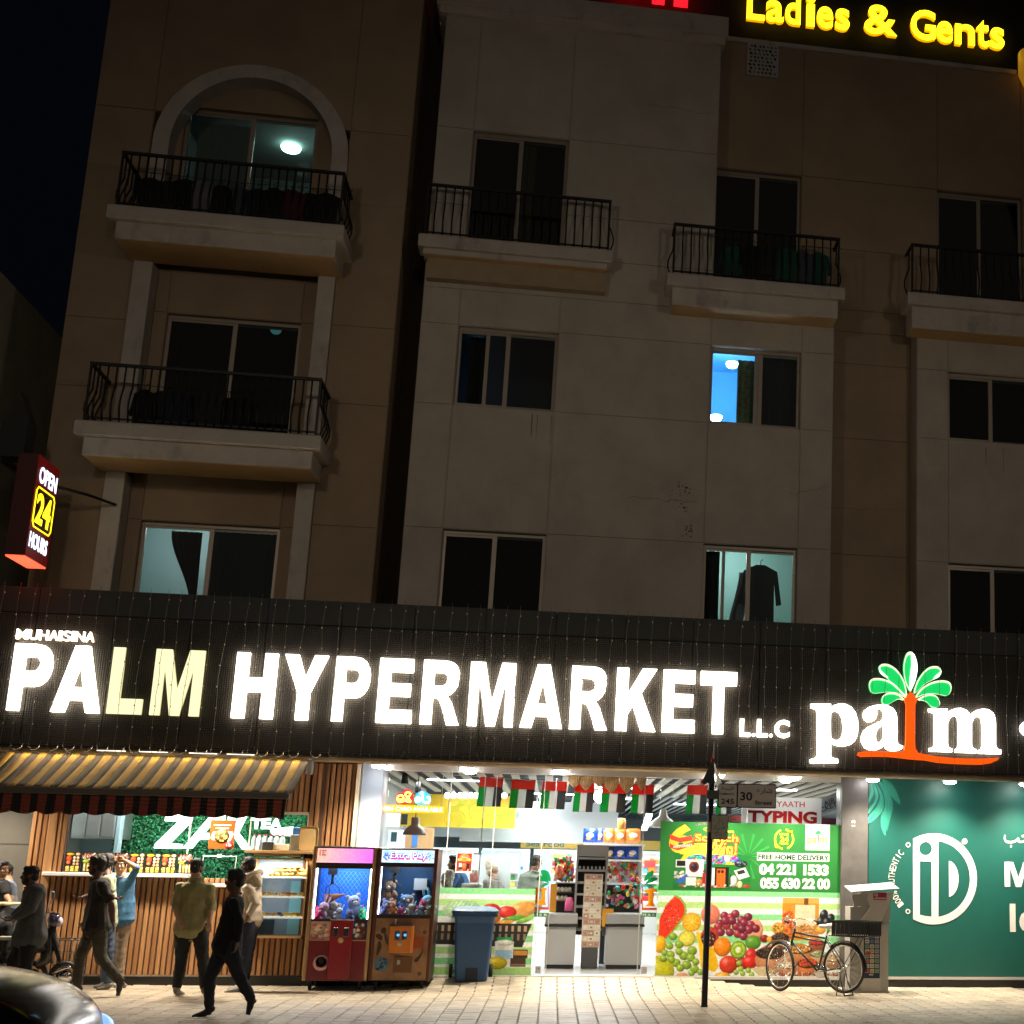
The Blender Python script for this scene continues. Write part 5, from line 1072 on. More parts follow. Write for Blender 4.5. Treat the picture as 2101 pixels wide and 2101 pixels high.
# lettering on the green
t4=lambda s,a,b,M,Y=VY-.004,**k:(lambda r:text(k.pop('name','lettering'),s,r[0],r[1],r[2],r[3],Y,M,vin,**k))(rect(1340+.20704*a[0],1660+.20704*a[1],1340+.20704*b[0],1660+.20704*b[1],VY))
def r4(name,a,b,M,Y=VY-.002,d=.001):x0,z0,x1,z1=rect(1340+.20704*a[0],1660+.20704*a[1],1340+.20704*b[0],1660+.20704*b[1],VY);return bx(name,M,x0,Y,z0,x1,Y+d,z1,vin)
GRT=mat('dark_green_print',(.01,.06,.025),.8,spec=.1);r4('white_band',(1032,430),(1745,522),WH)
t4('FREE HOME DELIVERY',(1042,446),(1742,512),GRT,bold=.04);t4('04 221 1533',(1052,540),(1738,662),WH,bold=.05,space=.92);t4('055 630 22 00',(1062,676),(1752,798),WH,bold=.05,space=.92)
r4('logo_card',(1512,150),(1748,410),WH);OR=mat('orange_letter_print',(.85,.36,.02),.5);t4('pa',(1528,282),(1622,362),OR,bold=.02);t4('m',(1650,282),(1728,334),OR,bold=.02)
BRP=mat('brown_print',(.35,.07,.03),.5);r4('logo_trunk',(1632,252),(1642,338),BRP,VY-.004);t4('HYPERMARKET',(1550,347),(1730,362),GRT,bold=.02);r4('logo_line',(1545,378),(1730,384),mat('grey_print',(.5,.5,.5),.5),VY-.004)
LGp=mat('leaf_green_print',(.02,.38,.12),.5)
for a in(-80,-50,-20,90,50,20,0):
    ca,sa=math.sin(math.radians(a)),math.cos(math.radians(a));L_=48 if a else 50;c=(1637,250);shape('logo_leaf',[z4([(c[0],c[1]),(c[0]+ca*L_*.5-sa*7,c[1]-sa*L_*.5-ca*7),(c[0]+ca*L_,c[1]-sa*L_),(c[0]+ca*L_*.5+sa*7,c[1]-sa*L_*.5+ca*7)])],VY-.004,.001,LGp,vin)
YLP=mat('yellow_print',(.85,.75,.03),.5);cx_,cy_=1298,298
for a0,a1 in((80,-70),(260,110)):
    o_=[(cx_+98*math.cos(math.radians(a)),cy_-104*math.sin(math.radians(a)))for a in np.linspace(a0,a1,16)];i_=[(cx_+82*math.cos(math.radians(a)),cy_-88*math.sin(math.radians(a)))for a in np.linspace(a1,a0,16)];shape('arrow_ring',[z4(o_+i_)],VY-.004,.001,YLP,vin)
shape('arrow_head',[z4([(1340,215),(1385,212),(1378,262)])],VY-.004,.001,YLP,vin);shape('arrow_head',[z4([(1205,340),(1210,385),(1262,388)])],VY-.004,.001,YLP,vin)
t4('OPEN',(1255,238),(1340,264),YLP,bold=.01);t4('24',(1258,272),(1342,326),YLP,bold=.02);t4('HOURS',(1256,332),(1338,352),YLP,bold=.01)
# campaign print
YO=mat('gold_print',(.85,.42,.03),.4);RDp=mat('campaign_red',(.72,.03,.015),.5);YS=mat('sunny_print',(.92,.68,.04),.5)
shape('burst',[z4([(240,505),(290,400),(420,340),(600,330),(790,440),(850,520),(700,560),(500,540)])],VY-.002,.001,YS,vin)
t4('6',(165,145),(392,442),YO,Y=VY-.004,bold=.05,shear=0);shape('ribbon',[z4([(165,250),(260,285),(380,262),(392,310),(265,330),(172,300)])],VY-.006,.001,RDp,vin);shape('ribbon',[z4([(165,340),(240,372),(400,320),(412,352),(250,408),(168,385)])],VY-.006,.001,RDp,vin);t4('ANNIVERSARY',(198,350),(388,382),WH,Y=VY-.008,bold=.01,rot=7)
t4('Scratch',(404,238),(856,336),RDp,Y=VY-.0045,bold=.07);t4('Scratch',(418,248),(842,326),YS,Y=VY-.006,bold=.012);t4('and',(415,332),(522,392),RDp,Y=VY-.0045,bold=.07);t4('and',(420,337),(518,388),YS,Y=VY-.006,bold=.005)
t4('Win!',(520,318),(838,452),RDp,Y=VY-.005,bold=.07,rot=-4);t4('Win!',(530,324),(828,446),YS,Y=VY-.007,bold=.012,rot=-4)
t4('Coupon',(500,190),(800,240),YS,Y=VY-.004,bold=.02,rot=-3)
ca=Print(150,76,'#1f7a34');ca.poly([(8,20),(20,0),(118,0),(125,22)],'#f3c52c');ca.speck(75,10,52,11,190,['#e0359a','#2a5fd8','#22b0c8','#1fa86a','#8a35c8','#30c090'],3.0,50)
ca.rect(3,13,24,30,'#d8dad8');ca.rect(5,15,22,27,'#1c1d22');ca.rect(23,12,58,50,'#ecebe8');ca.ell(39,28,10,13,'#7b1f2c',0,.3);ca.ell(39,28,6,8,'#20242c',0,.3);ca.rect(28,12,54,17,'#c8cac8')
ca.speck(12,48,11,9,26,['#e8e6e0','#c8c8c4','#a0a4a0'],3,51);ca.poly([(2,62),(26,44),(30,56),(14,66)],'#3a6ac0');ca.speck(64,40,7,12,22,['#20242a','#404040'],2,52);ca.rect(24,52,44,70,'#eeeeec');ca.ell(50,62,7,8,'#c89a50',0,.3);ca.rect(56,42,66,72,'#b0221c');ca.rect(78,28,108,72,'#1c1a18');ca.rect(84,32,101,74,'#ef6a1e');ca.ell(88,38,3,4,'#3a1208',0,.2);ca.ell(95,38,3,4,'#3a1208',0,.2)
ca.rect(68,30,80,72,'#e9e7e4');ca.ell(118,60,8,14,'#d8d8d4',0,.8);ca.rect(110,44,112,70,'#202020');ca.poly([(118,36),(140,28),(149,48),(128,56)],'#ecebe8');ca.poly([(123,37),(137,32),(141,40),(127,45)],'#2c2c2a');ca.ell(131,20,13,8,'#23262a',0,.5);ca.speck(131,20,10,5,12,['#5a8ac0','#808488'],1.3,53);ca.ell(104,8,6,10,'#dededa',0,.4);ca.ell(130,66,5,8,'#dcd0a0',0,.3);ca.ell(144,70,8,3.4,'#c03024',0,.4);ca.speck(70,70,60,4,40,['#f0eeea','#c0342c','#d8a050'],2.2,54)
x0,z0,x1,z1=rect(1340+.20704*215,1660+.20704*445,1340+.20704*955,1660+.20704*790,VY);ca.sheet('prize_print',x0,z0,x1,z1,VY-.003,PRINT,vin)
for i in range(8):p=z4([(420+i*20,150-i*3),(436+i*20,148-i*3),(427+i*20,170-i*3)]);shape('printed_bunting',[p],VY-.003,.001,(RDp if i%2 else mat('blue_print',(.05,.2,.6),.5)),vin)
for a in(0,25,50,75,105,135,160,190,220,250,285,320):
    ca_,sa_=math.cos(math.radians(a)),math.sin(math.radians(a));c=(940,470);r1,r2=40,230;shape('ray',[z4([(c[0]+ca_*r1-sa_*3,c[1]-sa_*r1-ca_*3),(c[0]+ca_*r2-sa_*14,c[1]-sa_*r2-ca_*14),(c[0]+ca_*r2+sa_*14,c[1]-sa_*r2+ca_*14),(c[0]+ca_*r1+sa_*3,c[1]-sa_*r1+ca_*3)])],VY-.001,.0006,mat('faint_ray_print',(.03,.32,.06),.4,trans=.3),vin)

# ---------------- left window: striped vinyl with groceries
vl=thing('window_vinyl','striped green window vinyl with a basket of groceries printed on it, left of the doors','window graphic',(-1.3,0,.8))
lx0,lz0,lx1,lz1=rect(896,1821,1095,2001,VY);lx0=X(785,1950,VY);lx1=(X(1097,1825,VY)+X(1091,2000,VY))/2
K3=4.4;U0,V0=60,995;w3,h3=int((905-U0)/K3),int((1668-V0)/K3);P3=Print(w3,h3,'#eceee6');c3=lambda v:(v-V0)/K3;q3=lambda u:(u-U0)/K3
def E3(u,v,ru,rv,c,ang=0,sh=.4):P3.ell(q3(u),c3(v),ru/K3,rv/K3,c,ang,sh)
for a,b,c in((995,1043,'#8ad68e'),(1085,1130,'#b5dc8c'),(1170,1215,'#8ad68e'),(1270,1320,'#b5dc8c'),(1360,1410,'#8ad68e'),(1450,1500,'#b5dc8c'),(1530,1580,'#8ad68e'),(1600,1670,'#a8d27c')):P3.rect(0,c3(a),w3,c3(b),c)
E3(200,1130,38,55,'#ef8c22',10);E3(160,1150,30,55,'#f3a02c');E3(265,1150,38,45,'#b5c82e',30);E3(235,1170,22,24,'#f0d020');E3(220,1220,80,40,'#efc9b4');E3(490,1165,110,72,'#bcd9a4',0,.3)
for k in range(7):P3.line(q3(400+k*25),c3(1140),q3(430+k*22),c3(1100),.9,'#7fae68')
E3(830,1165,95,60,'#e0a054',-30,.35); 
for k in range(5):P3.line(q3(770+k*18),c3(1210-k*6),q3(850+k*14),c3(1110),.8,'#c07c30')
E3(745,1180,55,48,'#d8342c',0,.5);E3(655,1160,52,45,'#cc2a20',0,.5);E3(600,1180,26,26,'#b8201c');E3(660,1225,52,46,'#f08c1c',0,.4);E3(610,1240,40,36,'#f2a03c');E3(780,1230,70,22,'#5c9a34',-18,.4);E3(850,1240,55,18,'#80bc4a',-25,.4);E3(740,1258,50,16,'#f0a244',-8,.3)
P3.poly([(q3(150),c3(1262)),(q3(892),c3(1270)),(q3(845),c3(1450)),(q3(150),c3(1420))],'#2a2724')
for i in range(20):u=165+i*36;P3.rect(q3(u),c3(1285),q3(u+15),c3(1330),'#b49a78');P3.rect(q3(u),c3(1345),q3(u+13),c3(1395),'#8c7c64')
E3(185,1430,48,42,'#d8281c',0,.5);E3(155,1495,40,60,'#efb222',0,.4);E3(245,1525,55,45,'#e04a1c',0,.5);E3(200,1580,55,42,'#a83820',0,.3);P3.speck(q3(200),c3(1580),10,8,50,['#d86a48','#6c1c10'],1.3,61);P3.rect(q3(212),c3(1350),q3(280),c3(1460),'#74b6c6');P3.speck(q3(246),c3(1400),6,10,14,['#f4f4ee','#2f7f9c'],2,62)
P3.rect(q3(580),c3(1435),q3(672),c3(1600),'#a82620');P3.rect(q3(583),c3(1425),q3(668),c3(1448),'#1f1f1f');P3.speck(q3(625),c3(1520),8,9,22,['#e8d8c0','#c85040'],1.8,63)
P3.rect(q3(690),c3(1405),q3(796),c3(1580),'#e4e0cf');P3.rect(q3(700),c3(1375),q3(786),c3(1405),'#1f9c50');P3.rect(q3(694),c3(1470),q3(792),c3(1540),'#9cc2d4');E3(743,1415,52,22,'#ebe7d8');P3.rect(q3(796),c3(1465),q3(878),c3(1530),'#3a2c22');P3.rect(q3(800),c3(1475),q3(874),c3(1510),'#c88838');P3.rect(q3(782),c3(1530),q3(868),c3(1600),'#4a3428');P3.rect(q3(785),c3(1575),q3(866),c3(1590),'#8c6a50');E3(706,1570,58,48,'#e3c51c',0,.5)
P3.sheet('grocery_print',lx0,lz0,lx1,lz1,VY,PRINT,vl)
# palm decals on the sliding doors
def z3w(pts,Y,n=0):w=[xz(850+.27174*u,1550+.27174*v,Y)for u,v in pts];return catmull(w,n)if n else w
DY=.092;LGd=mat('decal_green',(.005,.33,.10),.4,trans=.3);ORd=mat('decal_orange',(.95,.38,.01),.4,trans=.3);BRd=mat('decal_rust',(.6,.10,.03),.4,trans=.2)
for di,(leafs,poly,tag_)in enumerate((
    ([[(955,870),(990,865),(1020,890),(1028,950),(990,930),(965,905)],[(925,930),(950,905),(990,925),(1020,965),(975,950),(935,945)],[(960,985),(985,962),(1018,970),(990,985),(968,992)]],[(910,1000),(935,995),(940,1020),(930,1060),(935,1085),(960,1090),(962,1010),(955,1000),(1000,998),(1000,1012),(990,1020),(990,1110),(1000,1130),(930,1130),(915,1120),(912,1060)],'PER'),
    ([[(1735,935),(1760,890),(1800,868),(1808,890),(1780,925),(1740,950)],[(1745,970),(1780,925),(1830,922),(1835,940),(1800,955),(1760,968)],[(1755,985),(1790,975),(1796,1000),(1770,998)]],[(1735,1010),(1832,1005),(1835,1035),(1808,1030),(1805,1110),(1820,1140),(1740,1140),(1765,1120),(1768,1040),(1740,1035)],'MAR'))):
    t=thing('door_decal',['palm leaf and orange letter sticker on the left sliding door','palm leaf and orange letter sticker on the right sliding door'][di],'sticker',(X(*((1110,1850)if di==0 else(1335,1850)),DY),DY,1))
    for lf in leafs:shape('leaf',[z3w(lf,DY,4)],DY,.002,LGd,t)
    shape('letter',[z3w(poly,DY)],DY,.002,ORd,t);u0=905 if di==0 else 1718;u1=1015 if di==0 else 1830
    shape('underline',[z3w([(u0,1145),(u1-8,1145),(u1-8,985),(u1,985),(u1,1165),(u0,1165)]if di==0 else[(u0,985),(u0+8,985),(u0+8,1150),(u1,1150),(u1,1168),(u0,1168)],DY)],DY,.002,BRd,t)
    shape('green_strip',[z3w([(u0,1185),(u1,1188),(u1-4,1220),(u0,1217)],DY)],DY,.002,mat('decal_strip_green',(.06,.30,.10),.4,trans=.3),t)
    x0,z0,x1,z1=rect(850+.27174*(u0+8),1550+.27174*1195,850+.27174*(u1-12),1550+.27174*1212,DY);text('lettering',tag_,x0,z0,x1,z1,DY-.003,WH,t,bold=.02,space=1.6)

# ================================================================== inside the hypermarket
inn=thing('shop_interior','bright supermarket interior shell with slatted dark ceiling and yellow wall bands','interior',(1,8,0))
CEI=3.12;wl_=MB();WX0,WX1,WY=-2.95,9.4,20.0
wl_.quad((WX0,.05,FZ),(WX0,WY,FZ),(WX0,WY,CEI+.6),(WX0,.05,CEI+.6));wl_.quad((WX1,.05,FZ),(WX1,.05,CEI+.6),(WX1,WY,CEI+.6),(WX1,WY,FZ));wl_.quad((WX0,WY,FZ),(WX1,WY,FZ),(WX1,WY,CEI+.6),(WX0,WY,CEI+.6))
wl_.build('wall',mat('shop_wall_white',(.50,.56,.58),.6),inn)
bx('ceiling_deck',mat('ceiling_black',(.012,.013,.015),.8),WX0,.15,CEI+.17,WX1,WY,CEI+.22,inn)
M_BAF=mat('ceiling_baffle_cream',(.46,.43,.36),.6);me=None
for i in range(46):
    x=WX0+.12+i*.265
    if x>WX1-.1:break
    if me is None:bo=bx('ceiling_baffle',M_BAF,x,.5,CEI-.03,x+.115,6.4,CEI+.0,inn);me=bo;x_0=x
    else:c=bo.copy();COL.objects.link(c);c.location.x+=x-x_0
me=None
for i in range(62):
    x=-1.2+i*.17
    if me is None:bo=bx('ceiling_fin',mat('ceiling_fin_pale',(.5,.55,.6),.5),x,6.5,CEI-.02,x+.035,WY-.2,CEI+.01,inn);me=bo;x_0=x
    else:c=bo.copy();COL.objects.link(c);c.location.x+=x-x_0
# yellow bulkheads
yb=rect(858,1637,1062,1699,7.0);yx0=WX0;yx1=X(1058,1660,7.0);yz0=Z(1000,1699,7.0)
bx('yellow_bulkhead',mat('yellow_band',(.80,.55,.03),.5),yx0,7.0,yz0,yx1,7.1,CEI-.05,inn)
gm=random.Random(8);LN=mat('lime_line_print',(.45,.62,.06),.5)
for i in range(16):
    m=MB();cx_=gm.uniform(yx0+.9,yx1-.15);cz_=gm.uniform(yz0+.05,CEI-.2);r_=gm.uniform(.06,.2)
    for rr_ in(r_,r_*.62,r_*.3):m.tube([(min(cx_+rr_*math.cos(a),yx1-.01),6.995,max(yz0+.01,min(CEI-.06,cz_+rr_*.8*math.sin(a))))for a in np.linspace(0,PI*1.3,12)],.006,4)
    m.build('line_drawing',LN,inn)
bx('grey_bulkhead',mat('pale_grey_blue',(.50,.56,.58),.6),-1.9,8.4,2.2,1.3,8.5,yz0+.6,inn)
bx('side_partition',mat('pale_grey_blue'),X(885,1760,3.4),3.4,FZ,X(1050,1760,3.4)-.0,3.45,1.9,inn)
sy=15.0;sfx0,sfz0,sfx1,sfz1=rect(1069,1720,1352,1745,sy)
bx('yellow_bulkhead',mat('mustard_band',(.70,.46,.08),.5),sfx0,sy,sfz0,WX1,sy+.1,sfz1,inn);bx('upper_bulkhead',mat('pale_grey_blue'),WX0,sy+.02,sfz1+.002,sfx0,sy+.12,CEI,inn)
x0,z0,x1,z1=rect(1080,1725,1157,1738,sy);text('lettering','Sea Food',x0,z0,x1,z1,sy-.02,mat('teal_letter',(.02,.22,.24),.5),inn,bold=.01)
cool=mat('chiller_glow',(.7,.85,.9),.4,emit=(.62,.86,1),es=.42)
ccx=thing('chiller_cabinet','row of bright lit chiller cabinets at the back of the supermarket','chiller',(2,14.6,FZ))
for i in range(8):
    x=sfx0-2.2+i*1.25;bx('cabinet_light',cool,x+.04,14.7,1.55,x+1.2,14.75,sfz0-.03,ccx);bx('cabinet_body',M_WHITE,x+.02,14.5,FZ,x+1.22,14.9,1.5,ccx); 
    gg=random.Random(i)
    for k in range(5):bx('product_row',mat('product_%d'%(k%5),((.6,.1,.1),(.1,.3,.6),(.7,.6,.2),(.15,.5,.3),(.8,.8,.8))[k],.5),x+.08,14.42,1.52+k*.12,x+gg.uniform(.5,1.15),14.66,1.60+k*.12,ccx)
# ceiling lamps of the shop
M_LED=mat('led_white',(1,1,1),.3,emit=(.93,.97,1),es=5);M_LEDB=mat('led_blue_rim',(.1,.2,.8),.3,emit=(.12,.25,1),es=1.5)
def lamp_thing(name,label,cat,loc,group=None):return thing(name,label,cat,loc,group)
for i,(a,b,lab)in enumerate((((1164,1568),(1217,1585),'left'),((1249,1571),(1325,1586),'right'))):
    x0,z0,x1,z1=rect(*a,*b,.9);t=lamp_thing('led_panel','bright blue edged LED panel over the open doors, the %s one'%lab,'lamp',((x0+x1)/2,.9,z1));bx('glow',M_LED,x0,.75,z0+.03,x1,1.05,z1-.015,t,.02);bx('blue_rim',M_LEDB,x0-.015,.745,z0,x1+.015,1.06,z0+.028,t);bx('housing',M_WHITE,x0+.1,.8,z1-.013,x1-.1,1.0,z1+.03,t)
def disc_lamp(a,r,Y,label,es=9,group=None):
    p=at(*a,Y=Y);t=lamp_thing('disc_lamp',label,'lamp',p,group);m=MB();m.lathe([(0,-.02),(r*.93,-.02),(r,0),(r,.03),(0,.035)],p,24);m.build('glow',mat('disc_glow_%d'%es,(1,1,1),.3,emit=(1,.98,.95),es=es),t);MB().tube([(p.x,p.y,p.z+.03),(p.x,p.y,CEI+.2)],.008,5).build('stem',M_WHITE,t)
disc_lamp((1100,1672),.33,8.0,'upper of two wide glowing disc lamps seen left of the doors');disc_lamp((1100,1693),.33,10.0,'lower of two wide glowing disc lamps seen left of the doors')
disc_lamp((1167,1713),.12,14,'small distant ceiling light above the sea food counter',9)
p=at(1232,1634,Y=2.6);t=lamp_thing('bare_bulb_lamp','dazzling white round lamp hanging in the middle of the doorway','lamp',p);m=MB();m.ell(p,(.11,.11,.11),16,12);m.build('globe',mat('dazzling_globe',(1,1,1),.3,emit=(1,1,1),es=45),t);MB().tube([p+Vector((0,0,.1)),(p.x,p.y,CEI+.1)],.01,6).build('cord',M_IRON,t)
l=bpy.data.lights.new('doorway_lamp_light','POINT');l.energy=30;l.shadow_soft_size=.12;lo=bpy.data.objects.new('doorway_lamp_light',l);COL.objects.link(lo);lo.location=p-Vector((0,.25,.12))
for i,(a,b)in enumerate((((1276,1638),(1308,1642)),((1128,1617),(1158,1620)),((1266,1580),(1330,1584)))):
    q=at(*a,Y=5);q2=at(*b,Y=5);o=bx('tube_light',M_LED,q.x,4.97,q.z-.02,q2.x,5.03,q.z+.02);tag(o,['short white tube lamp right of the dazzling doorway lamp','short white tube lamp left of the doorway near the flags','white tube lamp just under the ceiling over the right door'][i],'lamp')
q=at(1262,1700,Y=5.5);q2=at(1332,1672,Y=3.5);m=MB();m.bar(q+Vector((.55,0,0)),q2,.10,.05);o=m.build('linear_lamp',M_LED);tag(o,'white linear lamp slanting over the snack shelves','lamp')
q=at(1360,1695,Y=1.6);t=lamp_thing('dome_pendant','pale dome pendant lamp behind the right door above the green vinyl','lamp',q);m=MB();m.lathe([(.02,.28),(.05,.26),(.07,.16),(.2,.06),(.235,-.02)],q,20);m.build('shade',M_WHITE,t);m=MB();m.lathe([(0,-.01),(.22,-.01)],q,20);m.build('glow',M_LED,t)
q=at(850,1713,Y=1.2);t=lamp_thing('grey_pendant','grey dome pendant lamp hanging behind the left shop window','lamp',q);m=MB();m.lathe([(.0,.275),(.055,.27),(.062,.255),(.062,.15),(.09,.14),(.15,.08),(.172,.03),(.175,0)],q,24);o=m.build('shade',mat('pendant_grey',(.19,.175,.165),.5),t);m=MB();m.lathe([(0,.004),(.168,.004)],q,24);m.build('glow',mat('pendant_glow',(1,1,1),.3,emit=(1,.96,.9),es=4),t);MB().tube([q+Vector((0,0,.27)),(q.x,q.y,CEI)],.006,5).build('cord',M_IRON,t)
for i,(a,r)in enumerate((((831,1597),.055),((858,1616),.05))):
    q=at(*a,Y=1.5+i);t=lamp_thing('track_spotlight','black track spotlight on the slatted ceiling, %s'%['nearer the blue column','just above the neon sign'][i],'lamp',q);m=MB();m.lathe([(0,.10),(r*.8,.09),(r*1.1,-.08),(r*.95,-.075),(0,-.03)],q,14);m.build('can',M_IRON,t);MB().tube([q+Vector((0,0,.09)),(q.x,q.y,CEI)],.008,5).build('stem',M_IRON,t)
for i in range(7):
    u_=(918,931,944,955,966,977,1035)[i];q=at(u_,1632,Y=6.6);m=MB();m.ell(q,(.055,.055,.06),10,8);o=m.build('small_bulb',mat('small_bulb_glow',(1,1,1),.3,emit=(1,.98,.92),es=5));tag(o,'small round bulb in the row along the top of the yellow wall','lamp','small bulbs along the yellow wall')
for i,(lx,ly,e,sx_)in enumerate(((-1.6,2.2,85,1.6),(.8,3.2,110,2.0),(3.6,2.5,100,2.2),(0,6,100,3),(3,9,160,4),(0,12.5,150,4),(7.5,4,80,3))):
    l=bpy.data.lights.new('shop_panel_light','AREA');l.shape='RECTANGLE';l.size=sx_;l.size_y=.6;l.energy=e*.62;l.color=(1,.98,.94);lo=bpy.data.objects.new('shop_panel_light',l);COL.objects.link(lo);lo.location=(lx,ly,CEI-.06)
    o=bx('ceiling_panel_lamp',M_LED,lx-.5,ly-.08,CEI-.05,lx+.5,ly+.08,CEI-.035);tag(o,['flat white ceiling lamp nearest the blue column','flat white ceiling lamp behind the flags over the doorway','flat white ceiling lamp behind the typing sign','flat white ceiling lamp in front of the yellow wall','flat white ceiling lamp deep in the shop at the right','flat white ceiling lamp before the sea food counter','flat white ceiling lamp behind the green billboard'][i],'lamp')

# neon signs
ns=thing('neon_sign','neon sign with red and blue curls over an orange glowing SIM card notice','neon sign',(X(848,1640,.5),.5,2.6))
cA=lambda u,v,Y=.5:at(760+.15528*u,1560+.15528*v,Y=Y)
def neon(name,pts,col,es,r=.012,n=6,closed=False):w=catmull([tuple(cA(u,v))for u,v in pts],n,closed);return MB().tube(w,r,6,closed=closed).build(name,mat('neon_'+col[0],col[1],.4,emit=col[1],es=es),ns)
NR,NB,NO,NW=('red',(1,.02,.03)),('cyan',(.05,.55,1)),('orange',(1,.30,.01)),('white',(1,.95,.8))
shape('red_back',[[(cA(u,v).x,cA(u,v).z)for u,v in catmull([(330,500),(370,430),(420,430),(450,385),(520,385),(560,440),(560,520),(540,575),(420,580),(350,570)],4)]],.52,.01,mat('neon_back_red',(.8,.01,.03),.5,emit=(1,.02,.05),es=.5),ns)
shape('blue_back',[[(cA(u,v).x,cA(u,v).z)for u,v in catmull([(580,500),(620,430),(690,400),(770,440),(800,520),(760,585),(640,590),(590,560)],4)]],.52,.01,mat('neon_back_blue',(.05,.4,.9),.5,emit=(.08,.5,1),es=.5),ns)
neon('curl',[(360,520),(430,515),(425,470),(380,465),(355,505),(375,550),(435,545)],('yellow',(1,.75,.1)),2.5);neon('curl',[(450,545),(525,455),(515,425),(475,425),(465,460),(530,540),(500,550),(465,530)],('yellow',(1,.75,.1)),2.5)
neon('curl',[(600,520),(625,490),(655,510),(640,545),(605,540),(600,520)],NW,3);neon('curl',[(660,440),(690,430),(690,520),(720,560),(770,550),(775,500),(750,480)],NW,3)
x0,z0,x1,z1=rect(780,1651,911,1669,.5);bx('orange_halo',mat('neon_halo',(1,.4,.02),.4,emit=(1,.30,.01),es=1.3),x0,.505,z0,x1,.52,z1,ns,.004);text('lettering','eSIM CARD AVAILABLE',x0+.03,z0+.025,x1-.03,z1-.025,.49,mat('neon_letters',(1,1,1),.4,emit=(1,.86,.5),es=3),ns,bold=.01)
for xx in(x0+.05,x1-.05,x1+.06):MB().tube([(xx,.51,z1),(xx,.51,CEI+.1)],.004,4).build('hanger',M_WHITE,ns)
# seen behind the left glass
def slab(name,a,b,Y,d,M,label=None,cat=None,group=None,r=0):
    x0,z0,x1,z1=rect(*a,*b,Y);o=bx(name,M,x0,Y,z0,x1,Y+d,z1,None,r)
    if label:tag(o,label,cat,group)
    return o
slab('lit_sign_panel',(780,1668),(818,1696),4.5,.1,mat('white_lightbox',(1,1,1),.5,emit=(.95,.97,1),es=.5),'plain white lightbox under the neon sign behind the glass','lightbox')
slab('lit_sign_panel',(780,1702),(830,1760),5.0,.1,mat('ice_lightbox',(.8,.9,1),.5,emit=(.75,.9,1),es=.35),'pale blue lightbox with a pink notice behind the left glass','lightbox');slab('pink_notice',(780,1711),(792,1724),4.95,.02,mat('pink_print',(.8,.01,.25),.5),'small pink notice on the pale lightbox','notice')
slab('dark_screen',(803,1707),(813,1727),4.9,.05,mat('screen_teal_dark',(.03,.10,.11),.3),'dark narrow screen beside the pink notice','screen');slab('dark_screen',(824,1670),(835,1692),3.0,.05,M_IRON,'black speaker box left of the grey pendant lamp','speaker')
wp=thing('wood_panel','light wooden panel with a hanging blue tag behind the grey pendant lamp','panel',(-2.4,3.6,1.5));x0,z0,x1,z1=rect(833,1698,888,1745,3.6);bx('board',mat('light_oak',(.50,.31,.15),.5,var=.12,vs=3,vstretch=(6,1,.5)),x0,3.6,FZ,x1,3.66,z1,wp);bx('blue_tag',mat('blue_print',(.05,.2,.6),.5),(x0+x1)/2-.12,3.58,z1-.32,(x0+x1)/2-.03,3.598,z1-.12,wp)
for i in range(7):bx('louvre',mat('light_oak'),x1-.15+i*.06,3.5,FZ,x1-.12+i*.06,3.56,z1-.35-.03*i,wp)
pd=thing('red_poster','red offer poster with orange shapes stuck on the left shop window','poster',(X(952,1770),.0,1.7));pr=Print(60,84,'#c41e1c');pr.rect(0,0,60,84,'#f4efe6');pr.rect(3,3,57,78,'#c81f1c');pr.ell(30,22,18,16,'#f0782a',0,.1);pr.ell(14,30,9,6,'#f2a44a',0,.2);pr.ell(46,30,9,6,'#f2a44a',0,.2);pr.rect(19,14,41,21,'#8c1610');pr.rect(12,44,22,62,'#9cb4c4');pr.rect(10,60,24,74,'#20242e');pr.rect(38,44,50,74,'#1c1c22');pr.ell(30,55,8,12,'#f0682a',0,.2);pr.speck(30,72,22,4,20,['#f0b03c','#e8e0d0','#3c2420'],2,70)
x0,z0,x1,z1=rect(937,1749,968,1791,-.004);pr.sheet('print',x0,z0,x1,z1,-.004,PRINT_OPAQUE,pd);text('lettering','Best',x0+(x1-x0)*.33,z0+(z1-z0)*.75,x0+(x1-x0)*.68,z0+(z1-z0)*.82,-.007,WH,pd,bold=.02)
cnt=thing('popcorn_cup','striped red and white popcorn cup on a grey counter behind the left glass','cup',at(972,1811,Y=1.2));q=at(972,1811,Y=1.2);m=MB();m.lathe([(.055,0),(.075,.14),(.068,.14)],q,14);m.build('cup',mat('cup_red_white',(.75,.30,.28),.5),cnt);m=MB();gg=random.Random(3);[m.ell((q.x+gg.uniform(-.06,.06),q.y+gg.uniform(-.05,.05),q.z+.145+gg.uniform(0,.05)),(.02,.02,.018),6,5)for _ in range(22)];o=m.build('popcorn',M_WHITE,cnt);o['kind']='stuff'
slab('service_counter',(946,1812),(986,1850),1.3,.5,mat('counter_grey',(.42,.43,.42),.4),'grey counter top block under the popcorn cup','counter',r=.02)
for i,(a,b)in enumerate((((995,1752),(1018,1782)),((1025,1750),(1045,1785)),((1048,1751),(1062,1790)))):slab('price_notice',a,b,7.5,.02,mat('paper_white_lit',(.9,.92,.92),.5,emit=(.8,.95,1),es=.3),['white price notice behind the seated person in the beanie','white price notice in the middle behind the counter','white price notice beside the man with his back turned'][i],'notice')
slab('menu_pillar',(968,1750),(984,1800),5.0,.3,mat('dark_teal_pillar',(.09,.11,.12),.5),'dark grey pillar right of the red poster','pillar')
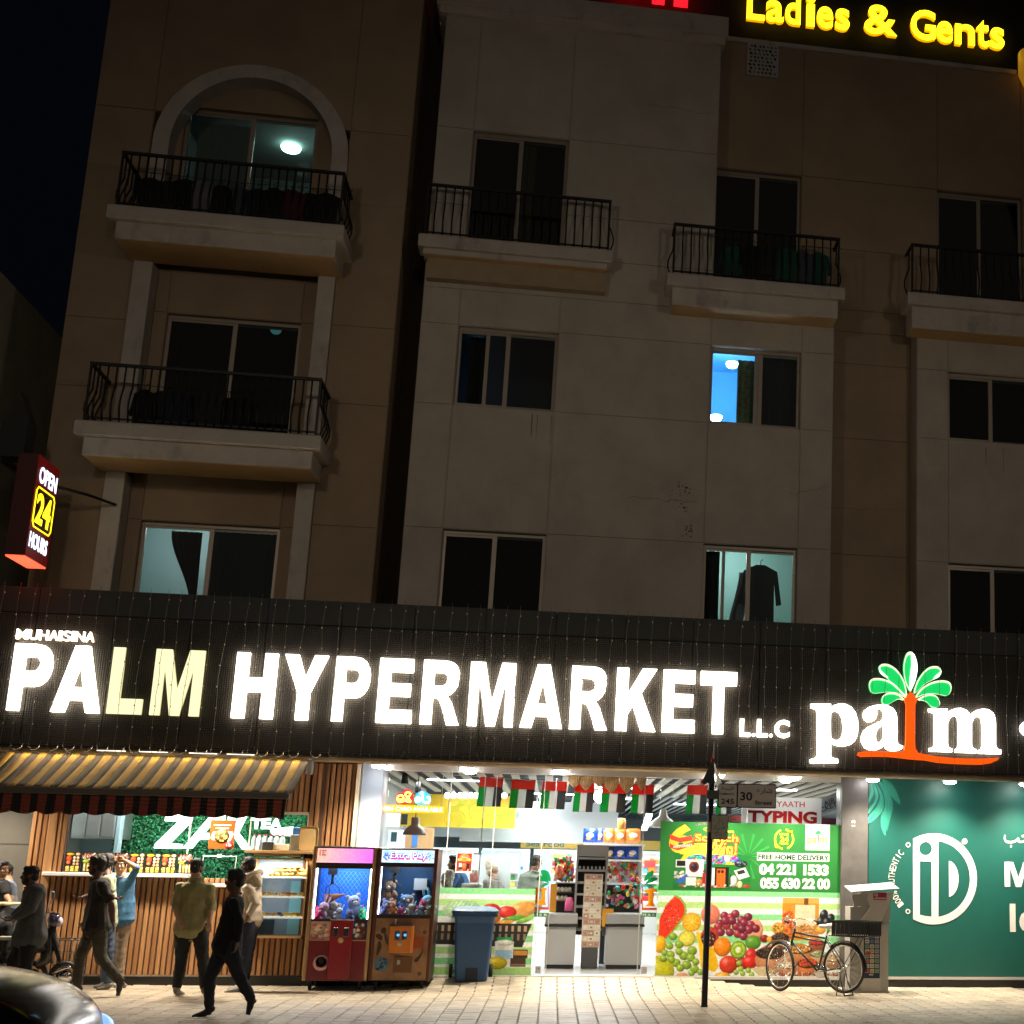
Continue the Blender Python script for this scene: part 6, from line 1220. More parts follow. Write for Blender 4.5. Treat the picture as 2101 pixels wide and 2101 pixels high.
slab('cooler_wall',(985,1745),(1065,1822),9.0,.1,mat('cool_back_glow',(.55,.8,.85),.5,emit=(.55,.85,.95),es=.30),'glowing pale blue chiller wall behind the people at the counter','chiller')

# typing sign, air ticket sign
ty=thing('typing_sign','white sign with red capital letters above the green vinyl','sign',(X(1600,1660,.3),.3,2.4));x0,z0,x1,z1=rect(1523,1634,1685,1692,.30);bx('board',mat('sign_white_board',(.85,.85,.82),.5,emit=(1,1,1),es=.12),x0,.30,z0-.1,x1,.33,z1,ty)
RT=mat('red_letter_acrylic',(.75,.005,.01),.4);t6=lambda s,a,b,bold:(lambda r:text('lettering',s,*r,.285,RT,ty,bold=bold,depth=.012))(rect(*a,*b,.285));t6('YAATH',(1594,1643.5),(1651,1656.5),.0);t6('TYPING',(1535,1662),(1676,1690),.045)
ai=thing('ticket_sign','grey tilted air ticket sign behind the white typing sign','sign',(X(1700,1650,1.0),1,2.5));c=at(1694,1652,Y=1.0);m=MB();m.obox((c.x,1.03,c.z),(.62,.02,.26),Matrix.Rotation(math.radians(-22),3,'Y'));m.build('board',mat('sign_silver',(.40,.43,.46),.4),ai)
for s_,dx,dz,w_ in(('AIR',.06,.055,.20),('TICKET',.0,-.05,.40)):text('lettering',s_,c.x+dx-w_/2,c.z+dz-.04,c.x+dx+w_/2,c.z+dz+.04,.99,mat('navy_print',(.02,.03,.07),.5),ai,bold=.01,rot=22)
slab('red_strip_notice',(1497,1673),(1522,1686),.6,.02,mat('dull_red_print',(.42,.06,.05),.5),'dull red notice left of the typing sign','notice');slab('maroon_panel',(1686,1679),(1716,1692),1.2,.02,mat('maroon_print',(.14,.01,.05),.5),'maroon panel below the tilted air ticket sign','panel')

# UAE flags hung behind the glass
FR,FG,FW,FK=mat('flag_red',(.80,.09,.06),.8,trans=.6),mat('flag_green',(.03,.48,.12),.8,trans=.6),mat('flag_white',(.85,.85,.82),.8,trans=.6),mat('flag_black',(.10,.105,.11),.8,trans=.4)
flg=[((495,160),(660,388),.35),((738,180),(905,400),.35),((970,195),(1145,408),.35),((1215,205),(1352,428),.35),((1420,212),(1600,432),.35),((1650,220),(1805,440),.35),((2064,222),(2212,442),.35),((2290,222),(2400,442),.35)]
fd=['first from the left, over the yellow wall','second from the left, at the end of the yellow wall','third from the left, behind the left door edge','fourth, in the left part of the doorway','fifth, beside the dazzling lamp','sixth, at the right edge of the doorway','seventh, behind the right glass','eighth, beside the street name pole']
for i,(a,b,Y)in enumerate(flg):
    x0,z0,x1,z1=rect(850+.27174*a[0],1550+.27174*a[1],850+.27174*b[0],1550+.27174*b[1],Y);t=thing('hanging_flag','national flag hung vertically inside, '+fd[i],'flag',((x0+x1)/2,Y,z1),'flags hanging inside the shop window')
    W_=x1-x0;H_=z1-z0;rf=random.Random(i)
    def cloth(u0,u1,v0,v1,M,nm):
        vs_=[];nn=8
        for j in range(nn+1):
            for k in range(nn+1):u=u0+(u1-u0)*k/nn;v=v0+(v1-v0)*j/nn;vs_.append((x0+W_*u-.06*W_*(1-v),Y+.018*math.sin(u*7+v*3+i),z0+H_*v))
        m=MB();m.add(vs_,[(j*(nn+1)+k,j*(nn+1)+k+1,(j+1)*(nn+1)+k+1,(j+1)*(nn+1)+k)for j in range(nn)for k in range(nn)],0,True);o=m.build(nm,M,t);so_=o.modifiers.new('thickness','SOLIDIFY');so_.thickness=.0015
    cloth(0,1,.66,1,FR,'red_band');cloth(0,.33,0,.66,FG,'green_band');cloth(.33,.66,0,.66,FW,'white_band');cloth(.66,1,0,.66,FK,'black_band')
ln=MB();ln.tube([at(930,1590,Y=.35),at(1100,1602,Y=.35),at(1300,1608,Y=.35),at(1470,1610,Y=.35)],.004,4);o=ln.build('flag_cord',M_WHITE);tag(o,'thin white cord carrying the row of flags inside the shop','cord')
# kraft lantern pennants over the door
M_KR=mat('kraft_lantern_paper',(.60,.40,.20),.7,var=.35,vs=10,trans=.15)
for i,(u0,v0,u1,v1)in enumerate(((1000,55,1145,150),(1165,125,1255,245),(1248,125,1345,265),(1352,130,1432,235),(1435,140,1540,285),(1553,135,1655,285),(1683,128,1748,265),(1900,75,2005,140))):
    x0,z0,x1,z1=rect(850+.27174*u0,1550+.27174*v0,850+.27174*u1,1550+.27174*v1,.18);W_=(x1-x0)/2;H_=z1-z0;cx_=(x0+x1)/2;vs_=[];nn=12;mm=8
    for j in range(mm+1):
        v=j/mm;w_=W_*(1 if v<.45 else max(.03,math.cos((v-.45)/.55*PI/2)**.8)); 
        for k in range(nn+1):u=-1+2*k/nn;vs_.append((cx_+u*w_+(.05*math.sin(i*2.1)*v if i in(0,7)else 0),.18-.05*math.cos(u*1.4)+.010*(k%2),z1-H_*v))
    m=MB();m.add(vs_,[(j*(nn+1)+k,j*(nn+1)+k+1,(j+1)*(nn+1)+k+1,(j+1)*(nn+1)+k)for j in range(mm)for k in range(nn)],0,False)
    o=m.build('paper_pennant',M_KR);so_=o.modifiers.new('thickness','SOLIDIFY');so_.thickness=.004
    tag(o,'brown folded paper pennant hanging over the doorway, '+['leftmost, tilted beside a downlight','second, below the left LED panel','third, over the fourth flag','fourth, pale one between the LED panels','fifth, beside the dazzling lamp','sixth, right of the dazzling lamp','seventh, narrow one at the right door','rightmost, tucked up by the street sign'][i],'pennant','paper pennants over the doorway')
# ================================================================== props on the pavement
M_CHROME=mat('chrome',(.7,.7,.7),.15,metal=1);M_RUBBER=mat('black_rubber',(.015,.015,.015),.7);M_BLKP=mat('black_plastic',(.02,.02,.02),.4)
# ---- claw machines
def claw(tag_,a,b,Y,dep):
    """a = top left, b = bottom right of the front face in the photograph"""
    x0,x1=a[0],a[1];return x0,x1
def quadface(Y,tl,br):return rect(*tl,*br,Y)
CY_=-.95;CD=.78
def machine(label,xl,xr,zt,M_body,M_trim):
    t=thing('claw_machine',label,'arcade machine',((xl+xr)/2,CY_+CD/2,0));z0=.13
    bx('back_panel',M_body,xl,CY_+CD-.03,z0,xr,CY_+CD,zt,t)
    for nm,x in(('side_rail',xl),('side_rail',xr-.05)):bx(nm,M_trim,x,CY_,z0,x+.05,CY_+.05,zt,t,.008)
    bx('top_panel',M_body,xl,CY_,zt-.03,xr,CY_+CD,zt,t,.01);bx('side_panel',M_body,xl+.001,CY_+.051,z0,xl+.02,CY_+CD-.031,zt-.031,t);bx('side_panel',M_body,xr-.02,CY_+.051,z0,xr-.001,CY_+CD-.031,zt-.031,t)
    for x in(xl+.10,xr-.10):
        for y in(CY_+.10,CY_+CD-.12):
            m=MB();m.lathe([(0,-.02),(.045,-.018),(.05,0),(.045,.018),(0,.02)],(x,y,.055),14,axis='x');m.box(x-.03,y-.03,.09,x+.03,y+.03,z0-.001);m.build('castor',M_RUBBER,t)
    return t
# left machine: maroon, pink header, blue lit cabinet
xl,xr=X(634,1900,CY_),X(764,1900,CY_);xl=X(642,1760,CY_);xr=X(773,1760,CY_)
zt=Z(700,1736,CY_)
MAR=mat('maroon_cabinet',(.18,.008,.016),.35,coat=.3,var=.1,vs=3);GOLD=mat('brass_edge',(.50,.32,.16),.35,metal=.5);DKW=mat('dark_brown_trim',(.035,.018,.014),.4)
c1_=machine('maroon toy claw machine with a pink lit header and blue lit cabinet',xl,xr,zt,DKW,GOLD)
def fz(py,px=700):return Z(px,py,CY_)
z_h0,z_h1=fz(1770),fz(1741);gz0,gz1=fz(1886),fz(1782)
hd_=Print(60,14,'#e0506a')
for i in range(60): 
    c=[.80+(.62-.80)*i/60,.22-(.12)*i/60+.14*(1-i/60),.26+.30*i/60];hd_.a[:,i]=c
hd_.sheet('header_panel',xl+.055,z_h0,xr-.055,z_h1,CY_+.012,PRINT_LIT,c1_);text('lettering','III SSCI',xl+.08,z_h0+.09,xl+.17,z_h1-.02,CY_+.008,M_BLKP,c1_,bold=.02,rot=0)
bx('front_frame',DKW,xl+.05,CY_+.01,gz1,xr-.05,CY_+.05,z_h0-.002,c1_);bx('front_frame',DKW,xl+.05,CY_+.012,z_h1+.002,xr-.05,CY_+.05,zt-.031,c1_)
bx('glass_pane',M_GL,xl+.05,CY_+.02,gz0,xr-.05,CY_+.025,gz1,c1_)
bx('cabinet_back',mat('quilted_blue_lining',(.015,.13,.62),.35,emit=(.01,.13,.75),es=.25,bump=.6,bs=25),xl+.02,CY_+CD-.06,gz0-.1,xr-.02,CY_+CD-.031,gz1+.1,c1_)
m=MB();Yq=CY_+CD-.064
for k in range(-12,26):
    for sg in(1,-1):
        xa_=xl+.02+k*.06;za_=gz0-.1;L_=.75;pa=(xa_ if sg>0 else xa_,za_);pb=(xa_+sg*L_*.75,za_+L_)
        # clip to the lining
        def clip(p,q):
            t0,t1=0,1;d=(q[0]-p[0],q[1]-p[1])
            for pp,qq in((-d[0],p[0]-(xl+.03)),(d[0],(xr-.03)-p[0]),(-d[1],p[1]-(gz0-.09)),(d[1],gz1+.0-p[1])):
                if pp==0:
                    if qq<0:return None
                else:
                    r=qq/pp
                    if pp<0:t0=max(t0,r)
                    else:t1=min(t1,r)
            return None if t0>=t1 else((p[0]+d[0]*t0,p[1]+d[1]*t0),(p[0]+d[0]*t1,p[1]+d[1]*t1))
        c_=clip(pa,pb)
        if c_:m.tube([(c_[0][0],Yq,c_[0][1]),(c_[1][0],Yq,c_[1][1])],.0035,4)
o=m.build('lining_stitch',mat('stitch_light_blue',(.1,.3,.9),.4),c1_);o['kind']='stuff'
bx('inner_strip_light',mat('strip_cool',(1,1,1),.3,emit=(.8,.9,1),es=6),xl+.06,CY_+.06,gz0,xl+.075,CY_+.075,gz1,c1_)
bx('inner_strip_light',mat('strip_cool'),xr-.075,CY_+.06,gz0,xr-.06,CY_+.075,gz1,c1_)
l=bpy.data.lights.new('claw_light','AREA');l.size=.5;l.energy=7;l.color=(.7,.82,1);lo=bpy.data.objects.new('claw_light',l);COL.objects.link(lo);lo.location=((xl+xr)/2,CY_+.35,gz1+.12)
bx('shelf',DKW,xl+.02,CY_+.03,gz0-.03,xr-.02,CY_+CD-.04,gz0-.005,c1_)
def claw_head(t,x,y,z):
    m=MB();m.box(x-.06,y-.05,z-.09,x+.06,y+.05,z);m.lathe([(.02,-.22),(.02,-.09)],(x,y,z),8)
    for k in range(3):
        a=k*2.1+.4;pts=[(x+math.cos(a)*r,y+math.sin(a)*r,z-.22-h)for r,h in((.02,0),(.10,.04),(.115,.12),(.05,.2))];m.tube(pts,.007,5)
    m.build('claw',M_BLKP,t)
claw_head(c1_,xl+.24,CY_+.35,gz1-.0)
pz0,pz1=fz(1930),fz(1891);dz0=fz(2010)
cbx0,cbx1=X(679,1900,CY_),X(725,1900,CY_)
bx('lower_panel',MAR,xl+.05,CY_+.01,.13,xr-.05,CY_+.05,pz0-.004,c1_);bx('coin_door',mat('bright_maroon',(.28,.010,.022),.35,coat=.3),cbx0,CY_-.03,.15,cbx1,CY_+.009,fz(1889),c1_,.01)
bx('brass_strip',GOLD,xl+.05,CY_-.002,pz0-.004,cbx0-.002,CY_+.012,pz0+.012,c1_);bx('brass_strip',GOLD,cbx1+.002,CY_-.002,pz0-.004,xr-.05,CY_+.012,pz0+.012,c1_)
def toys_print(seed,base,cols):
    p=Print(34,42,base);p.speck(17,26,15,15,14,cols,6,seed);p.ell(15,17,10,10,cols[0],0,.4);p.ell(12,20,5,4,'#f6e6d8',0,.2);p.ell(18,15,1.6,2,'#201810',0,.4);p.ell(7,8,4,4,cols[1],0,.3);p.ell(23,8,4,4,cols[1],0,.3);return p
toys_print(5,'#c9a08a',['#e6b8a4','#b5786a','#e0cc9c','#caa0a8']).sheet('window_print',xl+.055,pz0+.014,cbx0-.004,pz1,CY_+.008,PRINT_OPAQUE,c1_);toys_print(6,'#3a2622',['#7a3c34','#d8dcea','#9a6a50','#5a3030']).sheet('window_print',cbx1+.004,pz0+.014,xr-.055,pz1,CY_+.008,PRINT_OPAQUE,c1_)
bx('mid_frame',DKW,xl+.05,CY_+.012,pz1,xr-.05,CY_+.05,gz0,c1_);bx('white_ledge',M_WHITE,cbx0-.01,CY_-.04,fz(1888),cbx1+.01,CY_+.02,fz(1886.4),c1_)
for x_ in(.25,.72):bx('coin_slot',M_CHROME,cbx0+(cbx1-cbx0)*x_-.035,CY_-.042,fz(1922),cbx0+(cbx1-cbx0)*x_+.035,CY_-.031,fz(1903),c1_,.004);bx('slot_slit',M_BLKP,cbx0+(cbx1-cbx0)*x_-.006,CY_-.0435,fz(1918),cbx0+(cbx1-cbx0)*x_+.008,CY_-.0425,fz(1908),c1_)
m=MB();m.lathe([(0,0),(.04,0),(.036,-.008),(0,-.01)],((cbx0+cbx1)/2,CY_-.031,fz(1929)),18,axis='y');m.build('coin_badge',mat('badge_gold',(.6,.45,.2),.4,metal=.5),c1_)
sx_,sz_=X(655,1977,CY_)+.02,fz(1976);m=MB();m.lathe([(0,-.002),(.105,-.002),(.105,0),(0,0)],(sx_,CY_+.008,sz_),24,axis='y');m.build('round_sticker',mat('pink_sticker',(.75,.42,.46),.5),c1_);m=MB();m.lathe([(.045,0),(.075,0)],(sx_,CY_+.004,sz_+.012),24,axis='y');m.build('sticker_ring',mat('sticker_red',(.6,.10,.10),.5),c1_);text('lettering','N1',sx_-.03,sz_-.02,sx_+.03,sz_+.075,CY_+.003,M_BLKP,c1_,bold=.03,rot=8)
# right machine: brown, Extra Play
yl=X(773,1760,CY_)+.012;yr=X(899,1760,CY_);zt2=Z(836,1740,CY_)
BRN=mat('brown_print_panel',(.30,.16,.08),.4,var=.45,vs=2.6,coat=.2)
c2_=machine('brown toy claw machine with an Extra Play header',yl,yr,zt2,DKW,mat('redbrown_edge',(.12,.04,.025),.4,metal=.3))
hz0,hz1=Z(836,1770,CY_),Z(836,1744,CY_);g2z0,g2z1=Z(836,1877,CY_),Z(836,1779,CY_)
hp=Print(84,22,'#bfe3f6');g_=np.random.default_rng(3)
for i in range(12):hp.ell(g_.uniform(0,84),g_.uniform(0,22),g_.uniform(2,6),g_.uniform(2,6),['#8cc8ec','#e8d8f4','#a8dcf4'][i%3],0,.2)
hp.speck(8,12,7,7,18,['#2c4fb0','#3c6ad0','#5a3ab0'],1.4,4);hp.speck(76,10,7,8,14,['#3c78d0','#4a4a9c','#70b0e0'],1.3,5);hp.sheet('header_panel',yl+.055,hz0,yr-.055,hz1,CY_+.010,PRINT_LIT,c2_)
q0,q1=yl+.055+(yr-yl-.11)*.16,yl+.055+(yr-yl-.11)*.86
text('lettering','Extra Play',q0+.008,hz0+.012,q1+.008,hz1-.045,CY_+.0075,mat('magenta_lit',(.8,.01,.3),.4,emit=(1,.02,.35),es=.5),c2_,bold=.05);text('lettering','Extra Play',q0-.004,hz0+.028,q1+.004,hz1-.020,CY_+.006,mat('deep_blue_lit',(.02,.1,.6),.4,emit=(.02,.12,.8),es=.3),c2_,bold=.055);text('lettering','Extra Play',q0+.004,hz0+.036,q1-.004,hz1-.028,CY_+.004,mat('header_white_lit',(1,1,1),.4,emit=(1,1,1),es=.9),c2_,bold=-.004)
bx('front_frame',DKW,yl+.05,CY_+.01,hz1+.002,yr-.05,CY_+.05,zt2-.031,c2_);bx('front_frame',DKW,yl+.05,CY_+.01,g2z1,yr-.05,CY_+.05,hz0-.002,c2_)
bx('glass_pane',M_GL,yl+.05,CY_+.02,g2z0,yr-.05,CY_+.025,g2z1,c2_);bx('cabinet_back',mat('dark_blue_lining',(.02,.06,.14),.25),yl+.02,CY_+CD-.06,g2z0-.1,yr-.02,CY_+CD-.031,g2z1+.1,c2_);bx('shelf',DKW,yl+.02,CY_+.03,g2z0-.03,yr-.02,CY_+CD-.04,g2z0-.005,c2_)
bx('inner_strip_light',mat('strip_cool'),yl+.06,CY_+.06,g2z0,yl+.07,CY_+.07,g2z1,c2_)
l=bpy.data.lights.new('claw_light','AREA');l.size=.4;l.energy=5;l.color=(.75,.87,1);lo=bpy.data.objects.new('claw_light',l);COL.objects.link(lo);lo.location=((yl+yr)/2,CY_+.25,g2z1+.10)
claw_head(c2_,yl+.22,CY_+.3,g2z1);bx('inner_box',mat('pale_inner_box',(.35,.35,.36),.5),yl+.48,CY_+.5,g2z1-.32,yl+.66,CY_+.68,g2z1-.16,c2_)
bx('mid_frame',DKW,yl+.05,CY_+.012,g2z0-.05,yr-.05,CY_+.05,g2z0,c2_)
bx('lower_panel',BRN,yl+.05,CY_+.008,.14,yr-.05,CY_+.05,g2z0-.05,c2_)
def r5(name,a,b,Y,M,d=.02,r=0,par=None):x0,z0,x1,z1=rect(620+.15528*a[0],1740+.15528*a[1],620+.15528*b[0],1740+.15528*b[1],Y);return bx(name,M,x0,Y,z0,x1,Y+d,z1,par or c2_,r)
ORC=mat('orange_coin_box',(.62,.20,.03),.4,coat=.2);r5('coin_box',(1160,1025),(1450,1385),CY_-.09,ORC,.095,.01);r5('box_lid',(1155,1012),(1462,1030),CY_-.10,M_CHROME,.11);r5('orange_handle',(1440,1040),(1456,1385),CY_-.11,mat('orange_bar',(.8,.25,.05),.4),.02,.005)
for u in(1225,1320):r5('coin_slot',(u,1098),(u+55,1215),CY_-.098,M_CHROME,.008,.003);m=MB();m.ell(at(620+.15528*(u+40),1740+.15528*1150,Y=CY_-.102),(.018,.012,.018),10,8);m.build('blue_button',mat('blue_glow_button',(.02,.2,.9),.3,emit=(.03,.3,1),es=1.2),c2_)
m=MB();m.lathe([(0,-.002),(.038,-.002),(.036,.004),(0,.004)],at(620+.15528*1290,1740+.15528*1262,Y=CY_-.095),18,axis='y');m.build('coin_badge',mat('badge_cream',(.55,.42,.3),.5),c2_)
q=at(620+.15528*1232,1740+.15528*1012,Y=CY_-.05);m=MB();m.tube([q,q+Vector((0,0,.05))],.008,6);m.ell(q+Vector((0,0,.06)),(.018,.018,.018),8,6);m.build('joystick',mat('joystick_cream',(.7,.66,.55),.4),c2_)
r5('orange_patch',(1465,1170),(1605,1325),CY_+.004,mat('rust_patch',(.32,.07,.02),.5),.003);r5('lock_door',(1210,1430),(1440,1645),CY_-.004,mat('brown_door',(.15,.065,.02),.45),.011,.004);r5('lock_plate',(1255,1480),(1290,1540),CY_-.010,M_STEEL,.005)
for(u,v)in((1622,1110),(1550,1660)):m=MB();m.ell(at(620+.15528*u,1740+.15528*v,Y=CY_+.006),(.03,.012,.03),12,8);m.build('panel_bolt',mat('bolt_brown',(.16,.09,.05),.35,metal=.4),c2_)
p5=lambda pts,n=0:(lambda w:catmull(w,n)if n else w)([xz(620+.15528*u,1740+.15528*v,CY_+.004)for u,v in pts])
for nm,pts,M_ in(('swirl_print',[(985,950),(1040,945),(1060,1000),(1040,1045),(1000,1040),(985,1000)],'a'),('swirl_print',[(1050,1060),(1100,1050),(1110,1100),(1080,1130),(1040,1110)],'b'),('swirl_print',[(970,1160),(1010,1130),(1060,1170),(1050,1220),(1000,1200)],'b'),('swirl_print',[(1090,1110),(1130,1180),(1135,1280),(1100,1240),(1085,1170)],'c'),
                   ('swirl_print',[(1000,1250),(1030,1230),(1050,1300),(1010,1400),(980,1410)],'b'),('swirl_print',[(1480,1480),(1560,1400),(1595,1330),(1600,1350),(1560,1450),(1510,1510)],'b'),('swirl_print',[(1480,1040),(1560,1080),(1600,1160),(1540,1140)],'a')):
    shape(nm,[p5(pts,4)],CY_+.004,.002,{'a':mat('tan_print',(.26,.15,.08),.5),'b':mat('dark_umber_print',(.045,.022,.012),.5),'c':mat('slate_print',(.06,.05,.05),.5)}[M_],c2_)
q=at(620+.15528*1045,1740+.15528*1535,Y=CY_+.004);m=MB();m.lathe([(0,-.002),(.10,-.002),(.10,0),(0,0)],(q.x,CY_+.006,q.z),26,axis='y',sx=.95);m.build('round_sticker',mat('steel_blue_sticker',(.10,.22,.32),.4),c2_); 
sm=MB();gg=random.Random(2);[sm.ell((q.x+gg.uniform(-.065,.065),CY_+.003,q.z+gg.uniform(-.07,.07)),(.016,.001,.012),6,4)for _ in range(16)];sm.build('sticker_print',mat('ink_print',(.02,.04,.07),.5),c2_)
# plush toys, each its own
def plush(kind,p,s,col,label,rz=0,tilt=0,col2=None):
    t=thing('plush_toy',label,'plush toy',p);M_=mat('plush_%02x%02x%02x'%tuple(int(255*min(1,c))for c in col),col,.95,var=.15,vs=30,sheen=.3);R_=Matrix.Rotation(rz,3,'Z')@Matrix.Rotation(tilt,3,'Y');P0=Vector(p)
    V=lambda x,y,z:P0+R_@Vector((x*s,y*s,z*s));m=MB()
    m.ell(V(0,0,.35),(.38*s,.34*s,.40*s),12,9,M3=R_);m.build('body',M_,t)
    m=MB();m.ell(V(0,-.10,.95),(.36*s,.33*s,.32*s),12,9,M3=R_);m.build('head',M_,t)
    for sx_ in(-1,1):
        if kind=='bear':m=MB();m.ell(V(.28*sx_,-.05,1.22),(.13*s,.08*s,.13*s),8,6,M3=R_);m.build('ear',M_,t)
        if kind=='bunny':m=MB();m.ell(V(.16*sx_,0,1.45),(.09*s,.06*s,.30*s),8,6,M3=R_);m.build('ear',M_,t)
        m=MB();m.ell(V(.36*sx_,-.12,.5),(.12*s,.14*s,.25*s),8,6,M3=R_@Matrix.Rotation(-.6*sx_,3,'Y'));m.build('arm',M_,t)
        m=MB();m.ell(V(.24*sx_,-.32,.12),(.14*s,.24*s,.14*s),8,6,M3=R_);m.build('leg',M_,t)
        m=MB();m.ell(V(.13*sx_,-.40,1.0),(.035*s,.03*s,.045*s),6,5,M3=R_);m.build('eye',M_BLKP,t)
    m=MB();m.ell(V(0,-.38,.88),(.15*s,.12*s,.11*s),8,6,M3=R_);m.build('muzzle',mat('plush_cream',(.75,.7,.62),.95)if not col2 else mat('plush_m_'+col2[0],col2[1],.95),t)
    m=MB();m.ell(V(0,-.49,.92),(.045*s,.03*s,.035*s),6,5,M3=R_);m.build('nose',M_BLKP,t);return t
zf1,zf2=gz0-.004,g2z0-.004
T1=[('bunny',.12,.22,.19,(.75,.45,.62),'pink and lilac plush toy at the left of the maroon machine',1.0),('bear',.09,.14,.13,(.62,.03,.16),'crimson plush toy in the lower left of the maroon machine',.6),('bunny',.34,.16,.13,(.75,.75,.78),'white plush toy at the front middle of the maroon machine',1.2),('bear',.60,.30,.26,(.42,.47,.75),'big pale blue plush toy leaning at the right of the maroon machine',-.6),('bear',.52,.12,.11,(.25,.25,.62),'small violet plush toy at the front of the maroon machine',.9),('bear',.72,.16,.12,(.05,.62,.28),'bright green plush toy in the right corner of the maroon machine',-.4),('bear',.72,.34,.15,(.55,.10,.55),'magenta plush toy beside the big pale blue one',-1.2),('bear',.20,.45,.20,(.62,.52,.36),'sandy plush toy lying at the back left of the maroon machine',1.4)]
for k,x,y,s,c,lb,tl in T1:plush(k,(xl+.07+(x-.06)*1.0,CY_+y,zf1),s,c,lb,random.Random(lb).uniform(-.5,.5),tl*.35)
m=MB();q=Vector((xl+.30,CY_+.32,zf1+.30));m.lathe([(.075,-.13),(0,.16)],(0,0,0),14);o=m.build('plush_cone',mat('plush_wafer',(.45,.20,.11),.9));o.location=q;o.rotation_euler=(0,math.radians(75),0);tag(o,'brown wafer cone shaped plush lying above the pink toy','plush toy')
T2=[('bear',.16,.34,.23,(.28,.17,.11),'large brown teddy bear sitting at the left of the brown machine',0,.17),('bear',.10,.15,.16,(.22,.25,.60),'violet blue plush toy under the large teddy bear',.5,0),('bear',.24,.15,.15,(.70,.28,.10),'orange plush toy in front of the teddy bear',-.4,0),('bear',.34,.32,.15,(.10,.25,.55),'blue and white panda like plush toy behind the orange one',.3,.08),('bear',.46,.30,.19,(.20,.18,.20),'grey dog plush toy in the middle of the brown machine',-.3,.03),('bear',.60,.22,.15,(.68,.02,.14),'crimson plush toy at the right of the grey dog',.8,.02),('bunny',.72,.26,.22,(.22,.52,.72),'light blue plush toy rising in the right corner',-.5,0),('bunny',.44,.12,.13,(.72,.72,.72),'white plush toy in the front middle of the brown machine',1.1,0),('bear',.58,.11,.11,(.35,.5,.62),'pale grey blue plush toy at the front right',.9,0),('bear',.34,.10,.08,(.75,.02,.25),'small hot pink plush toy at the very front',.2,0),('bear',.71,.11,.10,(.5,.55,.42),'small pale green plush toy at the front right corner',.2,0)]
for k,x,y,s,c,lb,tl,dz in T2:plush(k,(yl+.02+x,CY_+y,zf2+dz),s,c,lb,random.Random(lb).uniform(-.5,.5),tl*.4)

# ---- blue wheelie bin
bq=at(962,2030,Z=0.0);BLU=mat('bin_blue_plastic',(.018,.08,.22),.42,bump=.1,bs=60)
b_=thing('wheelie_bin','blue wheeled waste bin with a closed lid beside the brown claw machine','bin',(0,0,0))
m=MB();lv=[(0.0,.225,.25),(.10,.232,.26),(.80,.275,.33),(.88,.285,.35),(.885,.315,.385),(.93,.315,.385)];vs_=[]
for z,hx,hy in lv:
    r=.05
    for sx_,sy_ in((1,1),(-1,1),(-1,-1),(1,-1)):
        for k in range(4):a={(1,1):0,(-1,1):PI/2,(-1,-1):PI,(1,-1):1.5*PI}[(sx_,sy_)]+k*PI/6;vs_.append((sx_*(hx-r)+r*math.cos(a),sy_*(hy-r)+r*math.sin(a)+(.04 if z>.5 else 0)*-1*z*.0,z))
n=16;m.add(vs_,[(k*n+i,k*n+(i+1)%n,(k+1)*n+(i+1)%n,(k+1)*n+i)for k in range(len(lv)-1)for i in range(n)]+[tuple(reversed(range(n)))],0,False);m.build('body',BLU,b_)
m=MB();vs_=[]
for z,k in((.932,1.03),(.965,1.03),(.985,.97),(1.01,.80),(1.02,.4)):
    for sx_,sy_ in((1,1),(-1,1),(-1,-1),(1,-1)):
        for q in range(4):a={(1,1):0,(-1,1):PI/2,(-1,-1):PI,(1,-1):1.5*PI}[(sx_,sy_)]+q*PI/6;vs_.append(((sx_*.27+.05*math.cos(a))*k,(sy_*.335+.05*math.sin(a))*k,z))
m.add(vs_,[(k*n+i,k*n+(i+1)%n,(k+1)*n+(i+1)%n,(k+1)*n+i)for k in range(4)for i in range(n)]+[tuple(reversed(range(n))),tuple(range(4*n,5*n))],0,False)
m.build('lid',mat('bin_lid_blue',(.035,.085,.15),.5),b_)
for x in(-.14,.14):bx('lid_grip',BLU,x-.05,-.41,.945,x+.05,-.355,.975,b_,.01)
bx('front_recess',mat('bin_recess',(.006,.018,.04),.6),-.085,-.268,.002,.085,-.250,.19,b_,.005);bx('rear_handle',BLU,-.26,.40,.93,.26,.44,.97,b_,.012)
MB().tube([(-.30,.26,.10),(.30,.26,.10)],.012,8).build('axle',M_STEEL,b_)
for sx_ in(-1,1):w=MB();w.lathe([(.03,-.025),(.095,-.025),(.10,-.01),(.10,.01),(.095,.025),(.03,.025)],(sx_*.285,.26,.10),20,axis='x');w.build('wheel',M_RUBBER,b_)
b_.location=(bq.x,bq.y+.30,ramp(bq.x,bq.y+.2));b_.rotation_euler=(0,0,math.radians(4))

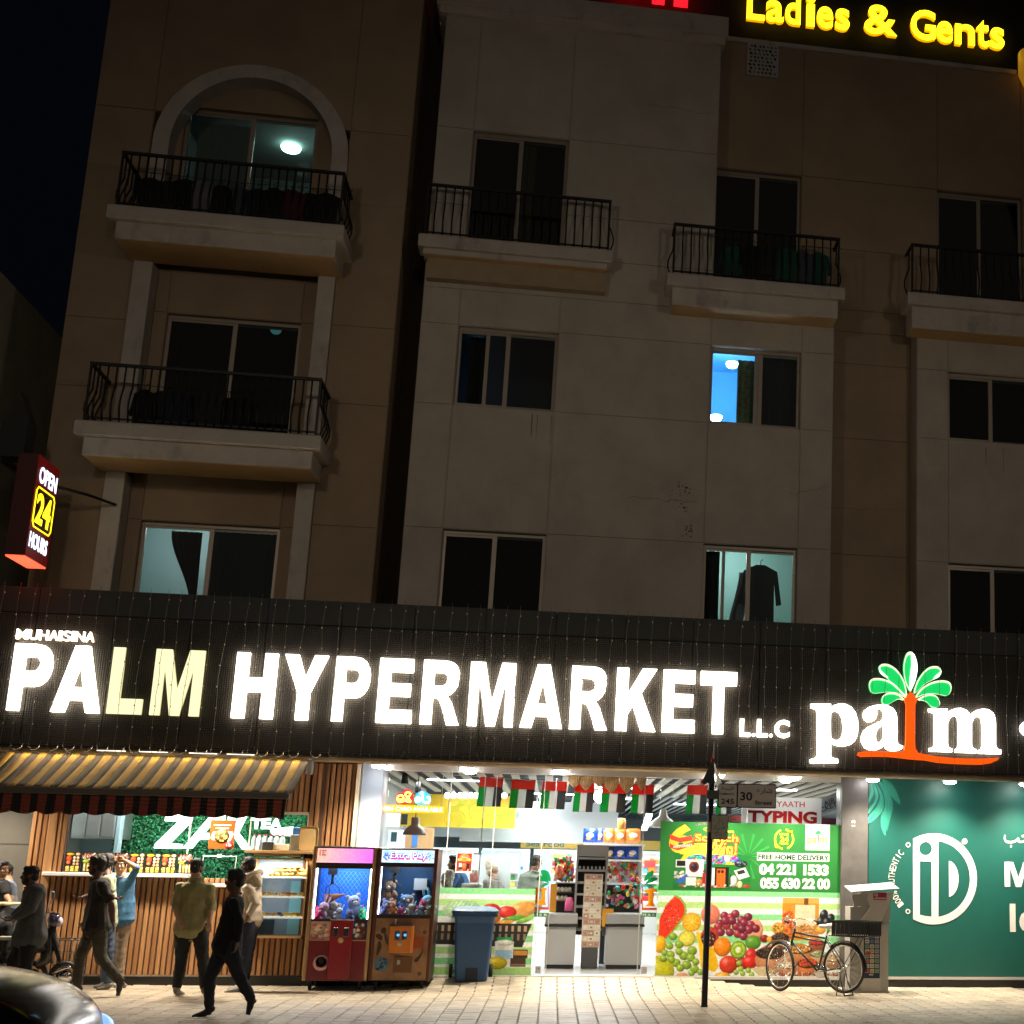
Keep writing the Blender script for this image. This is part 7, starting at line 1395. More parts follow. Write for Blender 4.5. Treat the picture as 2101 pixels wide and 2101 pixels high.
# ---- street name post
pq=at(1445,2066,Z=0.0);PY=pq.y;sp=thing('street_sign','black post with grey street name plates reading 245 and 30 Street','street sign',pq)
zt_=at(1456,1604,Y=PY).z;MB().lathe([(.045,0),(.045,.02),(.040,.03),(.040,zt_-.02),(.0,zt_)],(pq.x,PY,0),14).build('post',mat('post_black_paint',(.012,.012,.014),.45,bump=.15,bs=30),sp)
MP=mat('sign_plate_grey',(.62,.56,.52),.45,var=.1,vs=6);MK=mat('sign_ink_black',(.012,.012,.014),.5);SYY=PY-.06
u6=lambda u,v:(1300+.27174*u,1550+.27174*v)
def plate(a,b): 
    x0,z0,x1,z1=rect(*u6(*a),*u6(*b),SYY);o=bx('name_plate',MK,x0,SYY,z0,x1,SYY+.03,z1,sp,.012);shape('plate_face',[rr(x0+.012,z0+.012,x1-.012,z1-.012,.02)],SYY-.003,.002,MP,o);return x0,z0,x1,z1
plate((640,210),(782,395));plate((784,212),(1076,400));t7=lambda s,a,b,bo=.02:(lambda r:text('lettering',s,*r,SYY-.007,MK,sp,bold=bo))(rect(*u6(*a),*u6(*b),SYY))
t7('245',(660,325),(757,368));t7('\uFE94\uFEB4\uFEF4\uFEF8\uFEEB\uFE8D'[0:4],(665,232),(760,266),.01);t7('COMMUNITY',(648,282),(762,300),.01)
t7('30',(805,275),(895,342),.025);t7('\uFEC9\u0631\u0627\uFEB7',(928,245),(1045,305),.005);t7('Street',(915,340),(1045,375),.02)
x0,z0,x1,z1=rect(*u6(556,262),*u6(640,328),SYY);bx('clamp_plate',mat('clamp_grey',(.10,.095,.09),.5,metal=.3),x0,SYY+.005,z0,x1,SYY+.02,z1,sp,.004)
x0,z0,x1,z1=rect(*u6(588,448),*u6(712,636),SYY);nb_=bx('notice_board',mat('board_brown_edge',(.06,.045,.035),.5),x0,SYY-.0,z0,x1,SYY+.03,z1,sp,.01);pp=Print(30,46,'#b7b7a4')
for i in range(12):pp.rect(2,3+i*3.6,28,4+i*3.6,'#a3a492')
pp.speck(15,23,12,19,26,['#c6c6b4','#9a9c8c','#aab0a4'],2.4,5);pp.rect(13.5,2,15,44,'#a0a090');pp.sheet('notice',x0+.008,z0+.008,x1-.008,z1-.008,SYY-.003,PRINT_OPAQUE,sp)
x0,z0,x1,z1=rect(*u6(565,500),*u6(590,580),SYY);bx('side_bracket',mat('bracket_cream',(.45,.40,.3),.5),x0,SYY+.01,z0,x1,SYY+.03,z1,sp,.003)
# small furled flag on top of the post
a=at(1456,1540,Y=PY);fgq=thing('furled_flag','small furled red white and black flag tied on top of the street sign post','flag',(pq.x,PY,zt_))
MB().tube([(pq.x+.01,PY,zt_-.1),(pq.x+.015,PY,a.z+.12)],.006,6).build('stick',M_STEEL,fgq)
def cone_strip(name,M,a0,a1,top,w,h,lean):
    m=MB();vs_=[];n_=8
    for j in range(7):
        t=j/6
        for i in range(n_+1):an=a0+(a1-a0)*i/n_;r=.012+w*t*(1+.12*math.sin(i*2.3));vs_.append((pq.x+.015+lean*t+r*math.cos(an),PY+r*.6*math.sin(an),top-h*t+.02*math.sin(i*1.9)*t))
    m.add(vs_,[(j*(n_+1)+i,j*(n_+1)+i+1,(j+1)*(n_+1)+i+1,(j+1)*(n_+1)+i)for j in range(6)for i in range(n_)],0,True);m.build(name,M,fgq)
ft=at(1457,1556,Y=PY).z;cone_strip('red_fold',FR,2.2,4.0,ft+.10,.03,.22,0);cone_strip('dark_fold',mat('flag_slate',(.06,.065,.065),.8),3.6,5.0,ft,.14,.34,-.02);cone_strip('white_fold',FW,4.8,5.7,ft-.05,.13,.36,.04);cone_strip('green_fold',mat('flag_dark_green',(.01,.12,.05),.8),5.6,6.4,ft-.12,.15,.32,.06);cone_strip('red_fold',FR,3.3,3.9,ft-.15,.12,.18,-.03)

# ---- payment kiosk
kq=at(1788,2037,Z=0.0);KY=kq.y;kk=thing('payment_kiosk','tall pale grey payment kiosk with a sloping hood standing before the dark pillar','kiosk',(kq.x,KY+.2,0));KG=mat('kiosk_grey',(.50,.48,.45),.45,var=.05,vs=3);KW=mat('kiosk_white',(.36,.355,.34),.5)
p5b=lambda u,v,Y:xz(1650+.28526*u,1550+.28526*v,Y)
fr=[p5b(u,v,KY)for u,v in((388,1708),(428,1430),(418,1085),(443,1000),(370,962),(560,928),(640,935),(600,1110),(555,1200),(552,1708))]
fx0=p5b(408,1500,KY)[0];fx1=p5b(550,1500,KY)[0];zt3=p5b(500,975,KY)[1];zsh=p5b(500,1090,KY)[1];zwa=p5b(500,1200,KY)[1]
m=MB();m.prism([(fx0,0.02),(fx1,.02),(fx1,zwa),(fx1+.16,zsh+.12),(fx1+.20,zt3-.02),(fx0+.04,zt3-.02),(fx0+.14,zsh),(fx0,zsh-.16)],KY,KY+.05);m.build('front_panel',KG,kk)
m=MB();m.prism([(fx0-.16,0.02),(fx0-.002,.02),(fx0-.002,zsh-.0),(fx0-.16,zsh-.0)],KY+.03,KY+.42);m.build('side_box',KW,kk);m=MB();m.box(fx0,KY+.051,.02,fx1+.12,KY+.42,zwa);m.box(fx0,KY+.051,zwa,fx1+.15,KY+.42,zt3-.03);m.build('rear_box',KW,kk)
hd_=MB();hd_.add([(fx0-.17,KY-.10,zt3-.03),(fx1+.27,KY-.10,zt3+.03),(fx1+.27,KY+.45,zt3+.11),(fx0-.17,KY+.45,zt3+.05),(fx0-.17,KY-.10,zt3-.012),(fx1+.25,KY-.10,zt3+.045),(fx1+.25,KY+.45,zt3+.125),(fx0-.17,KY+.45,zt3+.065)],[(0,3,2,1),(4,5,6,7),(0,1,5,4),(1,2,6,5),(2,3,7,6),(3,0,4,7)]);hd_.build('hood',KW,kk)
m=MB();m.prism([(fx0-.15,zt3-.06),(fx0+.1,zt3-.03),(fx0+.06,zsh+.02),(fx0-.12,zsh+.0)],KY-.02,KY-.001);m.build('hood_cheek',KW,kk)
m=MB();m.prism([(fx1+.002,.02),(fx1+.12,.02),(fx1+.12,zwa-.02),(fx1+.002,zwa-.04)],KY+.01,KY+.05);m.build('edge_panel',mat('kiosk_edge_grey',(.42,.41,.38),.45),kk)
def k5(name,a,b,M,d=.004,dy=0,par=None):x0,z0,x1,z1=rect(1650+.28526*a[0],1550+.28526*a[1],1650+.28526*b[0],1550+.28526*b[1],KY);return bx(name,M,x0,KY-.005-dy,z0,x1,KY-.001-dy,z1,par or kk)
k5('red_badge',(497,985),(592,1040),mat('badge_maroon',(.35,.01,.05),.5));x0,z0,x1,z1=rect(1650+.28526*503,1550+.28526*990,1650+.28526*530,1550+.28526*1015,KY);text('lettering','Q',x0,z0,x1,z1,KY-.009,WH,kk,bold=.03);k5('badge_line',(503,1022),(586,1032),mat('grey_print'),dy=.004)
bd=k5('logo_board',(430,1243),(543,1603),mat('board_navy',(.012,.03,.08),.4));gl=random.Random(31);LC=[(.55,.55,.52),(.35,.36,.38),(.5,.12,.12),(.12,.2,.4),(.55,.5,.2),(.2,.35,.2),(.6,.58,.5)]
for r_ in range(8):
    for c_ in range(3):
        u0=438+c_*35;v0=1288+r_*35.5;ci=gl.randrange(7)if r_<5 else(2,4,5,6,0,1,2,4,5)[(r_-5)*3+c_];k5('logo_tile',(u0,v0),(u0+29,v0+28),mat('tile_%d'%ci,LC[ci],.5),dy=.004)
        k5('tile_mark',(u0+6,v0+11),(u0+22,v0+18),mat('mark_%d'%((ci+3)%7),tuple(.35*c for c in LC[(ci+3)%7]),.5),dy=.0075)
x0,z0,x1,z1=rect(1650+.28526*465,1550+.28526*1570,1650+.28526*497,1550+.28526*1586,KY);text('lettering','upay',x0,z0,x1,z1,KY-.010,WH,kk,bold=.02)
o=k5('plug_plate',(598,1330),(618,1390),M_WHITE,par=kk);o.location.y+=.2
bx('foot',KG,fx0-.18,KY+.0,0,fx1+.14,KY+.44,.019,kk)

# ---- bicycle
BLK=mat('bike_black_paint',(.012,.012,.013),.3,coat=.4)
def wheel(parent,c,R_,yaw,cam_side=-1,spoke_n=28,name='wheel'):
    """wheel with its axle along local y, turned by yaw"""
    w=thing(name,None,None,c);w.parent=parent;w.location=Vector(c);M3=Matrix.Rotation(yaw,3,'Z');w.rotation_euler=(0,0,yaw)
    def ring(r,tr,nm,M,n=40,k=8):
        m=MB();m.tube([(r*math.cos(a),0,r*math.sin(a))for a in np.linspace(0,2*PI,n,endpoint=False)],tr,k,closed=True);ob=link(nm,m.mesh(nm,M),w);return ob
    ring(R_-.019,.019,'tyre',M_RUBBER);ring(R_-.046,.011,'rim',M_CHROME)
    s=MB(); 
    for i in range(spoke_n):
        a=2*PI*i/spoke_n;b=a+(.9 if i%2 else-.9);y=.03 if(i//2)%2 else-.03;s.tube([(.025*math.cos(b),y,.025*math.sin(b)),((R_-.05)*math.cos(a),0,(R_-.05)*math.sin(a))],.0022,4,caps=False)
    o=link('spokes',s.mesh('spokes',M_CHROME),w);o['kind']='stuff'
    h=MB();h.lathe([(.0,-.055),(.012,-.055),(.014,-.04),(.028,-.035),(.016,-.03),(.016,.03),(.028,.035),(.014,.04),(.012,.055),(0,.055)],(0,0,0),12,axis='y');link('hub',h.mesh('hub',M_CHROME),w);return w
RW=.352;rc=at(1731,2043,Z=0.0);bike=thing('bicycle','old black roadster bicycle with a plastic crate on its rear rack, on its stand','bicycle',(rc.x,rc.y,0.0))
# local frame: +x forwards from the rear hub
bk=lambda*p:Vector(p)
rear=wheel(bike,(0,0,RW+.03),RW,0); 
HX=1.10;fc=Vector((HX,0,RW));front=wheel(bike,fc,RW,math.radians(-20))
BB=bk(.44,0,.285+.02);ST=bk(.30,0,.80);SP=bk(.275,0,.90);HT=bk(.86,0,.86);HB=bk(.90,0,.70)
def tb(name,pts,r,M=BLK,n=8,par=bike,closed=False):m=MB();m.tube(pts,r,n,closed=closed);return link(name,m.mesh(name,M),par)
tb('top_tube',[ST-bk(0,0,.03),HT-bk(0,0,.02)],.0145);tb('top_tube',[ST-bk(0,0,.09),HT-bk(-.01,0,.08)],.0125);tb('down_tube',[BB,HB],.0155);tb('seat_tube',[BB,ST],.0155);tb('head_tube',[HT+bk(-.01,0,.03),HB-bk(-.01,0,.03)],.019)
for s_ in(-1,1):
    tb('chain_stay',[BB+bk(0,s_*.03,0),bk(0,s_*.06,RW+.03)],.009);tb('seat_stay',[ST+bk(0,s_*.02,-.04),bk(0,s_*.06,RW+.03)],.008)
    tb('fork_blade',[HB+bk(.02,s_*.045,-.04),HB+bk(.06,s_*.05,-.2),fc+bk(-.02,s_*.055,.06),fc+bk(0,s_*.055,0)],[.011,.010,.009,.008],M_CHROME)
tb('fork_crown',[HB+bk(.02,-.05,-.035),HB+bk(.02,.05,-.035)],.014,M_CHROME)
tb('stem',[HT,HT+bk(-.015,0,.14)],.012,M_CHROME);hb_=HT+bk(-.015,0,.15);yw=math.radians(-20);hbv=lambda x,y,z:hb_+Matrix.Rotation(yw,3,'Z')@Vector((x,y,z))
tb('handlebar',[hbv(-.20,-.28,-.02),hbv(-.05,-.25,.0),hbv(.05,-.12,.02),hbv(.06,0,.0),hbv(.05,.12,.02),hbv(-.05,.25,0),hbv(-.20,.28,-.02)],.0105,M_CHROME)
for s_ in(-1,1):tb('grip',[hbv(-.21,s_*.28,-.02),hbv(-.11,s_*.27,-.005)],.016,M_BLKP);tb('brake_lever',[hbv(-.06,s_*.25,-.02),hbv(-.14,s_*.25,-.05),hbv(-.2,s_*.245,-.055)],.005,M_CHROME)
tb('brake_rod',[hbv(.04,0,-.02),HB+bk(.05,0,.0),HB+bk(.06,0,-.1)],.004,M_CHROME);m=MB();m.ell(hbv(-.03,.16,.045),(.03,.03,.022),10,8);link('bell',m.mesh('bell',M_CHROME),bike)
tb('seat_post',[ST,SP],.0125,M_CHROME);m=MB();m.ell(SP+bk(-.06,0,.045),(.12,.095,.045),14,8);m.ell(SP+bk(.07,0,.04),(.11,.035,.03),12,8);link('saddle',m.mesh('saddle',mat('saddle_plastic_bag',(.62,.60,.56),.5,bump=.5,bs=25)),bike)
m=MB();m.add([tuple(SP+bk(.02+.02*math.sin(i),-.10+.02*j,.04-.12*j/6+.01*math.sin(i*3+j)))for j in range(7)for i in range(6)],[(j*6+i,j*6+i+1,(j+1)*6+i+1,(j+1)*6+i)for j in range(6)for i in range(5)],0,True);link('loose_bag',m.mesh('loose_bag',mat('saddle_plastic_bag')),bike)
# chain, crank, pedals
m=MB();m.lathe([(.085,-.004),(.095,-.004),(.095,.004),(.085,.004)],BB+bk(0,-.05,0),24,axis='y');link('chainring',m.mesh('chainring',M_CHROME),bike)
tb('chain',[BB+bk(0,-.05,.092),bk(0,-.05,RW+.03+.035),bk(-.035,-.05,RW+.03),bk(0,-.05,RW+.03-.035),BB+bk(0,-.05,-.092),BB+bk(.09,-.05,0)],.005,mat('chain_steel',(.2,.19,.18),.4,metal=.8),5,closed=True)
for s_,a in((-1,-.3),(1,PI-.3)):e=BB+bk(.17*math.cos(a),s_*.075,.17*math.sin(a));tb('crank',[BB+bk(0,s_*.06,0),e],.009,M_CHROME);m=MB();m.obox(e+bk(0,s_*.05,0),(.09,.08,.022));link('pedal',m.mesh('pedal',M_BLKP),bike)
# mudguards, rack, stand, crate
for nm,c,a0,a1 in(('mudguard',bk(0,0,RW+.03),-.1,2.3),('mudguard',fc,.75,2.2)):
    m=MB();vs_=[];n_=16
    for i in range(n_+1):
        a=a0+(a1-a0)*i/n_ if nm=='mudguard' and c.x==0 else a0+(a1-a0)*i/n_
        for y,dr in((-.032,-.012),(-.018,0),(.018,0),(.032,-.012)):r=RW+.022+dr;vs_.append((c.x+r*math.cos(a)*(-1 if c.x==0 else 1)*(1),y,c.z+r*math.sin(a)))
    m.add(vs_,[(i*4+j,i*4+j+1,(i+1)*4+j+1,(i+1)*4+j)for i in range(n_)for j in range(3)],0,True);link(nm,m.mesh(nm,BLK),bike)
RZ=.815
for y in(-.07,.07):tb('rack_rail',[bk(.22,y,RZ),bk(-.36,y,RZ)],.008);tb('rack_strut',[bk(-.28,y,RZ),bk(-.03,y*.95,RW+.05)],.006)
for x in(.15,-.02,-.2,-.35):tb('rack_bar',[bk(x,-.07,RZ),bk(x,.07,RZ)],.006)
for s_ in(-1,1):tb('stand_leg',[bk(.03,s_*.075,RW),bk(-.02,s_*.09,.16),bk(-.09,s_*.12,0.005)],.010);tb('stand_stay',[bk(.02,s_*.06,RW-.05),bk(.06,s_*.10,.006)],.007)
tb('stand_foot',[bk(-.09,-.13,.012),bk(-.09,.13,.012)],.010)
m=MB();m.lathe([(0,-.04),(.022,-.04),(.03,.02),(0,.03)],bk(-.40,0,.60),12,axis='x');link('rear_reflector',m.mesh('rear_reflector',mat('reflector_red',(.5,.02,.02),.3)),bike)
bike.rotation_euler=(0,0,math.radians(180-43)); 
cr=thing('plastic_crate','black slatted plastic crate strapped on the rear rack of the bicycle','crate',(0,0,0));CRM=mat('crate_black',(.014,.014,.015),.45);cw,cd,ch=.60,.38,.21;m=MB();z0=RZ+.012
m.box(-cw/2,-cd/2,z0,cw/2,cd/2,z0+.012);m.build('base',CRM,cr)
for s_ in(-1,1):
    for i in range(17):x=-cw/2+cw*(i+.5)/17;m=MB().box(x-.008,s_*cd/2-.006,z0+.013,x+.008,s_*cd/2+.006,z0+ch-.031)if i not in(8,)else MB().box(x-.018,s_*cd/2-.008,z0+.013,x+.018,s_*cd/2+.008,z0+ch-.031);m.build('slat',CRM,cr)
    for i in range(10):y=-cd/2+cd*(i+.5)/10;MB().box(s_*cw/2-.006,y-.008,z0+.013,s_*cw/2+.006,y+.008,z0+ch-.031).build('slat',CRM,cr)
m=MB(); 
for s_ in(-1,1):m.box(-cw/2-.01,s_*cd/2-.012,z0+ch-.03,cw/2+.01,s_*cd/2+.012,z0+ch);m.box(s_*cw/2-.012,-cd/2+.012,z0+ch-.029,s_*cw/2+.012,cd/2-.012,z0+ch-.001)
m.build('rim',CRM,cr);Rb=Matrix.Rotation(math.radians(137),3,'Z');cr.location=Vector((rc.x,rc.y,0))+Rb@Vector((-.20,0,0));cr.rotation_euler=(0,0,math.radians(137))
# ================================================================== people
class Body:
    """overlapping tapered volumes fused into one skin by a voxel remesh"""
    def __init__(s):s.m=MB()
    def loft(s,pts,rad,side=None,n=14):
        """closed tube with rounded ends; rad = r or (half width along side, half depth)"""
        P_=[Vector(p)for p in pts];R2=[(r,r)if not isinstance(r,tuple)else r for r in rad]
        d0=(P_[1]-P_[0]).normalized();d1=(P_[-1]-P_[-2]).normalized();k=.55
        P_=[P_[0]-d0*min(R2[0])*.8,P_[0]-d0*min(R2[0])*.45]+P_+[P_[-1]+d1*min(R2[-1])*.45,P_[-1]+d1*min(R2[-1])*.8]
        R2=[tuple(v*.25 for v in R2[0]),tuple(v*.78 for v in R2[0])]+R2+[tuple(v*.78 for v in R2[-1]),tuple(v*.25 for v in R2[-1])]
        vs=[];K=len(P_);sd=Vector(side)if side is not None else None;u=None
        for i in range(K):
            t=(P_[min(i+1,K-1)]-P_[max(i-1,0)]).normalized()
            if sd is not None:u=(sd-t*sd.dot(t))
            elif u is None:u=t.orthogonal()
            else:u=u-t*u.dot(t)
            u=u.normalized()if u.length>1e-5 else t.orthogonal().normalized();w=t.cross(u)
            for j in range(n):a=2*PI*j/n;vs.append(P_[i]+u*math.cos(a)*R2[i][0]+w*math.sin(a)*R2[i][1])
        fs=[(i*n+j,i*n+(j+1)%n,(i+1)*n+(j+1)%n,(i+1)*n+j)for i in range(K-1)for j in range(n)]+[tuple(reversed(range(n))),tuple(range((K-1)*n,K*n))]
        s.m.add(vs,fs);return s
    def ell(s,c,r,M3=None):s.m.ell(c,r,14,10,0,M3);return s
    def fuse(s,name,M,parent,vox=.011,smooth=4,wr=0,wscale=9,seed=0,cut=None):
        me=s.m.mesh('tmp',M);o=bpy.data.objects.new('tmp',me);COL.objects.link(o)
        r=o.modifiers.new('r','REMESH');r.mode='VOXEL';r.voxel_size=vox;r.adaptivity=0
        sm=o.modifiers.new('s','SMOOTH');sm.factor=.5;sm.iterations=smooth
        dg=bpy.context.evaluated_depsgraph_get();dg.update();ev=o.evaluated_get(dg);out=bpy.data.meshes.new_from_object(ev,depsgraph=dg);bpy.data.objects.remove(o)
        n=len(out.vertices);co=np.empty(n*3,np.float32);out.vertices.foreach_get('co',co);co=co.reshape(-1,3)
        if wr:
            nr=np.empty(n*3,np.float32);out.vertex_normals.foreach_get('vector',nr);nr=nr.reshape(-1,3);g=np.random.default_rng(seed);d=np.zeros(n)
            for k in range(7):
                f=g.normal(size=3)*wscale*(1+k*.35);f[2]*=.75;ph=g.uniform(0,6.3);w2=g.normal(size=3)*3
                d+=(1-np.abs(np.sin(co@f+ph+1.2*np.sin(co@w2+ph)))*2)/(1+k*.35)
            co=co+nr*((d[:,None]+.9)*wr*.62)
        off=wloc(parent);co=co-np.array([off.x,off.y,off.z],np.float32);out.vertices.foreach_set('co',co.ravel().astype(np.float32))
        out.materials.clear();out.materials.append(M);out.polygons.foreach_set('use_smooth',[True]*len(out.polygons));out.update();out.name=name;return link(name,out,parent)
SKIN={'brown':mat('skin_brown',(.24,.125,.075),.55),'dark':mat('skin_dark',(.11,.055,.035),.55),'tan':mat('skin_tan',(.36,.20,.12),.5)}
def cloth(n,c,**k):return mat('cloth_'+n,c,.92,var=k.get('var',.12),vs=k.get('vs',12),bump=.15,bs=160)
HAIRM=mat('hair_black',(.010,.008,.007),.6,bump=.9,bs=130);SHOE={}
def person(label,Y0,J,face,shirt,trouser,shoe,skin='brown',sleeve='long',hair='short',beard=False,build=1.0,extras=None,wr=.006,skirt=.0,hidden_legs=False,hoodie=False):
    """J: joints as (px, py, dY) in the photograph's frame at depth Y0; face: yaw of the gaze in the ground plane (0 = away from the camera, 180 = towards it)"""
    if not hidden_legs:  # stand the figure where its lower foot meets the ground
        k0=max(('toeL','toeR'),key=lambda k:J[k][1]);Y0=at(J[k0][0],J[k0][1]+3,Z=.0).y-(J[k0][2]if len(J[k0])>2 else 0);Y0=min(Y0,-.45)
    W={k:at(v[0],v[1],Y=Y0+(v[2]if len(v)>2 else 0))for k,v in J.items()};B=build
    S_=SKIN[skin];base=W['pelvis'].copy();fz_=min(W[k].z for k in W if k.startswith('toe'))if 'toeL' in W else .15
    t=thing('person',label,'person',(base.x,base.y,max(0,fz_-.02)))
    sh=(W['shR']-W['shL']);sh.z*=.3;sh.normalize();fwd=Vector((math.sin(math.radians(face)),math.cos(math.radians(face)),0));side=Vector((fwd.y,-fwd.x,0))
    hd=W['head'];up=Vector((0,0,1));hs=.232;top=hd+up*hs*.5
    HM=Matrix((side,fwd,up)).transposed()
    hv=lambda x,y,z:hd+HM@Vector((x,y,z))
    neck=W['neck'];chest=(W['shL']+W['shR'])/2;pel=W['pelvis'];mid=chest.lerp(pel,.5)
    b=Body()
    # head: skull, jaw, nose, ears, brow, lips
    b.ell(hv(0,-.012,.03),(.073,.092,.086),HM);b.ell(hv(0,.012,-.035),(.058,.072,.075),HM);b.ell(hv(0,.045,-.085),(.030,.030,.024),HM)
    b.loft([hv(0,.075,.025),hv(0,.098,-.022)],[.010,.016]);b.ell(hv(0,.074,.038),(.052,.014,.012),HM);b.ell(hv(0,.080,-.052),(.022,.013,.009),HM);b.ell(hv(0,.078,-.066),(.019,.012,.007),HM)
    for s_ in(-1,1):b.ell(hv(s_*.076,-.008,-.005),(.010,.018,.030),HM);b.ell(hv(s_*.040,.062,-.018),(.020,.018,.018),HM)
    b.loft([hv(0,-.02,-.07),neck],[.056*B,.060*B]);b.loft([neck,chest-up*.05],[(.07,.06),(.14,.08)],side=sh)
    tw=.155*B;td=.105*B
    b.loft([chest-up*.03,mid,pel+up*.02],[(tw,td*.95),(tw*.86,td*.9),(tw*.95,td)],side=sh)
    cl_s=Body();g_=.012;st=W.get('hem',pel-up*.10)
    tops=[(tw+g_+.012,td+g_),(tw*.98+g_,td*1.02+g_),(tw*1.0+g_+.016,td*1.08+g_+.018),(tw*1.06+g_+.012+skirt,td*1.18+g_+.022+skirt*.6)]
    cl_s.loft([chest-up*.02,chest.lerp(pel,.35),chest.lerp(pel,.75),st],tops,side=sh);cl_s.loft([neck-up*.035,chest-up*.05],[(.078*B,.066*B),(.155*B,.09*B)],side=sh)
    tr=Body(); 
    for k,s_ in(('L',-1),('R',1)):
        S,E,H=W['sh'+k],W['el'+k],W['wr'+k]
        b.loft([S,S.lerp(E,.5),E],[.050*B,.045*B,.036*B]);b.loft([E,E.lerp(H,.35),H],[.037*B,.040*B,.026*B])
        # hand: palm, five fingers, thumb
        hdv=W.get('hand'+k);dr=((hdv-H)if hdv else(H-E)).normalized();pn=Vector(fwd)if abs(dr.dot(fwd))<.8 else up;ac=dr.cross(pn).normalized()*s_;cu=ac.cross(dr).normalized()*(1 if s_>0 else-1)
        if cu.dot(fwd)<0 and abs(dr.z)>.5:cu=cu
        pal=H+dr*.045;b.loft([H+dr*.005,pal,H+dr*.085],[(.024,.016),(.038,.016),(.036,.014)],side=ac)
        for fi,(off,ln)in enumerate(((-.028,.062),(-.010,.074),(.009,.070),(.027,.055))):
            p0=H+dr*.085+ac*off;p1=p0+(dr*.80+cu*.35).normalized()*ln*.5;p2=p1+(dr*.35+cu*.9).normalized()*ln*.45;b.loft([p0,p1,p2],[.0095,.009,.0078])
        p0=H+dr*.03-ac*.026;b.loft([p0,p0+(dr*.7-ac*.6+cu*.2).normalized()*.035,p0+(dr*.9-ac*.3+cu*.4).normalized()*.062],[.013,.0105,.009])
        if sleeve=='long':cl_s.loft([S-up*.005,S.lerp(E,.5),E],[.062*B,.056*B,.048*B]);cl_s.loft([E,E.lerp(H,.5),E.lerp(H,.93)],[.049*B,.046*B,.038*B])
        elif sleeve=='rolled':cl_s.loft([S-up*.005,S.lerp(E,.5),E],[.064*B,.058*B,.050*B]);cl_s.loft([E,E.lerp(H,.32)],[.050*B,.048*B])
        else:cl_s.loft([S-up*.005,S.lerp(E,.78)],[.064*B,.062*B])
        if hidden_legs:continue
        Hp,K,A,T=W['hip'+k],W['kn'+k],W['an'+k],W['toe'+k]
        b.loft([Hp,K],[.075*B,.05*B]);b.loft([K,K.lerp(A,.35),A],[.050*B,.052*B,.034*B]);ft=(T-A);ftl=ft.copy();heel=A-up*.045-Vector((ft.x,ft.y,0)).normalized()*.035
        b.loft([A,heel+up*.02],[.034,.030]); 
        tr.loft([Hp+up*.06,Hp.lerp(K,.4),K],[.100*B,.088*B,.068*B]);tr.loft([K,K.lerp(A,.4),K.lerp(A,.96)],[.068*B,.066*B,.056*B])
        so=Body();fdir=ft.normalized();fs_=fdir.cross(up).normalized();sole=A-up*.062+fdir*.0
        so.loft([A-up*.035-fdir*.045,A-up*.045+fdir*.05,T-up*.012],[(.036,.040),(.042,.036),(.038,.020)],side=fs_);so.loft([A-fdir*.01,A-up*.04],[.042,.044])
        so_=so.fuse('shoe',shoe,t,.008,2);sl_=MB();c_=(A+T)/2-up*.075;c_.z=min(A.z-.062,T.z-.02);sl_.tube([A-fdir*.03-up*.066,T-up*.030],[.030,.026],8);sl_.build('sole',mat('pale_sole' if shoe is not SHB else 'dark_sole',(.4,.38,.34)if shoe is not SHB else(.03,.03,.03),.6),so_)
    if not hidden_legs:tr.loft([pel+up*.10,pel+up*.02,pel-up*.08],[(tw*.90,td*.96),(tw*.96,td*1.08),(tw*.9,td*1.05)],side=sh);tr.fuse('trousers',trouser,t,.011,3,wr=.006,wscale=11,seed=3)
    body=b.fuse('body',S_,t,.0085,2)
    if hoodie:
        for k in range(9):a=PI*.12+PI*1.76*k/8; 
        hp=[neck-up*.03+side*math.cos(a)*.105+fwd*math.sin(a)*.10+up*(.015-.05*math.sin(a))for a in np.linspace(-PI*.5,PI*1.5,14)]
        cl_s.m.tube([tuple(p)for p in hp[:-1]],.035,8,closed=True);cl_s.loft([neck-fwd*.09-up*.02,neck-fwd*.14-up*.14],[(.10,.045),(.05,.03)],side=sh)
    shirt_o=cl_s.fuse('shirt',shirt,t,.010,3,wr=wr,wscale=10,seed=7)
    if not hoodie:
        c_=MB();c_.tube([tuple(neck-up*.028+side*math.cos(a)*.068*B+fwd*math.sin(a)*.062*B-up*.012*math.sin(a))for a in np.linspace(0,2*PI,16,endpoint=False)],.014,6,closed=True);c_.build('collar',shirt,t)
    # eyes, brows, hair
    for s_ in(-1,1):
        e=MB();e.ell(hv(s_*.030,.080,.012),(.0135,.008,.0075),8,6,0,HM);eo=e.build('eye',mat('eye_white',(.6,.57,.52),.3),t);p_=MB();p_.ell(hv(s_*.030,.0865,.012),(.0055,.003,.0058),8,6,0,HM);p_.build('pupil',M_BLKP,eo)
        br=MB();br.tube([hv(s_*.012,.088,.030),hv(s_*.030,.088,.037),hv(s_*.050,.076,.031)],.0038,5);br.build('eyebrow',HAIRM,t)
    if hair in('short','full','fade'):
        h=Body();k=1.0 if hair!='full' else 1.10;h.ell(hv(0,-.018,.058),(.078*k,.094*k,.072*k),HM);h.ell(hv(0,-.055,.0),(.068*k,.052,.070),HM);h.ell(hv(0,.045,.092),(.058,.040,.030*k),HM)
        if hair=='full':h.ell(hv(0,.03,.105),(.07,.065,.04),HM);h.ell(hv(.02,-.03,.115),(.06,.07,.035),HM)
        for s_ in(-1,1):h.ell(hv(s_*.066,.005,.035),(.016,.045,.04),HM)
        h.fuse('hair',HAIRM,t,.008,2,wr=.003,wscale=45,seed=5)
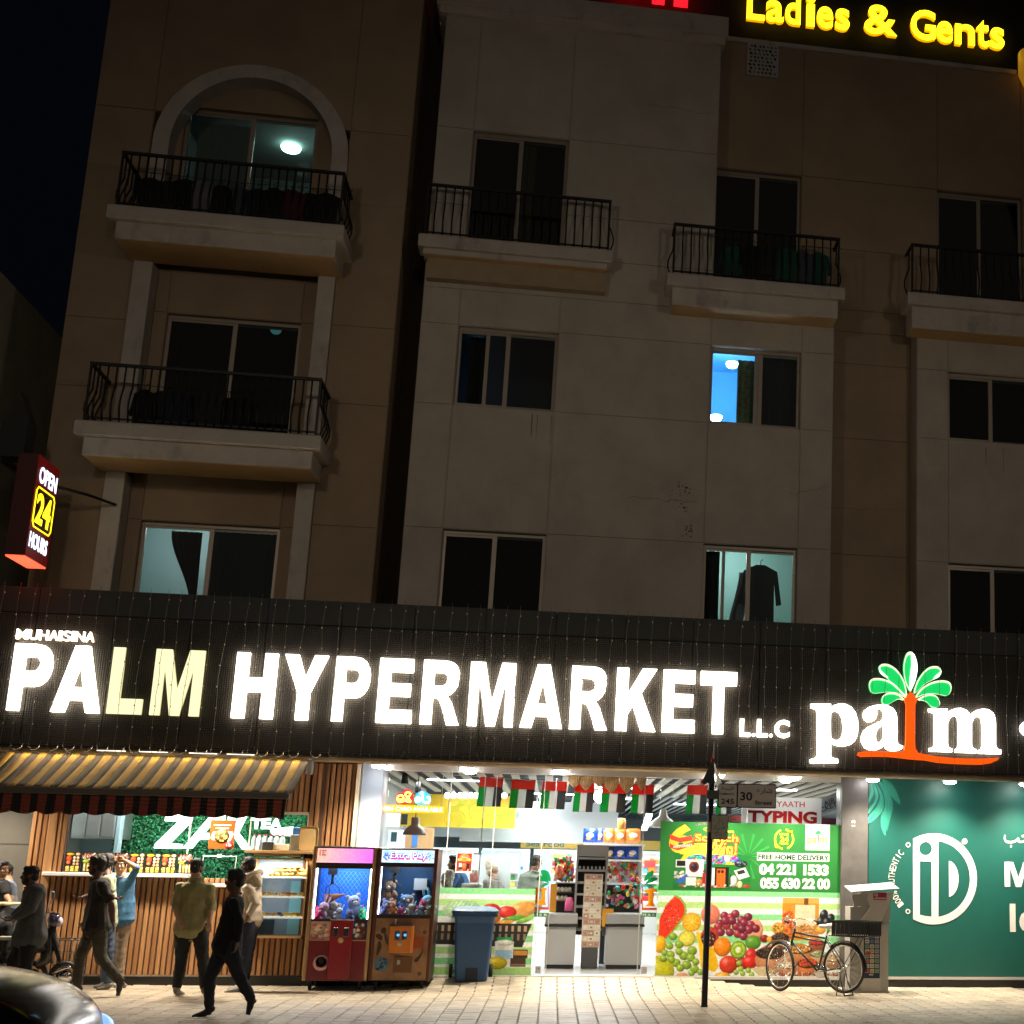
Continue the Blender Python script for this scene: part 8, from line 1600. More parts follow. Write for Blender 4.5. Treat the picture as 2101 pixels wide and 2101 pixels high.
    if hair=='beanie':
        h=Body();h.ell(hv(0,-.015,.055),(.088,.104,.088),HM);h.ell(hv(0,-.04,.10),(.075,.085,.075),HM);h.loft([hv(0,-.05,-.02),hv(0,-.07,-.07)],[(.07,.05),(.05,.03)],side=side);h.fuse('knit_cap',extras or cloth('oatmeal_knit',(.42,.37,.29)),t,.009,2,wr=.004,wscale=30)
    if beard:
        h=Body();h.ell(hv(0,.030,-.078),(.052,.050,.036),HM);h.ell(hv(0,.078,-.060),(.026,.012,.014),HM)
        for s_ in(-1,1):h.ell(hv(s_*.052,.012,-.045),(.018,.036,.040),HM)
        h.fuse('beard',HAIRM,t,.008,2,wr=.003,wscale=60)
    return t,W,hv,HM
SAND=mat('shoe_tan',(.20,.165,.13),.6);SHB=mat('shoe_black',(.012,.012,.014),.5);SHG=mat('shoe_grey',(.22,.21,.19),.6)
a7=lambda u,v:(150+.15528*u,1720+.15528*v)
# olive shirt, back turned
person('man with his back turned in an olive green shirt at the tea shop counter',-1.72,
 dict(head=(*a7(1632,395),0),neck=(*a7(1635,510),0),shL=(*a7(1425,625),0),shR=(*a7(1795,640),.0),elL=(*a7(1345,860),-.02),elR=(*a7(1830,880),.02),wrL=(*a7(1400,1090),-.12),wrR=(*a7(1800,1100),-.10),handL=(*a7(1430,1170),-.16),handR=(*a7(1795,1190),-.12),pelvis=(*a7(1555,1180),0),hem=(*a7(1548,1215),0),
  hipL=(*a7(1455,1240),0),hipR=(*a7(1675,1240),0),knL=(*a7(1430,1600),.02),knR=(*a7(1720,1600),.0),anL=(363,2026,0),anR=(420,2026,.03),toeL=(374,2037,.22),toeR=(430,2037,.24)),
 8,cloth('olive',(.23,.21,.095)),cloth('black_trouser',(.010,.010,.012)),SAND,'tan','rolled','short',True,1.10,skirt=.015,wr=.009)
a8=lambda u,v:(340+.18680*u,1740+.18680*v)
# black sweater walker, facing left in stride
wk,Wk,hvk,HMk=person('man in a black sweater and dark jeans striding to the left across the pavement',-4.4,
 dict(head=(*a8(760,370),0),neck=(*a8(770,480),.02),shL=(*a8(740,580),-.17),shR=(*a8(770,570),.17),elL=(*a8(810,820),-.20),elR=(*a8(650,800),.22),wrL=(*a8(780,1030),-.20),wrR=(*a8(640,1030),.20),handL=(*a8(765,1120),-.19),handR=(*a8(640,1130),.2),pelvis=(*a8(680,1040),0),hem=(*a8(665,1075),0),
  hipL=(*a8(700,1090),-.09),hipR=(*a8(640,1090),.09),knL=(*a8(800,1400),-.09),knR=(*a8(480,1420),.09),anL=(*a8(940,1660),-.09),anR=(*a8(475,1745),.09),toeL=(*a8(905,1800),-.1),toeR=(*a8(305,1835),.09)),
 -88,cloth('black_sweater',(.006,.006,.007)),cloth('dark_jeans',(.022,.026,.034),vs=6),SHB,'dark','long','full',False,.98,skirt=.02,wr=.005)
bg_=MB();q=Wk['handL'];bg_.ell(q+Vector((.09,-.03,-.02)),(.05,.01,.07),10,7)
# hooded cream top at the pastry case
person('man in a cream hooded top and dark blue jeans in front of the pastry case',-.95,
 dict(head=(*a8(905,195),0),neck=(*a8(945,290),.0),shL=(*a8(905,420),-.10),shR=(*a8(985,415),.14),elL=(*a8(985,600),-.18),elR=(*a8(985,610),.2),wrL=(*a8(905,730),-.22),wrR=(*a8(880,735),.15),handL=(*a8(880,800),-.22),handR=(*a8(860,790),.15),pelvis=(*a8(930,790),0),hem=(*a8(930,800),0),
  hipL=(*a8(905,860),-.09),hipR=(*a8(930,850),.09),knL=(*a8(880,1170),-.09),knR=(*a8(905,1170),.09),anL=(*a8(830,1500),-.09),anR=(*a8(860,1480),.09),toeL=(*a8(655,1570),-.11),toeR=(*a8(690,1545),.08)),
 -70,cloth('cream_hood',(.48,.40,.31)),cloth('navy_jeans',(.015,.020,.038)),SHG,'dark','long','short',True,1.05,hoodie=True,wr=.010)
# dark man walking left, blurred in the photo
a6=lambda u,v:(.15528*u,1740+.15528*v)
person('man in a dark brown tee shirt and baggy trousers striding left behind the car',-3.9,
 dict(head=(*a6(1275,245),0),neck=(*a6(1290,380),0),shL=(*a6(1330,470),-.16),shR=(*a6(1300,460),.16),elL=(*a6(1470,740),-.22),elR=(*a6(1180,730),.20),wrL=(*a6(1490,970),-.24),wrR=(*a6(1130,930),.2),handL=(*a6(1510,1060),-.24),handR=(*a6(1100,1000),.2),pelvis=(*a6(1270,1010),0),hem=(*a6(1275,1060),0),
  hipL=(*a6(1300,1090),-.09),hipR=(*a6(1230,1080),.09),knL=(*a6(1330,1450),-.10),knR=(*a6(1060,1430),.10),anL=(*a6(1590,1770),-.10),anR=(*a6(1020,1840),.10),toeL=(*a6(1560,1920),-.1),toeR=(*a6(880,1925),.1)),
 -92,cloth('umber_tee',(.018,.013,.010)),cloth('khaki_dark',(.050,.045,.032)),SHB,'dark','short','full',True,1.06,skirt=.03,wr=.008)
# man behind him, pale green and yellow shirt
person('man in a pale green and yellow patterned shirt and blue jeans behind the dark walker',-3.0,
 dict(head=(*a6(1390,190),0),neck=(*a6(1405,300),0),shL=(*a6(1440,400),-.14),shR=(*a6(1400,390),.14),elL=(*a6(1480,620),-.15),elR=(*a6(1290,620),.16),wrL=(*a6(1500,660),-.25),wrR=(*a6(1110,640),.1),handL=(*a6(1600,680),-.30),handR=(*a6(1060,650),.08),pelvis=(*a6(1400,950),0),hem=(*a6(1400,1000),0),
  hipL=(*a6(1420,1030),-.09),hipR=(*a6(1390,1030),.09),knL=(*a6(1440,1380),-.09),knR=(*a6(1400,1380),.09),anL=(*a6(1420,1790),-.09),anR=(*a6(1380,1760),.09),toeL=(*a6(1290,1850),-.09),toeR=(*a6(1250,1820),.09)),
 -90,cloth('pale_green_print',(.33,.36,.24),var=.6,vs=7),cloth('mid_denim',(.05,.08,.13)),SHG,'dark','short','short',True,.96,wr=.006)
# denim shirt man, hand on his head
person('man in a blue denim shirt and tan trousers with one hand raised to his head',-.75,
 dict(head=(*a6(1590,235),0),neck=(*a6(1600,350),.03),shL=(*a6(1720,420),.02),shR=(*a6(1570,420),.10),elL=(*a6(1815,270),-.08),elR=(*a6(1540,640),.10),wrL=(*a6(1650,165),-.13),wrR=(*a6(1530,800),-.05),handL=(*a6(1560,150),-.12),handR=(*a6(1520,880),-.05),pelvis=(*a6(1610,930),.05),hem=(*a6(1605,950),.05),
  hipL=(*a6(1640,1010),.03),hipR=(*a6(1570,1010),.10),knL=(*a6(1600,1320),.02),knR=(*a6(1530,1330),.1),anL=(*a6(1580,1715),.02),anR=(*a6(1520,1715),.1),toeL=(*a6(1650,1800),-.15),toeR=(*a6(1540,1805),-.10)),
 172,cloth('denim_shirt',(.05,.15,.28),var=.35,vs=26),cloth('tan_trouser',(.26,.19,.135)),SHG,'tan','rolled','full',False,.95,wr=.008)
# grey shirt rider and the two seated people at the left edge
person('man in a loose dark grey shirt bending forward at the left beside the scooter',-3.6,
 dict(head=(*a6(395,370),0),neck=(*a6(420,480),0),shL=(*a6(500,560),-.16),shR=(*a6(430,540),.16),elL=(*a6(420,800),-.24),elR=(*a6(330,780),.2),wrL=(*a6(200,920),-.22),wrR=(*a6(180,900),.15),handL=(*a6(110,960),-.2),handR=(*a6(100,930),.15),pelvis=(*a6(400,1130),0),hem=(*a6(390,1190),0),
  hipL=(*a6(400,1210),-.10),hipR=(*a6(380,1200),.10),knL=(*a6(330,1560),-.1),knR=(*a6(170,1500),.12),anL=(*a6(380,1950),-.1),anR=(*a6(180,1900),.12),toeL=(*a6(250,2030),-.1),toeR=(*a6(60,1990),.12)),
 -92,cloth('charcoal_loose',(.075,.080,.082)),cloth('black_trouser',(.01,.01,.012)),SHB,'dark','long','short',True,1.12,skirt=.05,wr=.008)
person('grey haired person in a black printed tee shirt seated at the left edge',-1.3,
 dict(head=(*a6(25,290),0),neck=(*a6(0,400),0),shL=(*a6(60,470),-.1),shR=(*a6(-60,470),.16),elL=(*a6(90,640),-.2),elR=(*a6(-120,640),.2),wrL=(*a6(130,700),-.35),wrR=(*a6(-30,690),.0),pelvis=(*a6(-20,960),0),hem=(*a6(-20,960),0),hipL=(*a6(30,980),-.1),hipR=(*a6(-60,980),.1),knL=(*a6(90,1020),-.45),knR=(*a6(0,1020),-.40),anL=(*a6(90,1500),-.45),anR=(*a6(0,1500),-.4),toeL=(*a6(100,1560),-.65),toeR=(*a6(0,1560),-.6)),
 120,cloth('black_tee',(.015,.015,.016)),cloth('black_trouser',(.01,.01,.012)),SHB,'tan','short','short',False,1.0)
person('person in a blue grey shirt seated behind the yellow table at the left',-.45,
 dict(head=(*a6(70,330),.3),neck=(*a6(100,400),.3),shL=(*a6(150,500),.1),shR=(*a6(60,490),.3),elL=(*a6(150,640),.1),elR=(*a6(40,650),.3),wrL=(*a6(130,705),-.15),wrR=(*a6(30,700),.1),pelvis=(*a6(100,900),.2),hem=(*a6(100,900),.2),hipL=(*a6(130,930),.1),hipR=(*a6(60,930),.3),knL=(*a6(110,960),-.2),knR=(*a6(40,960),-.1),anL=(*a6(110,1400),-.2),anR=(*a6(40,1400),-.1),toeL=(*a6(110,1460),-.4),toeR=(*a6(40,1460),-.3)),
 200,cloth('blue_grey_tee',(.16,.19,.26)),cloth('black_trouser',(.01,.01,.012)),SHB,'tan','short','short',False,.95)
# inside the shop
I=dict;aA=lambda u,v,d=0:(760+.15528*u,1560+.15528*v,d);aB=lambda u,v,d=0:(1060+.15528*u,1560+.15528*v,d)
person('man with black hair in a blue denim jacket leaning behind the left shop window',1.5,I(head=aA(1110,1370),neck=aA(1170,1470),shL=aA(1130,1530,-.16),shR=aA(1230,1530,.16),elL=aA(1080,1660,-.25),elR=aA(1290,1680,.2),wrL=aA(1040,1790,-.3),wrR=aA(1290,1830,.2),pelvis=aA(1240,1850),hem=aA(1240,1850)),
 -95,cloth('denim_jacket',(.03,.11,.26)),None,None,'brown','long','full',True,1.0,hidden_legs=True)
person('person in an oatmeal knitted cap and grey coat seen through the left glass',3.2,I(head=aA(1610,1445),neck=aA(1630,1540),shL=aA(1530,1600,-.1),shR=aA(1700,1600,.1),elL=aA(1500,1740),elR=aA(1750,1740),wrL=aA(1560,1850,-.1),wrR=aA(1700,1850,-.1),pelvis=aA(1620,1900),hem=aA(1620,1900)),
 75,cloth('tweed_grey',(.16,.15,.14),var=.4,vs=20),None,None,'brown','long','beanie',False,.98,hidden_legs=True)
person('child in a white cap low behind the left shop window',.9,I(head=aA(1010,1590),neck=aA(1030,1680),shL=aA(960,1740),shR=aA(1090,1740),elL=aA(950,1850),elR=aA(1100,1850),wrL=aA(960,1950),wrR=aA(1080,1950),pelvis=aA(1030,2000),hem=aA(1030,2000)),
 -60,cloth('cream_kid',(.5,.45,.38)),None,None,'tan','long','beanie',False,.8,extras=cloth('white_cap',(.6,.6,.58)),hidden_legs=True)
person('man in a grey green shirt with his back turned inside the doorway',3.0,I(head=aB(265,1350),neck=aB(240,1450),shL=aB(90,1530),shR=aB(300,1520,.05),elL=aB(40,1690),elR=aB(330,1690),wrL=aB(90,1830,.15),wrR=aB(300,1830,.15),pelvis=aB(180,1900),hem=aB(180,1950)),
 60,cloth('sage_shirt',(.20,.24,.20)),None,None,'brown','long','short',False,1.1,hidden_legs=True)

# ================================================================== cafe table and chair at the left edge
ta=thing('cafe_table','small cafe table with a pale yellow top at the left edge before the seated people','table',(-7.7,-1.2,0));q=at(0,1852,Y=-1.5);q2=at(26,1852,Y=-1.5)
bx('table_top',mat('pale_yellow_top',(.62,.55,.30),.5),q.x-.7,-1.75,q.z-.03,q2.x,-1.1,q.z,ta,.01);MB().lathe([(.03,.02),(.03,q.z-.03)],(q.x-.3,-1.42,0),12).build('pedestal',M_IRON,ta);MB().lathe([(.22,0),(.22,.02),(0,.03)],(q.x-.3,-1.42,0),16).build('foot',M_IRON,ta)
cs=thing('cafe_stool','round pale seated stool low at the left edge of the pavement','stool',(-7.2,-2.4,0));q=at(8,1922,Y=-2.6);MB().lathe([(0,.0),(.2,0),(.2,-.03),(0,-.03)],q,20).build('seat',mat('stool_cream',(.6,.57,.48),.5),cs)
for k in range(3):a=k*2.1;MB().tube([q+Vector((.1*math.cos(a),.1*math.sin(a),-.03)),(q.x+.18*math.cos(a),q.y+.18*math.sin(a),0)],.012,6).build('leg',M_IRON,cs)

# ================================================================== scooter with a wire basket
sq=at(118,2036,Z=0);sc_=thing('scooter','dark scooter with a mirror, a purple lamp cowl and a wire basket behind the walkers','scooter',(sq.x,sq.y,0));SYp=sq.y
S6=lambda u,v,d=0:at(*a6(u,v),Y=SYp+d);BKS=mat('scooter_black',(.015,.014,.018),.25,coat=.5)
def st(name,pts,r,M=BKS,n=8):m=MB();m.tube(pts,r,n);return m.build(name,M,sc_)
st('mirror_stem',[S6(640,830),S6(660,730),S6(690,650)],.008,M_CHROME);m=MB();m.ell(S6(697,620),(.028,.02,.055),12,8);m.build('mirror',mat('mirror_grey',(.25,.28,.3),.15,metal=.8),sc_)
st('handlebar',[S6(560,860,.2),S6(640,850),S6(740,870,-.2)],.014);st('grip',[S6(740,870,-.2),S6(762,874,-.30)],.019,M_RUBBER)
m=MB();m.ell(S6(720,950),(.085,.08,.10),16,10,0,Matrix.Rotation(-.5,3,'Y'));m.build('lamp_cowl',mat('purple_cowl',(.05,.04,.08),.15,coat=.8),sc_);m=MB();m.ell(S6(785,975),(.045,.06,.065),12,8);m.build('headlamp',mat('lamp_lens_dull',(.55,.5,.65),.1),sc_)
st('fork',[S6(680,1000),S6(720,1250),S6(790,1500),S6(830,1600)],[.05,.04,.025,.02]);st('body_fairing',[S6(640,1050),S6(640,1300),S6(600,1480),S6(480,1560)],[.06,.075,.08,.06])
for k,(u,v)in enumerate(((850,1690),(420,1720))):
    w=MB();c=S6(u,v);c.z=.20;w.tube([(c.x+.165*math.cos(a),c.y,c.z+.165*math.sin(a))for a in np.linspace(0,2*PI,26,endpoint=False)],.035,8,closed=True);w.build('wheel',M_RUBBER,sc_);w=MB();w.lathe([(0,-.02),(.10,-.02),(.10,.02),(0,.02)],c,14,axis='y');w.build('hub',M_CHROME,sc_)
m=MB();m.ell(S6(400,1330),(.30,.12,.06),14,8);m.build('seat',M_RUBBER,sc_);st('exhaust',[S6(700,1660,-.1),S6(820,1600,-.1),S6(930,1565,-.1)],.018,M_CHROME)
bsk=thing('wire_basket','round wire litter basket on the pavement between the scooter and the dark walker','basket',(S6(910,1700).x,SYp-.0,0));c=S6(910,1200,.25);BW=mat('basket_wire',(.16,.13,.10),.5,metal=.4);zt_,zb2=c.z,S6(880,1560,.25).z
for z_,r_ in((zt_,.20),(zt_-.01,.198),((zt_+zb2)/2,.178),(zb2+.02,.16)):m=MB();m.tube([(c.x+r_*math.cos(a),c.y+r_*math.sin(a),z_)for a in np.linspace(0,2*PI,24,endpoint=False)],.006,5,closed=True);m.build('hoop',BW,bsk)
for k in range(24):a=2*PI*k/24;MB().tube([(c.x+.20*math.cos(a),c.y+.20*math.sin(a),zt_),(c.x+.158*math.cos(a),c.y+.158*math.sin(a),zb2)],.0035,4).build('wire',BW,bsk)
m=MB();m.lathe([(.0,0),(.155,0),(.155,.008),(0,.008)],(c.x,c.y,zb2),20);m.build('base',BW,bsk);MB().lathe([(.02,0),(.02,zb2)],(c.x,c.y,0),8).build('post',M_IRON,bsk)

# ================================================================== the car, front right of it in the picture
CYc=-12.6;nose=at(250,2096,Y=CYc).x-.17;car=thing('car','dark car with a glossy rounded bonnet entering at the lower left corner','car',(nose-2.2,CYc,-.14));CP=mat('car_paint_dark',(.010,.009,.008),.17,coat=0,spec=.42);G0=-.14
CP.node_tree.nodes['Principled BSDF'].inputs['Coat Roughness'].default_value=.13
prof=[(0.00,.30,.55),(-.02,.55,.66),(-.10,.70,.74),(-.30,.83,.80),(-.62,.93,.84),(-.95,.995,.86),(-1.25,1.03,.87)]  # (x from nose, height, half width)
m=MB();vs_=[];nn=15;rows=[]
xs_=[-.0,-.03,-.09,-.20,-.36,-.60,-.90,-1.20,-1.5,-2.4,-3.3,-4.0,-4.4,-4.5]
def hgt(x): 
    x=-x
    return float(np.interp(x,(0,.04,.10,.2,.38,.56,.82,1.2,3.9,4.5),(.62,.84,.96,1.04,1.13,1.18,1.205,1.22,1.15,.8)))
def hw(x):
    x=-x;return(.52+.36*min(1,x/.55)**.5)if x<3.9 else .86-.2*(x-3.9)/.6
for x in xs_:
    H_,W_=hgt(x),hw(x);row=[]
    for k in range(nn):
        t=-1+2*k/(nn-1);a=abs(t);y=W_*math.copysign(1-(1-min(1,a/.72))**1.0 if a<.72 else 1,t); 
        y=W_*t/.62 if a<.62 else math.copysign(W_,t);z=H_-.09*(min(a,.62)/.62)**3 if a<.62 else(H_-.09)-(a-.62)/.38*(H_-.32);y=y*(1 if a<.62 else 1-.04*((a-.62)/.38)**2)
        row.append((nose+x,CYc+y,G0+z))
    vs_+=row
n_=len(xs_);m.add(vs_,[(i*nn+k,i*nn+k+1,(i+1)*nn+k+1,(i+1)*nn+k)for i in range(n_-1)for k in range(nn-1)]+[tuple(range(nn)),tuple(reversed(range((n_-1)*nn,n_*nn)))],0,True)
cbo=m.build('body',CP,car);ss=cbo.modifiers.new('sub','SUBSURF');ss.levels=ss.render_levels=2
m=MB();cab=[(-1.25,1.16,.74),(-1.95,1.66,.62),(-3.6,1.70,.62),(-4.3,1.1,.70)];vs_=[]
for x,z,w in cab:vs_+=[(nose+x,CYc-w,G0+z),(nose+x,CYc+w,G0+z)]
vs_+=[(nose-1.15,CYc-.8,G0+.9),(nose-1.15,CYc+.8,G0+.9),(nose-4.0,CYc-.8,G0+.9),(nose-4.0,CYc+.8,G0+.9)]
m.add(vs_,[(0,1,3,2),(2,3,5,4),(4,5,7,6),(8,0,2,4,6,10),(9,11,7,5,3,1),(8,9,1,0),(10,6,7,11)]);m.build('windows',mat('car_glass_dark',(.01,.012,.014),.05,coat=1),car)
m=MB();m.box(nose-3.0,CYc-.6,G0+1.69,nose-1.93,CYc+.6,G0+1.72);m.build('roof',CP,car,bevel=.01)
for s_ in(-1,1):
    m=MB();m.ell((nose-.12,CYc+s_*.56,G0+.80),(.10,.15,.075),14,8,0,Matrix.Rotation(.35,3,'Y'));ob=m.build('headlight',mat('headlight_blue',(.3,.5,.9),.1,emit=(.28,.52,1),es=.55),car)
    for x in(-.85,-3.6):
        w=MB();w.lathe([(.0,-.1),(.30,-.1),(.33,-.06),(.33,.06),(.30,.1),(0,.1)],(nose+x,CYc+s_*.80,G0+.33),26,axis='y');wo_=w.build('wheel',M_RUBBER,car);w=MB();w.lathe([(0,s_*.105),(.19,s_*.105),(.21,s_*.1)],(nose+x,CYc+s_*.80,G0+.33),18,axis='y');w.build('rim',M_CHROME,wo_)
bx('grille',M_BLKP,nose-.02,CYc-.32,G0+.34,nose+.015,CYc+.32,G0+.5,car,.01);bx('number_plate',M_WHITE,nose+.016,CYc-.24,G0+.36,nose+.022,CYc+.24,G0+.46,car)

# ================================================================== checkout desks, racks and goods inside
def shopbox(name,a,b,Y,dep,M,label,cat,group=None,r=0,z0=None):
    x0,za,x1,zb_2=rect(*a,*b,Y);o=bx(name,M,x0,Y,za if z0 is None else z0,x1,Y+dep,zb_2,None,r);tag(o,label,cat,group);return o
b3=lambda u,v:(850+.27174*u,1550+.27174*v)
DG=mat('desk_grey',(.36,.37,.37),.35);DW=mat('desk_white',(.40,.40,.39),.4)
for i,(u0,u1,lab)in enumerate(((1003,1205,'left'),(1460,1712,'right'))):
    Yd=1.5;t=thing('checkout_desk','pale grey checkout desk on the %s side of the open doorway'%lab,'counter',(X(*b3((u0+u1)/2,1400),Yd),Yd,FZ));x0,za,x1,z1=rect(*b3(u0,1195),*b3(u1,1612),Yd);zm=Z(*b3(u0,1278),Yd)
    bx('top',DG,x0-.02,Yd-.03,zm+.01,x1+.02,Yd+.75,z1,t,.01);bx('rubber_strip',M_BLKP,x0-.03,Yd-.045,zm-.03,x1+.03,Yd+.76,zm+.009,t,.01);bx('front_panel',DW,x0,Yd,FZ+.06,x1,Yd+.72,zm-.031,t);bx('kickboard',M_BLKP,x0+.01,Yd+.02,FZ,x1-.01,Yd+.7,FZ+.059,t)
# tall grey metal stand
Ys=1.9;t=thing('metal_shelf_stand','tall grey empty metal shelf stand in the middle of the doorway','shelf',(X(1210,1850,Ys),Ys,FZ));x0,za,x1,z1=rect(1185,1733,1240,1920,Ys);MG=mat('stand_grey',(.36,.35,.33),.45)
for a in(x0,x1-.03):bx('side',MG,a,Ys,za,a+.03,Ys+.35,z1,t)
bx('back',M_BLKP,x0+.03,Ys+.33,za,x1-.03,Ys+.35,z1,t);bx('head_panel',MG,x0+.031,Ys-.005,Z(1210,1757,Ys),x1-.031,Ys+.33,z1,t)
for py in(1759,1784,1809,1833,1858,1882,1905):z_=Z(1210,py,Ys);bx('shelf',MG,x0+.031,Ys-.01,z_-.035,x1-.031,Ys+.329,z_,t)
for k in range(7):m=MB();xk=x0+.06+k*(x1-x0-.12)/6;m.lathe([(0,0),(.022,.0),(.012,.05),(0,.055)],(xk,Ys+.05,Z(1210,1784,Ys)+.001),10);o=m.build('glass_cup',mat('cup_clear',(.6,.62,.6),.1));tag(o,'small clear cup in the row on the second shelf of the metal stand','cup','cups on the metal shelf stand')
# strip rack of photo cards
Yc=1.55;t=thing('card_rack','narrow rack covered with rows of small printed cards before the metal stand','rack',(X(1210,1900,Yc),Yc,FZ));x0,za,x1,z1=rect(1201,1793,1229,1944,Yc);bx('panel',mat('rack_white',(.6,.58,.52),.5),x0-.01,Yc+.01,za,x1+.01,Yc+.03,z1,t);gk=random.Random(4)
CC2=[mat('card_%d'%i,c,.6)for i,c in enumerate(((.75,.68,.52),(.72,.66,.55),(.50,.30,.22),(.78,.74,.62),(.45,.30,.16),(.70,.60,.45)))]
for r_ in range(13):
    for c_ in range(3):w_=(x1-x0)/3;h_=(z1-za)/13;cd_=bx('card',CC2[gk.choice((0,1,3,5,0,3,2,4))if r_%4 else 2],x0+c_*w_+.004,Yc-.004,za+r_*h_+.006,x0+(c_+1)*w_-.004,Yc+.008,za+(r_+1)*h_-.004,t);bx('card_mark',CC2[(r_*3+c_)%6]if(r_+c_)%2 else mat('card_ink_red',(.42,.18,.12),.6),x0+c_*w_+w_*.3,Yc-.006,za+r_*h_+h_*.35,x0+c_*w_+w_*.7,Yc-.0045,za+r_*h_+h_*.65,cd_)
bx('base',mat('rack_base_dark',(.07,.07,.07),.5),X(*b3(1262,1500),Yc),Yc,FZ,X(*b3(1386,1500),Yc),Yc+.35,za-.002,t,.01)
# snack shelving behind the right desk
Yr=2.6;t=thing('snack_shelving','white shelving loaded with crisp packets behind the right checkout desk','shelf',(X(1290,1800,Yr),Yr,FZ));x0,za,x1,z1=rect(*aB(790,1092)[:2],*aB(1612,2600)[:2],Yr);x0=X(*aB(1160,1100)[:2],Yr)
bx('back',M_WHITE,x0,Yr+.35,FZ,x1,Yr+.37,z1,t);xs0=X(*aB(890,1100)[:2],Yr);bx('top_shelf',M_WHITE,xs0,Yr,z1-.03,x1+.03,Yr+.36,z1,t);bx('side',M_WHITE,x1-.02,Yr,FZ,x1,Yr+.34,z1-.031,t)
for v in(1312,1622):z_=Z(*aB(1400,v)[:2],Yr);bx('shelf',M_WHITE,x0,Yr,z_-.03,x1-.021,Yr+.34,z_,t)
bx('dark_interior',M_BLKP,x0+.01,Yr+.1,FZ,x1-.03,Yr+.33,Z(*aB(1400,1640)[:2],Yr),t)
def packet(a,b,Y,c1,c2,label,group=None,seed=0):
    x0,za,x1,z1=rect(*aB(*a)[:2],*aB(*b)[:2],Y);t=thing('crisp_packet',label,'packet',((x0+x1)/2,Y,za),group);m=MB();nx_,nz_=8,8;g=random.Random(seed);vs_=[]
    for s_ in(-1,1):
        for j in range(nz_+1):
            for i in range(nx_+1):u,v=i/nx_,j/nz_;bul=(math.sin(PI*u)*math.sin(PI*v))**.5 if 0<u<1 and 0<v<1 else 0;vs_.append((x0+(x1-x0)*u,Y+s_*.05*bul,za+(z1-za)*v+(.008 if i%2 and v in(0,1)else 0)))
    q=(nx_+1)*(nz_+1);m.add(vs_,[(k*q+j*(nx_+1)+i,k*q+j*(nx_+1)+i+1,k*q+(j+1)*(nx_+1)+i+1,k*q+(j+1)*(nx_+1)+i)for k in(0,1)for j in range(nz_)for i in range(nx_)],0,True);m.build('bag',mat('foil_'+c1[0],c1[1],.3,coat=.3),t)
    W_,H_=x1-x0,z1-za;lg=MB();lg.ell(((x0+x1)/2,Y-.047,za+H_*.52),(W_*.30,.008,H_*.20),12,8);lg.ell((x0+W_*.42,Y-.047,za+H_*.28),(W_*.2,.008,H_*.10),10,6,1);lg.build('print',[mat('foil_'+c2[0],c2[1],.4),mat('foil_gold',(.8,.5,.08),.4)],t);return t
BL_,OG_,WT_,YE_,RD_=('blue',(.01,.07,.45)),('orange',(.75,.20,.03)),('white',(.8,.8,.8)),('yellow',(.8,.6,.1)),('red',(.6,.02,.03))
packet((885,905),(1050,1088),Yr+.12,BL_,WT_,'large blue and white crisp packet, leftmost on the top shelf','packets on the top shelf',1);packet((1056,905),(1148,1088),Yr+.14,BL_,WT_,'narrow blue crisp packet second from the left on the top shelf','packets on the top shelf',2)
for i,(a,b)in enumerate(((1150,1290),(1295,1440),(1448,1632))):packet((a,905),(b,1092),Yr+.1,OG_,WT_,'orange and red crisp packet on the top shelf, '+['left of three','middle of three under the jar','right of three'][i],'packets on the top shelf',3+i)
q=at(*aB(1385,900)[:2],Y=Yr+.15);m=MB();m.lathe([(0,0),(.07,0),(.07,.15),(.055,.17),(0,.17)],q,16);o=m.build('snack_jar',mat('amber_jar',(.6,.3,.06),.3,var=.4,vs=20));tag(o,'amber snack jar standing on the orange packets of the top shelf','jar')
for i,(a,b)in enumerate(((1185,1290),(1300,1445),(1455,1605))):packet((a,1140),(b,1305),Yr+.1,(BL_ if i else('navy',(.02,.03,.12))),WT_,'blue crisp packet on the second shelf, '+['darkest at the left','middle one','rightmost one'][i],'packets on the second shelf',8+i)
packet((1165,1130),(1215,1300),Yr+.08,OG_,YE_,'slim orange packet at the left end of the second shelf',None,12)
gs=random.Random(17);SW=[RD_,YE_,WT_,('pink',(.7,.1,.3)),('brown',(.2,.07,.03)),('cyan',(.1,.45,.6)),('green',(.05,.4,.1)),OG_]
def sweets(name,box_,Y,n,cat,labf,grp,r=.04):
    (u0,v0),(u1,v1)=box_
    for i in range(n):
        u,v=gs.uniform(u0,u1),gs.uniform(v0,v1);q=at(*aB(u,v)[:2],Y=Y+gs.uniform(0,.06));c=SW[gs.randrange(8)];m=MB();k=gs.randrange(3)
        if k==0:m.ell(q,(r*gs.uniform(.6,1.1),r*.5,r*gs.uniform(.6,1.2)),8,6)
        elif k==1:m.obox(q,(r*1.6,r*.6,r*1.2),Matrix.Rotation(gs.uniform(-.5,.5),3,'Y'))
        else:m.lathe([(0,-r),(r*.6,-r),(r*.6,r*.7),(r*.3,r),(0,r)],q,8)
        o=m.build(name,mat('foil_'+c[0],c[1],.35));tag(o,labf,cat,grp)
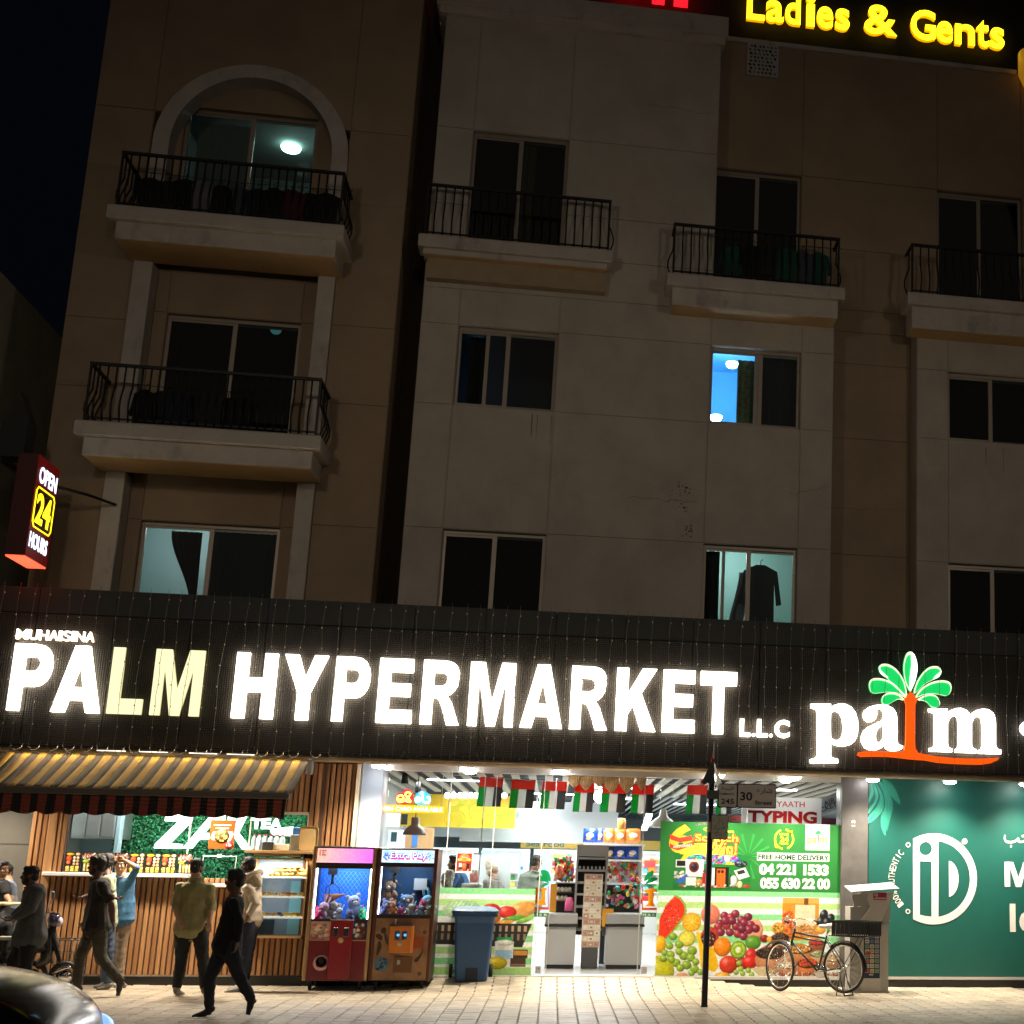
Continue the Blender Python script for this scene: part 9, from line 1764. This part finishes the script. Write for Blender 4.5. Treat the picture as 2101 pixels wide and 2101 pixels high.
sweets('sweet_packet',((1175,1350),(1590,1600)),Yr+.08,80,'sweets','bright sweet packet crowded on the middle shelves right of the metal stand','sweets right of the metal stand');sweets('sweet_packet',((510,1290),(755,1590)),2.2,60,'sweets','bright sweet packet stacked left of the metal stand','sweets left of the metal stand');sweets('sweet_packet',((1150,1660),(1580,1930)),Yr-.02,40,'sweets','packet hanging low on the dark rack above the right desk','low packets above the right desk');sweets('sweet_packet',((1460,1560),(1650,1940)),Yr-.4,46,'sweets','colourful sweet on the right desk beside the sliding door','sweets on the right desk')
tl=thing('sweet_rack','black rack with pale jars left of the metal stand above the desk','rack',(X(1155,1850,2.1),2.1,1));x0,za,x1,z1=rect(*aB(515,1610)[:2],*aB(755,2030)[:2],2.1);bx('back',M_BLKP,x0,2.3,za,x1,2.32,z1,tl)
for v in(1610,1745,1860,2025):z_=Z(*aB(600,v)[:2],2.1);bx('shelf',M_STEEL if v==1610 else M_BLKP,x0,2.1,z_-.02,x1,2.31,z_,tl)
for i in range(7):q=at(*aB(548+(i%4)*50,1742 if i<4 else 1856)[:2],Y=2.15);m=MB();m.lathe([(0,0),(.035,0),(.035,.05),(.02,.08),(0,.085)],q,10);o=m.build('pale_jar',mat('pale_ceramic',(.62,.6,.52),.4));tag(o,'small pale domed jar on the black rack left of the metal stand','jar','pale jars on the black rack')
for i,(u,v,c)in enumerate(((690,1990,(.75,.12,.30)),(555,1560,(.70,.20,.10)))):q=at(*aB(u,v)[:2],Y=1.9+.2*i);m=MB();m.lathe([(0,0),(.07,0),(.07,.14),(.05,.17),(.055,.2),(0,.22)],q,16);o=m.build('candy_tub',mat('candy_tub_%d'%i,c,.3));tag(o,['pink candy tub with a red lid on the left desk','tall orange candy tub on the shelf near the left door'][i],'tub')
def gondola(label,a,b,Y,seed,rows=4):
    x0,za,x1,z1=rect(*a,*b,Y);t=thing('goods_shelf',label,'shelf',((x0+x1)/2,Y,za));g=random.Random(seed);bx('back',M_WHITE,x0,Y+.3,za,x1,Y+.32,z1,t)
    for r_ in range(rows):
        z0_=za+(z1-za)*r_/rows;h_=(z1-za)/rows;bx('shelf',M_WHITE,x0,Y,z0_,x1,Y+.29,z0_+.02,t);x=x0+.02
        while x<x1-.08:
            w_=g.uniform(.05,.13);c=SW[g.randrange(8)];bx('goods',mat('foil_'+c[0],c[1],.35),x,Y+g.uniform(0,.05),z0_+.021,min(x+w_,x1-.01),Y+.25,z0_+h_*g.uniform(.5,.88),t,.012);x+=w_+.008
gondola('crowded goods shelf at the back left of the doorway',b3(1040,735),b3(1215,900),4.6,1,3);gondola('goods shelf behind the right sliding door',b3(1725,760),b3(1845,1110),4.2,2,5);gondola('goods shelf behind the knitted cap',(996,1778),(1062,1823),7.6,3,3);gondola('goods shelf seen between the metal stand and the snack shelving',b3(1425,690),b3(1500,900),5.2,4,3)
shopbox('orange_card',aB(455,1630)[:2],aB(515,2010)[:2],1.8,.02,mat('orange_board',(.75,.33,.03),.5),'tall orange board beside the left sliding door','board');shopbox('red_cube',aB(625,1385)[:2],aB(755,1510)[:2],2.3,.15,mat('coral_box',(.62,.07,.08),.5),'coral red box left of the metal stand','box')
shopbox('yellow_frame',aB(1135,1960)[:2],aB(1270,2200)[:2],1.6,.02,mat('amber_frame',(.75,.36,.03),.5),'amber card frame standing on the right desk','card');shopbox('chiller_case',aB(300,1200)[:2],aB(500,2000)[:2],6.0,.3,mat('blue_white_cooler',(.35,.55,.8),.4,emit=(.5,.75,1),es=.3),'blue white drinks cooler seen through the left part of the doorway','cooler');shopbox('red_tag',aB(1690,1320)[:2],aB(1835,1420)[:2],3.4,.02,mat('coral_box'),'coral red notice behind the right sliding door','notice')
